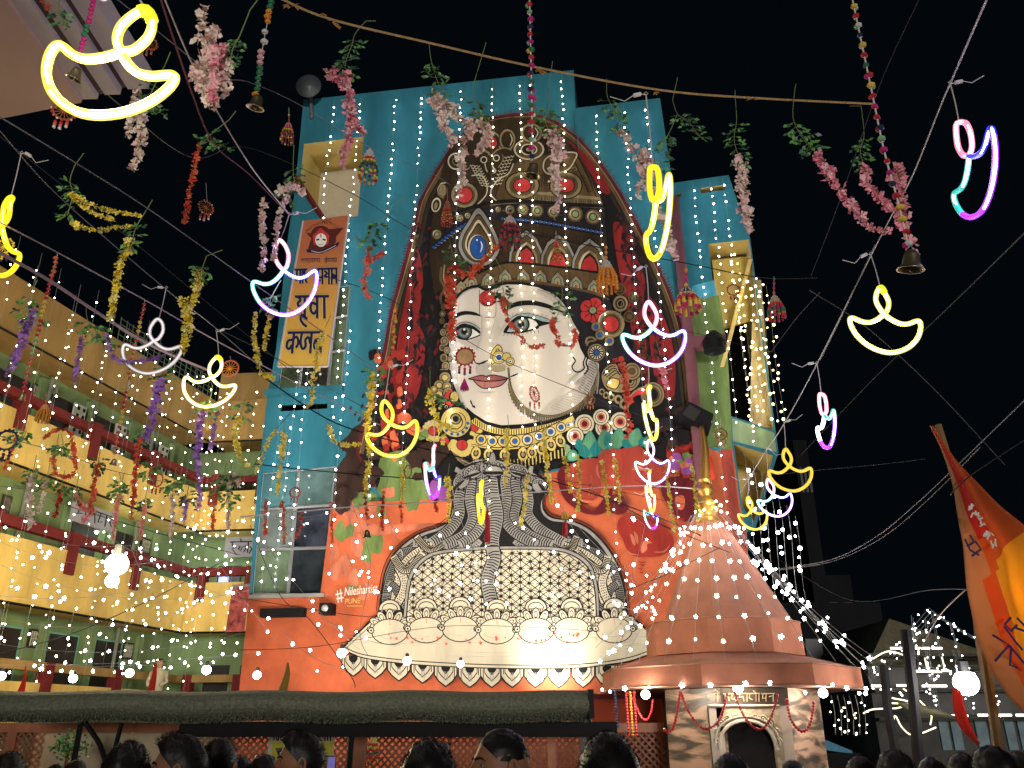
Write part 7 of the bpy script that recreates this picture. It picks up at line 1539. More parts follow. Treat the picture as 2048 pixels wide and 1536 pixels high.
string_with_bell("white tube string with multicoloured pompoms ending before the painted crown", [(1059, -5), (1061, 80), (1063, 180), (1065, 320)], 4.4, "rGmkrmgrmkgkmgrr", 5.6, 19.5, (1063, 352, 28, .2), tube=True)
string_with_bell("long slanting pompom string with the largest bell at upper right", [(1704, -5), (1722, 80), (1745, 190), (1768, 300), (1795, 400), (1818, 495)], 4.0, "yrwkyrgryrmrkGmrmkry", 6.2, 25, (1822, 540, 42, .12), tube=True)
string_with_bell("magenta and green bead string over the pink eave", [(188, -5), (182, 30), (172, 62), (165, 90), (152, 125)], 3.4, "mmmmmmggg", 5, 11, (146, 158, 26, .4))
string_with_bell("long coral and red bead strand with a bell at far left", [(115, 508), (105, 550), (92, 600), (80, 650), (65, 710), (52, 760), (46, 785)], 6.2, "cccccrrrrryyyyrrrrGGGG", 4, 10, (42, 800, 14, .3))
string_with_bell("long coral and green bead strand ending at the yellow parapet", [(290, 600), (280, 650), (268, 700), (255, 780), (240, 850), (228, 915)], 7.8, "rrrryyyrrccccggccww", 3.6, 10, (226, 930, 13, .3))
string_with_bell("thin cord with a tiny bell hanging at the cable knot left of the throne", [(734, 990), (735, 1030), (734, 1060)], 12, "w..w", 3, 12, (734, 1075, 15, .0))
string_with_bell("small bell at the middle of the snake necks on a short cord", [(974, 1000), (974, 1060)], 13, "...r", 3, 14, (974, 1078, 12, 0))
def cone_tassel(px, py, Y_, wpx, hpx, cap, seqs, label, topy=None):
    c = at(px, py, Y_); m_ = mpp(py, Y_); r_ = wpx * .5 * m_; h = hpx * m_; t = thing("beaded_tassel", label, "hanging ornament", c)
    mb = MB(cap, BC["w"]); prof = [(r_ * .62, -h * .36), (r_ * .55, -h * .28), (r_ * .36, -h * .12), (r_ * .15, 0)]; mb.lathe(c, prof, 12)
    for j in range(10):
        a = j * .63
        for zz, rr in ((-.30, .60), (-.2, .5), (-.1, .34)): mb.ball(c + Vector((r_ * rr * math.cos(a), r_ * rr * math.sin(a), h * zz)), r_ * .07, 1, 5, 3)
    mb.build("cap", t)
    mb = MB(*[BC[k] for k in BK]); nb = 12
    for j in range(nb):
        a = 2 * math.pi * j / nb; n = 6 + (j * 7) % 3
        for k in range(n):
            p = c + Vector((math.cos(a) * r_ * (.62 + .3 * min(1, k / 3)), math.sin(a) * r_ * (.62 + .3 * min(1, k / 3)), -h * .36 - h * .64 * k / n)); bead_obj(mb, p, r_ * .16, seqs[k % len(seqs)])
    mb.build("bead_fringe", t, kind="stuff")
    if topy:
        mb = MB(WIREW); q = at(px, topy, Y_); mb.tube([c, q], .002, 3); mb.build("cord", t)
        mb = MB(*[BC[k] for k in BK]); n = max(2, int((py - topy) / 9))
        for k in range(n): bead_obj(mb, c.lerp(q, (k + .5) / n), r_ * .16, seqs[k % len(seqs)])
        mb.build("top_beads", t, kind="stuff")
WHC = mat("pierced_white", (.50, .46, .40), .5, var=.6, scale=40)
cone_tassel(740, 298, 5.8, 38, 78, WHC, "rygkgy", "beaded cone tassel with red and yellow drops left of the painted veil top")
cone_tassel(1020, 432, 6.4, 44, 74, WHC, "rkrkrg", "white capped cone tassel with red and black beads on the painted crown", 418)
cone_tassel(1212, 520, 6.8, 42, 72, WHC, "ooooo", "white capped cone tassel with all orange beads over the crown's right end", 490)
cone_tassel(1548, 590, 7.6, 34, 56, mat("pierced_gold", (.40, .34, .22), .5, var=.4, scale=40), "crmgg", "red and green beaded cone tassel on black sky right of the white wall", 553)
cone_tassel(92, 808, 8.5, 26, 40, BC["o"], "ooooo", "bright orange beaded tassel before the brown shutters at left", 785)
cone_tassel(1372, 575, 7.6, 50, 56, BC["k"], "ymroy", "mixed bead cluster tassel beside the top of the pink drain pipe", 535)
cone_tassel(1112, 480, 6.6, 18, 50, BC["r"], "rygor", "slim bead strand tassel over the middle red arch of the crown", 462)
cone_tassel(895, 400, 7.0, 22, 62, BC["c"], "crcyr", "looped coral bead tassel over the crown's left side", 375)
cone_tassel(578, 245, 6.4, 26, 50, BC["r"], "rygrk", "dark red bead tassel left of the blue wall's upper corner", 215)
cone_tassel(748, 1465, 10.4, 26, 60, BC["y"], "ryrgr", "red and yellow bead tassel hanging under the grass roof", 1446)
cone_tassel(1130, 1022, 12, 14, 16, BC["y"], "yy", "tiny yellow flower head of the red silk tassel at right of the throne")
def wheel(px, py, Y_, rpx, label, rimc, spoke, drops="ryk", topy=None, squash=1.0, yaw=0, tassel=None, fill=None):
    c = at(px, py, Y_); m_ = mpp(py, Y_); r_ = rpx * m_; t = thing("spoked_wheel_ornament", label, "hanging ornament", c); M_ = Matrix.Rotation(yaw, 3, 'Z')
    mb = MB(rimc); mb.tube([c + M_ @ Vector((r_ * squash * math.cos(a), 0, r_ * math.sin(a))) for a in [i * math.pi / 10 for i in range(20)]], r_ * .10, 5, closed=True); mb.build("rim", t)
    if spoke:
        for i in range(14):
            a = i * math.pi / 7; mb = MB(spoke); mb.tube([c + M_ @ Vector((.12 * r_ * math.cos(a), 0, .12 * r_ * math.sin(a))), c + M_ @ Vector((r_ * squash * math.cos(a), 0, r_ * math.sin(a)))], r_ * .045, 3); mb.build("spoke", t)
        mb = MB(spoke); mb.lathe(c, [(r_ * .16, -.004), (r_ * .16, .004)], 8, 0, Matrix.Rotation(R(90), 3, 'X')); mb.build("hub", t)
    if fill: mb = MB(fill); mb.lathe(c + Vector((0, .006, 0)), [(r_ * .95, -.002), (r_ * .95, .002)], 18, 0, Matrix.Rotation(R(90), 3, 'X')); mb.build("disc", t)
    if drops:
        mb = MB(*[BC[k] for k in BK])
        for i in range(16):
            a = i * math.pi / 8; bead_obj(mb, c + M_ @ Vector((r_ * 1.12 * squash * math.cos(a), 0, r_ * 1.12 * math.sin(a))), r_ * .12, drops[i % len(drops)])
        for s_ in (-.6, 0, .6):
            for k in range(3): bead_obj(mb, c + Vector((s_ * r_, 0, -r_ * (1.3 + .32 * k + (.2 if s_ == 0 else 0)))), r_ * .17, drops[k % len(drops)])
        mb.build("bead_drops", t, kind="stuff")
    mb = MB(WIREW); q = at(px, topy if topy else py - rpx * 1.6, Y_); mb.tube([c + Vector((0, 0, r_)), q], .002, 3)
    if tassel: mb.tube([c - Vector((0, 0, r_)), at(tassel[0], tassel[1], Y_)], .002, 3)
    mb.build("cord", t)
    if tassel:
        p = at(tassel[0], tassel[1], Y_); mb = MB(BC["m"])
        for i in range(40): a = i * 2.4; rr = r_ * .55 * math.sqrt((i + 1) / 40); mb.tube([p, p + Vector((rr * math.cos(a) * .8, rr * math.sin(a) * .6, -r_ * 1.0)), p + Vector((rr * math.cos(a), rr * math.sin(a), -r_ * 1.5 * random.uniform(.8, 1)))], .004, 3)
        mb.build("silk_tassel", t, kind="stuff")
CO = BC["c"]; TAN = mat("gold_thread", (.62, .40, .16), .6, var=.2); WD_ = mat("wheel_wood", (.28, .09, .03), .6, var=.2)
wheel(930, 713, 7.4, 18, "gold spoked wheel with a magenta tassel on the painted left cheek", BC["r"], TAN, "rmk", 692, tassel=(929, 757), fill=TAN)
wheel(1467, 580, 7.8, 12, "small dark red spoked wheel before the yellow alcove", WD_, TAN, "rko", 545)
wheel(412, 415, 5.9, 14, "brown spoked wheel with red drops before black sky left of the poster", WD_, WD_, "rcw", 365, yaw=.8)
wheel(128, 222, 3.8, 20, "dark red spoked wheel cluster under the pink eave", WD_, WD_, "rcw", 196, yaw=.5)
wheel(298, 85, 4.2, 15, "dim orange spoked wheel right of the largest neon lamp", WD_, WD_, "rgc", 45, yaw=.7)
wheel(460, 737, 8.4, 17, "orange red spoked wheel right of the warm white neon lamp", CO, BC["o"], None, 712)
wheel(316, 960, 9.5, 13, "plain red bead ring before the yellow parapet", BC["r"], None, "rrr", 935, squash=.7)
wheel(816, 943, 9.5, 13, "dark red ring left of the edge-on violet lamp", WD_, None, None, 925, squash=.55)
wheel(1069, 788, 8.0, 15, "narrow red spoked wheel with beads on the painted jaw chain", CO, BC["r"], "rcw", 742, yaw=.9)
wheel(1442, 868, 9.0, 12, "brown wheel with bead cluster beside the green cornice", WD_, WD_, "ccw", 838)
wheel(590, 985, 10, 10, "small pale wheel with red drops over the lower glazing", BC["r"], TAN, "rcr", 955)
wheel(10, 492, 5.6, 16, "yellow spoked wheel behind the yellow lamp at the left edge", BC["y"], BC["y"], "yyk", 470)
wheel(14, 880, 8.6, 20, "large black beaded ring at the left edge before the dim upper parapet", BC["k"], None, "kkk", 855)
wheel(1180, 790 + 10, 9.0, 9, "small brown wheel on the painted hair right of the jaw", WD_, WD_, "cyc", 765)
wheel(1182, 975, 11, 7, "small dark ornament over the painted pepper", WD_, None, "rky", 950, squash=.5)
# marigold swatch
t = thing("marigold_strand", "short orange marigold strand over the red inside of the veil", "garland", at(791, 615, 7.6)); mb = MB(*[BC[k] for k in BK])
for k in range(16): p = at(791 - k * .25, 617 + k * 5.2, 7.6); bead_obj(mb, p + Vector((random.uniform(-.01, .01), 0, 0)), .018, "oyro"[k % 4])
mb.build("flower_heads", t, kind="stuff")
for (px, y0, y1, Y_, lab) in ((975, 1015, 1085, 12.5, "red silk tassel on the painted central snake neck"), (1130, 1040, 1072, 12, "red silk tassel over the orange wall right of the throne")):
    t = thing("silk_tassel", lab, "tassel", at(px, y0, Y_)); mb = MB(BC["r"]); a, b = at(px, y0, Y_), at(px, y1, Y_)
    for k in range(14): d = Vector((math.cos(k * 2.4), math.sin(k * 2.4), 0)) * .035; mb.tube([a, a.lerp(b, .3) + d * .8, b + d], .009, 3)
    mb.build("threads", t, kind="stuff"); mb = MB(WIREW); mb.tube([a, at(px, y0 - 30, Y_)], .003, 3); mb.build("cord", t)
# marigold swags on the shrine
def swag(pts, Y_, k, r_px, label, group=None):
    P3 = catmull([at(x, y, Y_) for x, y in pts], 8); t = thing("marigold_swag", label, "garland", P3[0], group); mb = MB(BC[k]); r_ = r_px * mpp(pts[0][1], Y_)
    for p in resample(P3, r_ * 1.75): mb.ball(p, r_ * random.uniform(.85, 1.1), 0, 6, 4)
    mb.build("flower_heads", t, kind="stuff")
swag([(1360, 1385), (1354, 1425), (1346, 1455), (1336, 1464), (1325, 1456)], 10.4, "r", 3.4, "marigold swag over the left marble panel of the shrine")
swag([(1362, 1386), (1375, 1420), (1395, 1448), (1412, 1458), (1436, 1444), (1448, 1415), (1455, 1386)], 10.35, "r", 3.2, "marigold swag left of the shrine arch")
swag([(1470, 1386), (1482, 1420), (1500, 1448), (1524, 1458), (1544, 1430), (1556, 1386)], 10.35, "r", 3.0, "marigold swag over the crown of the shrine arch")
swag([(1574, 1400), (1580, 1435), (1596, 1458), (1610, 1462), (1622, 1442), (1628, 1400)], 10.5, "r", 3.4, "deep marigold swag over the right marble panel of the shrine")
for (x, k, lab) in ((1230, "k", "violet bead strand under the left eave corner"), (1252, "r", "first red marigold strand left of the shrine wall"), (1260, "o", "orange marigold strand left of the shrine wall"), (1268, "r", "third marigold strand left of the shrine wall")):
    swag([(x, 1385), (x + 3, 1430), (x + 6, 1476 - (20 if k == "k" else 0))], 11.2, k, 3.2, lab)
swag([(1265, 1396), (1280, 1430), (1292, 1440), (1302, 1425), (1306, 1396)], 11.2, "r", 2.6, "marigold swag hanging under the bulb at the left eave")

# ------------------------------------------------------------------ the youth club poster
PQ = [(606, 442), (698, 430), (655, 733), (556, 733)]
PO = 0.75
t = thing("club_poster", "tall yellow and orange youth club poster hanging on the left of the blue wall", "poster", wl(556, 733, PO))
def pgrad():
    m = bpy.data.materials.new("poster_print"); m.use_nodes = True; tt = m.node_tree; N, L = tt.nodes, tt.links; b = N["Principled BSDF"]; b.inputs["Roughness"].default_value = .5
    tc = N.new("ShaderNodeTexCoord"); nz = N.new("ShaderNodeTexNoise"); nz.inputs["Scale"].default_value = .35; nz.inputs["Detail"].default_value = 2; mx = N.new("ShaderNodeValToRGB"); sp = N.new("ShaderNodeSeparateXYZ"); mr = N.new("ShaderNodeMapRange")
    mr.inputs["From Min"].default_value = 0; mr.inputs["From Max"].default_value = 4.6; L.new(tc.outputs["Object"], sp.inputs[0]); L.new(sp.outputs[2], mr.inputs[0])
    ad = N.new("ShaderNodeMath"); ad.operation = 'MULTIPLY_ADD'; ad.inputs[1].default_value = .35; L.new(nz.outputs["Fac"], ad.inputs[0]); L.new(mr.outputs[0], ad.inputs[2]); L.new(ad.outputs[0], mx.inputs[0])
    e = mx.color_ramp.elements; e[0].position = .2; e[0].color = (.62, .38, .06, 1); e[1].position = 1.1; e[1].color = (.42, .12, .05, 1); el = e.new(.65); el.color = (.58, .28, .06, 1)
    L.new(mx.outputs[0], b.inputs["Base Color"]); return m
mb = MB(pgrad()); q = [wl(x, y, PO) for x, y in PQ]; mb.hexa([q[3], q[2], q[2] - WN * .03, q[3] - WN * .03, q[0], q[1], q[1] - WN * .03, q[0] - WN * .03]); mb.build("print_sheet", t)
mb = MB(mat("pale_border", (.50, .44, .46), .5, var=.05)); 
for a, b in ((0, 3), (1, 2), (3, 2)): mb.tube([q[a], q[b]], .035, 4)
mb.build("border", t)
S_ = Paint(lambda x, y, z: wl(x, y, PO + z), .004, .0005); S_.Z(*O); PI = mat("poster_ink", (.015, .012, .06), .6, var=0); PB = mat("poster_brown", (.09, .02, .015), .6, var=.1); PYo = mat("poster_halo", (.60, .50, .22), .6, var=0)
text_on(S_, PB, "NYC", 644, 447, 664, 445, 8); text_on(S_, PB, "MAISTHAN YOUTH CLUB", 612, 466, 682, 462, 7, 0, 16)
S_.Z(500, 380, 3.84)
S_.poly(PB, [(440, 470), (470, 370), (430, 330), (500, 330), (480, 310), (620, 300), (720, 290), (660, 360), (660, 400), (600, 470)]); S_.disc(PB, 545, 340, 78, 66); S_.poly(RD, [(480, 350), (545, 290), (610, 350), (600, 420), (490, 420)]); S_.disc(WH, 545, 385, 44, 52); S_.poly(K, [(505, 380), (530, 372), (534, 384), (512, 390)]); S_.poly(K, [(556, 384), (560, 372), (584, 380), (578, 390)]); S_.disc(RD, 545, 352, 5, 14); S_.line(PB, [(525, 415), (545, 422), (562, 414)], 1)
S_.poly(PI, [(430, 455), (540, 470), (690, 395), (675, 430), (550, 488), (440, 478)]); S_.line(WH, [(470, 466), (545, 478), (660, 425)], .9)
def dv(strokes, wd=2.2, m_=PI):
    for q_ in strokes: S_.line(m_, q_, wd, smooth=4 if len(q_) > 2 else 0)
# small line
dv([[(390, 530), (540, 525)], [(566, 528), (668, 522)], [(402, 530), (398, 548), (392, 540)], [(414, 529), (414, 556)], [(428, 530), (426, 542), (436, 546)], [(440, 529), (440, 556)], [(452, 529), (450, 540), (460, 548), (452, 558)], [(470, 528), (468, 542), (478, 546)], [(482, 528), (482, 556)], [(494, 528), (494, 556)], [(508, 528), (506, 544), (518, 540)], [(522, 528), (522, 556)], [(534, 528), (536, 556)],
    [(572, 540), (584, 536), (584, 556), (570, 548)], [(590, 528), (592, 556)], [(590, 524), (586, 512)], [(604, 528), (600, 540), (610, 546), (606, 556)], [(622, 528), (620, 546), (632, 544)], [(636, 528), (636, 556)], [(648, 526), (644, 540), (656, 546), (648, 556)], [(662, 524), (662, 554)]], 1.1)
# row 1: maaisthaan
for m_, w_ in ((PYo, 6.2), (PI, 4.2)):
    dv([[(342, 612), (440, 608)], [(516, 606), (672, 602)], [(362, 612), (358, 665), (350, 690), (372, 680)], [(386, 612), (384, 718)], [(404, 610), (404, 716)], [(424, 612), (420, 640), (440, 660), (426, 690), (440, 712)],
        [(524, 612), (520, 650), (534, 672), (552, 668)], [(520, 690), (544, 696)], [(556, 606), (556, 722)], [(572, 620), (590, 640), (572, 662), (596, 668)], [(606, 606), (606, 722)], [(628, 604), (628, 722)], [(640, 660), (656, 650)], [(664, 604), (664, 720)], [(636, 640), (640, 676), (662, 664)]], w_, m_)
# row 2: yuvaa
    dv([[(345, 818), (606, 816)], [(364, 820), (388, 842), (366, 872), (384, 896), (412, 880)], [(420, 818), (420, 975)], [(402, 950), (388, 990), (410, 1030), (436, 1048)], [(404, 962), (440, 990)], [(516, 818), (516, 985)], [(512, 880), (474, 868), (466, 920), (490, 950), (514, 920)], [(570, 818), (572, 985)]], w_ * 1.25, m_)
# row 3: klab
    dv([[(290, 1096), (560, 1092)], [(338, 1096), (322, 1255)], [(326, 1150), (292, 1160), (282, 1205), (300, 1220), (322, 1190)], [(334, 1140), (362, 1130), (370, 1180), (352, 1210)], [(400, 1096), (388, 1170), (402, 1220), (426, 1200), (424, 1150)], [(424, 1150), (450, 1130), (462, 1180)], [(474, 1094), (462, 1255)], [(552, 1094), (540, 1255)], [(546, 1150), (506, 1150), (492, 1200), (510, 1225), (544, 1190)], [(500, 1150), (536, 1220)]], w_ * 1.2, m_)
S_.mb.build("print", t)

# ------------------------------------------------------------------ people
SKIN = mat("skin_brown", (.42, .19, .10), .55, var=.08); HAIR = mat("hair_black", (.008, .007, .007), .5, var=.4, scale=30); HAIR2 = mat("hair_dark_brown", (.016, .011, .009), .45, var=.5, scale=30)
def person(px, py_top, wpx, face, label, shirt=(.05, .05, .06), hair="short", tall=None, act=None, sk=SKIN):
    """px, py_top: top of the head in the photo; wpx: head width there; face: heading in degrees, 0 looks at the wall"""
    py_top += 4 if px < 1600 else 12
    Y_ = .165 / (wpx / FPX) * ray(px, py_top).y / 1.0; top = at(px, py_top, Y_); ht = top.z
    t = thing("person", label, "person", (top.x, Y_, 0)); Mz = Matrix.Rotation(R(face), 3, 'Z'); o0 = Vector((top.x, Y_, 0))
    def W(x, y, z): return o0 + Mz @ Vector((x, y, z))
    hh = .235; hc = ht - hh * .5
    # body with the head as one mesh
    vs = [(0, 0, ht - 1.72 + .92 if ht > 1.5 else .92 * ht / 1.7)]
    k = ht / 1.70
    J = {"pelvis": (0, 0, .92 * k), "waist": (0, 0, 1.08 * k), "chest": (0, .0, 1.30 * k), "neck0": (0, .0, 1.41 * k), "neck1": (0, .01, 1.50 * k),
         "sl": (-.185, 0, 1.385 * k), "el": (-.24, .02, 1.12 * k), "wl": (-.23, .10, .90 * k), "hl": (-.22, .13, .82 * k), "sr": (.185, 0, 1.385 * k), "er": (.24, .02, 1.12 * k), "wr": (.23, .10, .90 * k), "hr": (.22, .13, .82 * k),
         "tl": (-.10, 0, .86 * k), "kl": (-.11, .02, .48 * k), "al": (-.11, -.02, .09), "fl": (-.12, .14, .04), "tr": (.10, 0, .86 * k), "kr": (.11, .02, .48 * k), "ar": (.11, -.02, .09), "fr": (.12, .14, .04)}
    if act == "phone": J.update(er=(.24, .14, 1.16 * k), wr=(.16, .30, 1.36 * k), hr=(.14, .34, 1.42 * k))
    Rr = {"pelvis": .15, "waist": .13, "chest": .15, "neck0": .085, "neck1": .062, "sl": .075, "el": .048, "wl": .032, "hl": .04, "sr": .075, "er": .048, "wr": .032, "hr": .04, "tl": .10, "kl": .065, "al": .045, "fl": .04, "tr": .10, "kr": .065, "ar": .045, "fr": .04}
    E = [("pelvis", "waist"), ("waist", "chest"), ("chest", "neck0"), ("neck0", "neck1"), ("chest", "sl"), ("sl", "el"), ("el", "wl"), ("wl", "hl"), ("chest", "sr"), ("sr", "er"), ("er", "wr"), ("wr", "hr"), ("pelvis", "tl"), ("tl", "kl"), ("kl", "al"), ("al", "fl"), ("pelvis", "tr"), ("tr", "kr"), ("kr", "ar"), ("ar", "fr")]
    names = list(J); me = bpy.data.meshes.new("b"); me.from_pydata([J[n] for n in names], [(names.index(a), names.index(b)) for a, b in E], []); ob = bpy.data.objects.new("b", me); C.objects.link(ob)
    ob.modifiers.new("s", "SKIN"); ob.modifiers.new("u", "SUBSURF").levels = 1
    for i, n in enumerate(names): me.skin_vertices[0].data[i].radius = (Rr[n], Rr[n] * (.72 if n in ("pelvis", "waist", "chest") else 1)); me.skin_vertices[0].data[i].use_root = n == "pelvis"
    ev = ob.evaluated_get(bpy.context.evaluated_depsgraph_get()); m2 = ev.to_mesh(); mb = MB(sk, mat("shirt_%d" % int(sum(shirt) * 1000 + px), shirt, .8, var=.15), mat("trousers", (.02, .022, .03), .8))
    for v in m2.vertices: mb.v.append(W(*v.co))
    for p in m2.polygons:
        c = p.center; mb.f.append(tuple(p.vertices)); hand = c.z < 1.0 * k and abs(c.x) > .19 or (act == "phone" and c.y > .26)
        mb.m.append(0 if (c.z > 1.44 * k or hand) else (1 if c.z > .90 * k else 2))
    ev.to_mesh_clear(); bpy.data.objects.remove(ob)
    # head surface: x right, y forward
    def hp(th, ph, f=1.0):
        x = math.sin(ph) * math.sin(th); y = math.sin(ph) * math.cos(th); z = math.cos(ph)
        r3 = Vector((.078 * x, .100 * y, .118 * z))
        if z < 0: r3.x *= 1 - .28 * (-z) ** 1.3; r3.y *= 1 - (.10 if y > 0 else .38) * (-z)
        if y > 0:
            fx = math.exp(-(x / .16) ** 2)
            r3.y += .024 * fx * math.exp(-((z + .12) / .17) ** 2)                    # nose
            r3.y += .007 * math.exp(-(x / .5) ** 2) * math.exp(-((z - .17) / .09) ** 2)  # brow
            r3.y -= .011 * math.exp(-((abs(x) - .42) / .15) ** 2) * math.exp(-((z - .04) / .09) ** 2) # sockets
            r3.y += .007 * math.exp(-(x / .3) ** 2) * math.exp(-((z + .42) / .05) ** 2) + .006 * math.exp(-(x / .3) ** 2) * math.exp(-((z + .53) / .05) ** 2)
            r3.y += .010 * math.exp(-(x / .3) ** 2) * math.exp(-((z + .86) / .12) ** 2)
        return r3 * f
    k0 = len(mb.v); NT, NPh = 36, 26
    for j in range(NPh + 1):
        for i in range(NT): mb.v.append(W(*(hp(2 * math.pi * i / NT, math.pi * j / NPh) + Vector((0, .01, hc)))))
    for j in range(NPh):
        for i in range(NT): i2 = (i + 1) % NT; mb.f.append((k0 + j * NT + i, k0 + (j + 1) * NT + i, k0 + (j + 1) * NT + i2, k0 + j * NT + i2)); mb.m.append(0)
    for s_ in (-1, 1):   # ears
        c = Vector((s_ * .078, .0, hc - .008)); pr = []
        mb.tube([W(*(c + Vector((s_ * .006 * 1, -.004 + .016 * math.cos(a), .030 * math.sin(a))))) for a in [q * .7 for q in range(9)]], .0065, 5, 0, closed=True); kk = len(mb.v); mb.ball((0, 0, 0), .018, 0, 6, 4, (.35, .8, 1.5))
        for i in range(kk, len(mb.v)): mb.v[i] = W(*(c + mb.v[i]))
    mb.smooth = True; bo = keep(mb.build("body", t), t)
    # eyes and brows
    for s_ in (-1, 1):
        e = MB(mat("eye_white", (.5, .47, .44), .3), BLACKP); ec = hp(s_ * .40, math.acos(.04)) + Vector((0, .004, hc)); e.ball((0, 0, 0), .011, 0, 8, 6); 
        for i in range(len(e.v)): e.v[i] = W(*(ec + e.v[i]))
        k1 = len(e.v); e.ball((0, 0, 0), .0052, 1, 8, 6)
        for i in range(k1, len(e.v)): e.v[i] = W(*(ec + Vector((0, .0078, 0)) + e.v[i]))
        e.build("eye", t)
        b_ = MB(HAIR); b_.tube([W(*(hp(s_ * a, math.acos(zz)) * 1.02 + Vector((0, .01, hc)))) for a, zz in ((.18, .18), (.35, .23), (.55, .22), (.72, .15))], [.004, .005, .004, .002], 4); b_.build("eyebrow", t)
    mo = MB(mat("lips", (.22, .07, .05), .5)); mo.tube([W(*(hp(a, math.acos(-.47)) * 1.005 + Vector((0, .01, hc)))) for a in (-.26, -.12, 0, .12, .26)], [.002, .005, .005, .005, .002], 5); mo.build("mouth", t)
    # hair shell and strands
    hm = MB(HAIR, HAIR2); NT2 = 40; rows = 15; k0 = 0; th_ = {"short": .010, "curly": .020, "quiff": .014, "fade": .005, "long": .016}[hair]
    def line_(th): 
        c_ = math.cos(th); lim = 1.05 if c_ > .25 else (1.62 + .30 * (-c_ if c_ < 0 else 0) if True else 1)
        if c_ > 0: lim = (.80 if hair == "quiff" else .92) + (1 - c_) * .75
        if hair == "fade": lim = min(lim, 1.38 + .06 * math.sin(th * 3))
        return lim
    for j in range(rows + 1):
        for i in range(NT2):
            th = 2 * math.pi * i / NT2; ph = line_(th) * j / rows; f = th_ * (1 - .5 * (j / rows) ** 3); q_ = hp(th, ph); nn = Vector((q_.x, q_.y, q_.z)).normalized()
            if hair == "quiff" and math.cos(th) > .2: f += .028 * math.cos(th) * math.sin(ph * 1.3)
            f += (.016 if hair == "curly" else .007) * noise.noise(q_ * (60 if hair == "curly" else 45)); hm.v.append(W(*(q_ + nn * f + Vector((0, .01, hc)))))
    for j in range(rows):
        for i in range(NT2): i2 = (i + 1) % NT2; hm.f.append((j * NT2 + i, (j + 1) * NT2 + i, (j + 1) * NT2 + i2, j * NT2 + i2)); hm.m.append(0)
    for _ in range(1300 if wpx > 60 else 500):
        th = random.uniform(0, 6.28); ph = line_(th) * random.uniform(0, 1) ** .7; q_ = hp(th, ph); nn = q_.normalized(); f = th_ * .8
        if hair == "quiff" and math.cos(th) > .2: f += .028 * math.cos(th) * math.sin(ph * 1.3)
        p = q_ + nn * f + Vector((0, .01, hc)); L_ = {"short": .012, "curly": .019, "quiff": .022, "fade": .004, "long": .02}[hair] * random.uniform(.5, 1.2)
        d = (nn * .7 + Vector((random.uniform(-.6, .6), random.uniform(-.2, .7), random.uniform(-.3, .5)))).normalized(); s_ = d.orthogonal().normalized() * .0013
        a_, b_, c_ = W(*(p - s_)), W(*(p + s_)), W(*(p + d * L_)); hm.tri(a_, b_, c_, random.choice((0, 1)))
    if hair == "fade":
        for _ in range(0):
            th = random.uniform(.9, 5.38); ph = random.uniform(.95, 1.75) ** 1.0; q_ = hp(th, ph)
            if random.random() < (ph - .95) / .9: continue
            p = q_ * 1.004 + Vector((0, .01, hc)); s_ = Vector((random.uniform(-1, 1), random.uniform(-1, 1), random.uniform(-1, 1))) * .0022; hm.tri(W(*(p - s_)), W(*(p + s_)), W(*(p + q_.normalized() * .003 + Vector((0, 0, -.004)))), 1)
    hm.smooth = True; hm.build("hair", t)
    return t, W, k
PEOPLE = [
 (20, 1504, 62, 10, "person with dark cropped hair seen from behind at the bottom left corner", (.03, .03, .035), "short"),
 (152, 1519, 46, 0, "farther person with round dark hair below the small potted shrub", (.05, .04, .04), "short"),
 (110, 1527, 34, 0, "smallest dark head low between the left corner head and the shrub", (.03, .03, .03), "short"),
 (256, 1491, 82, 5, "person with thick curly dark hair at lower left", (.04, .035, .03), "curly"),
 (372, 1472, 80, 95, "person with swept back hair turned left, lit forehead showing", (.06, .05, .05), "quiff"),
 (440, 1476, 72, 0, "taller dark haired person right of the one with the lit forehead", (.02, .02, .025), "short"),
 (480, 1512, 58, 0, "dark head partly behind the taller dark haired person", (.03, .03, .03), "short"),
 (528, 1513, 58, 10, "person with wavy dark hair in front of the camera notice", (.04, .03, .03), "curly"),
 (858, 1490, 104, 4, "wide dark head with loose hair before the middle trellis", (.02, .02, .02), "curly"),
 (1216, 1468, 122, 0, "largest black silhouetted head in front of the shrine's left corner", (.01, .01, .012), "short"),
 (1462, 1508, 78, 0, "dark round head in front of the shrine arch", (.02, .02, .02), "short"),
 (1585, 1520, 56, 0, "small dark head right of the shrine arch", (.02, .02, .02), "short"),
 (1720, 1505, 62, 0, "first dark head right of the shrine wall", (.02, .02, .02), "short"), (1790, 1497, 66, 10, "second dark head right of the shrine wall", (.02, .02, .02), "curly"),
 (1862, 1506, 58, -10, "third dark head, before the pale blue shutters", (.02, .02, .02), "short"), (1925, 1498, 64, 0, "dark head under the red pennant", (.02, .02, .02), "short"), (1985, 1490, 72, 10, "dark head at the foot of the bamboo pole", (.02, .02, .02), "curly"), (2040, 1497, 70, 0, "dark head at the bottom right corner", (.02, .02, .02), "short")]
for (px, py, wd, fc, lab, shc, hr) in PEOPLE: person(px, py, wd, fc, lab, shc, hr)
person(610, 1466, 70, 98, "young man in profile facing left with a high quiff before the camera notice", (.05, .05, .06), "quiff")
t, W, k = person(1010, 1456, 92, 108, "man with shaved sides and flat dark top turned left, ear and eye showing", (.05, .04, .04), "fade")
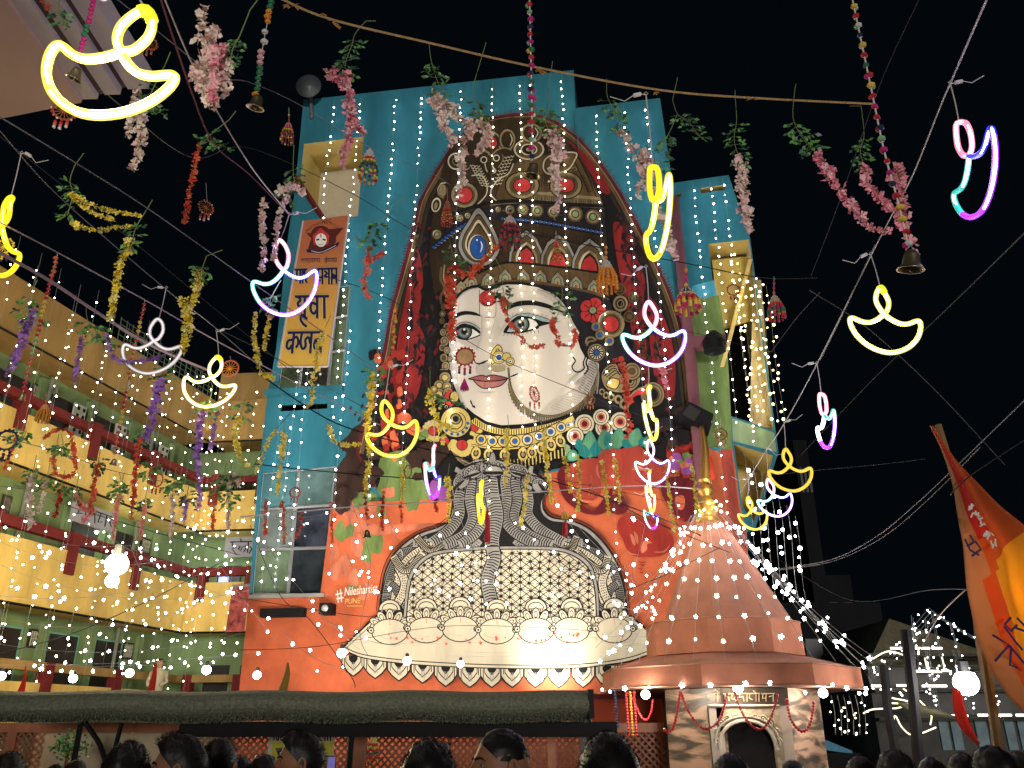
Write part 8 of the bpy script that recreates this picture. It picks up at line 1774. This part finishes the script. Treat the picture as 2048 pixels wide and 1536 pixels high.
# phone held up near the quiff man
ph = thing("phone", "lit phone held up just right of the young man's profile", "phone", at(662, 1517, 4.4)); c = at(662, 1530, 4.4)
mb = MB(BLACKP); mb.box((c.x - .022, c.y, c.z - .04), (c.x + .022, c.y + .008, c.z + .04)); mb.build("case", ph); mb = MB(mat("phone_screen", (.12, .10, .30), .3, emit=.8, var=.4, scale=30)); mb.box((c.x - .019, c.y - .0015, c.z - .036), (c.x + .019, c.y - .0002, c.z + .036)); mb.build("screen", ph)
# hand of the person behind it
HJ = MB(SKIN); base_ = c + Vector((.0, .03, -.10)); HJ.tube([base_ + Vector((.01, .02, -.22)), base_ + Vector((0, .01, -.05)), base_ + Vector((0, 0, 0)), base_ + Vector((0, 0, .05))], [.030, .026, .036, .034], 8)
for i, (dx, l_) in enumerate(((-.026, .05), (-.009, .062), (.009, .06), (.026, .045))): b0_ = base_ + Vector((dx, 0, .045)); HJ.tube([b0_, b0_ + Vector((0, -.006, l_ * .6)), b0_ + Vector((0, -.028, l_))], [.009, .008, .006], 6)
HJ.tube([base_ + Vector((.034, 0, .01)), base_ + Vector((.040, -.02, .035)), base_ + Vector((.028, -.034, .055))], [.010, .009, .007], 6)
HJ.smooth = True; HJ.tube([base_ + Vector((.01, .02, -.2)), base_ + Vector((.06, .12, -.45)), base_ + Vector((.10, .25, -.50))], [.032, .045, .055], 8)
pe = person(690, 1545, 58, 0, "short person mostly below the picture holding up the lit phone", (.04, .04, .05), "short")[0]
HJ.build("raised_forearm", pe)
# man in the gallery
gp_ = at(322, 1318, 23.2)
def gallery_man():
    z_top = gp_.z; t = thing("person", "man in a cream shirt standing in the lower gallery near the corner", "person", (gp_.x, gp_.y, z_top - 1.7)); b = Vector((gp_.x, gp_.y, z_top - 1.7))
    mb = MB(mat("shirt_cream", (.50, .42, .28), .8), SKIN, mat("trousers", 0)); mb.lathe(b, [(.13, .0), (.15, .5), (.17, .9)], 10, 2); mb.lathe(b, [(.17, .9), (.16, 1.1), (.20, 1.3), (.17, 1.42), (.07, 1.47), (.055, 1.5), (.09, 1.56), (.10, 1.62), (.07, 1.69), (.02, 1.7)], 12, 0)
    for i, f in enumerate(mb.f):
        if mb.m[i] == 0 and sum(mb.v[j].z for j in f) / len(f) - b.z > 1.46: mb.m[i] = 1
    for s_ in (-1, 1): mb.tube([b + Vector((s_ * .18, 0, 1.38)), b + Vector((s_ * .25, -.02, 1.12)), b + Vector((s_ * .16, -.2, 1.02))], [.06, .05, .035], 6, 0)
    mb.smooth = True; mb.build("body", t); mb = MB(HAIR); mb.ball(b + Vector((0, .01, 1.64)), .105, 0, 10, 6, (1, 1, .8)); mb.build("hair", t)
gallery_man()
# potted shrub at lower left
t = thing("shrub", "small leafy shrub in front of the marble wall at lower left", "plant", at(138, 1536, 11.2)); mb = MB(LF, LFd); c = at(138, 1495, 11.2)
for _ in range(260): d = Vector((random.gauss(0, 1), random.gauss(0, .6), random.gauss(0, .7))) * .11; leaflet(mb, c + d, Vector((random.uniform(-1, 1), random.uniform(-1, .2), random.uniform(-.6, 1))).normalized(), .05, random.randint(0, 1))
mb.build("leaves", t, kind="stuff"); mb = MB(WOOD); mb.tube([c, Vector((c.x, c.y, 0))], .02, 5); mb.build("stem", t)
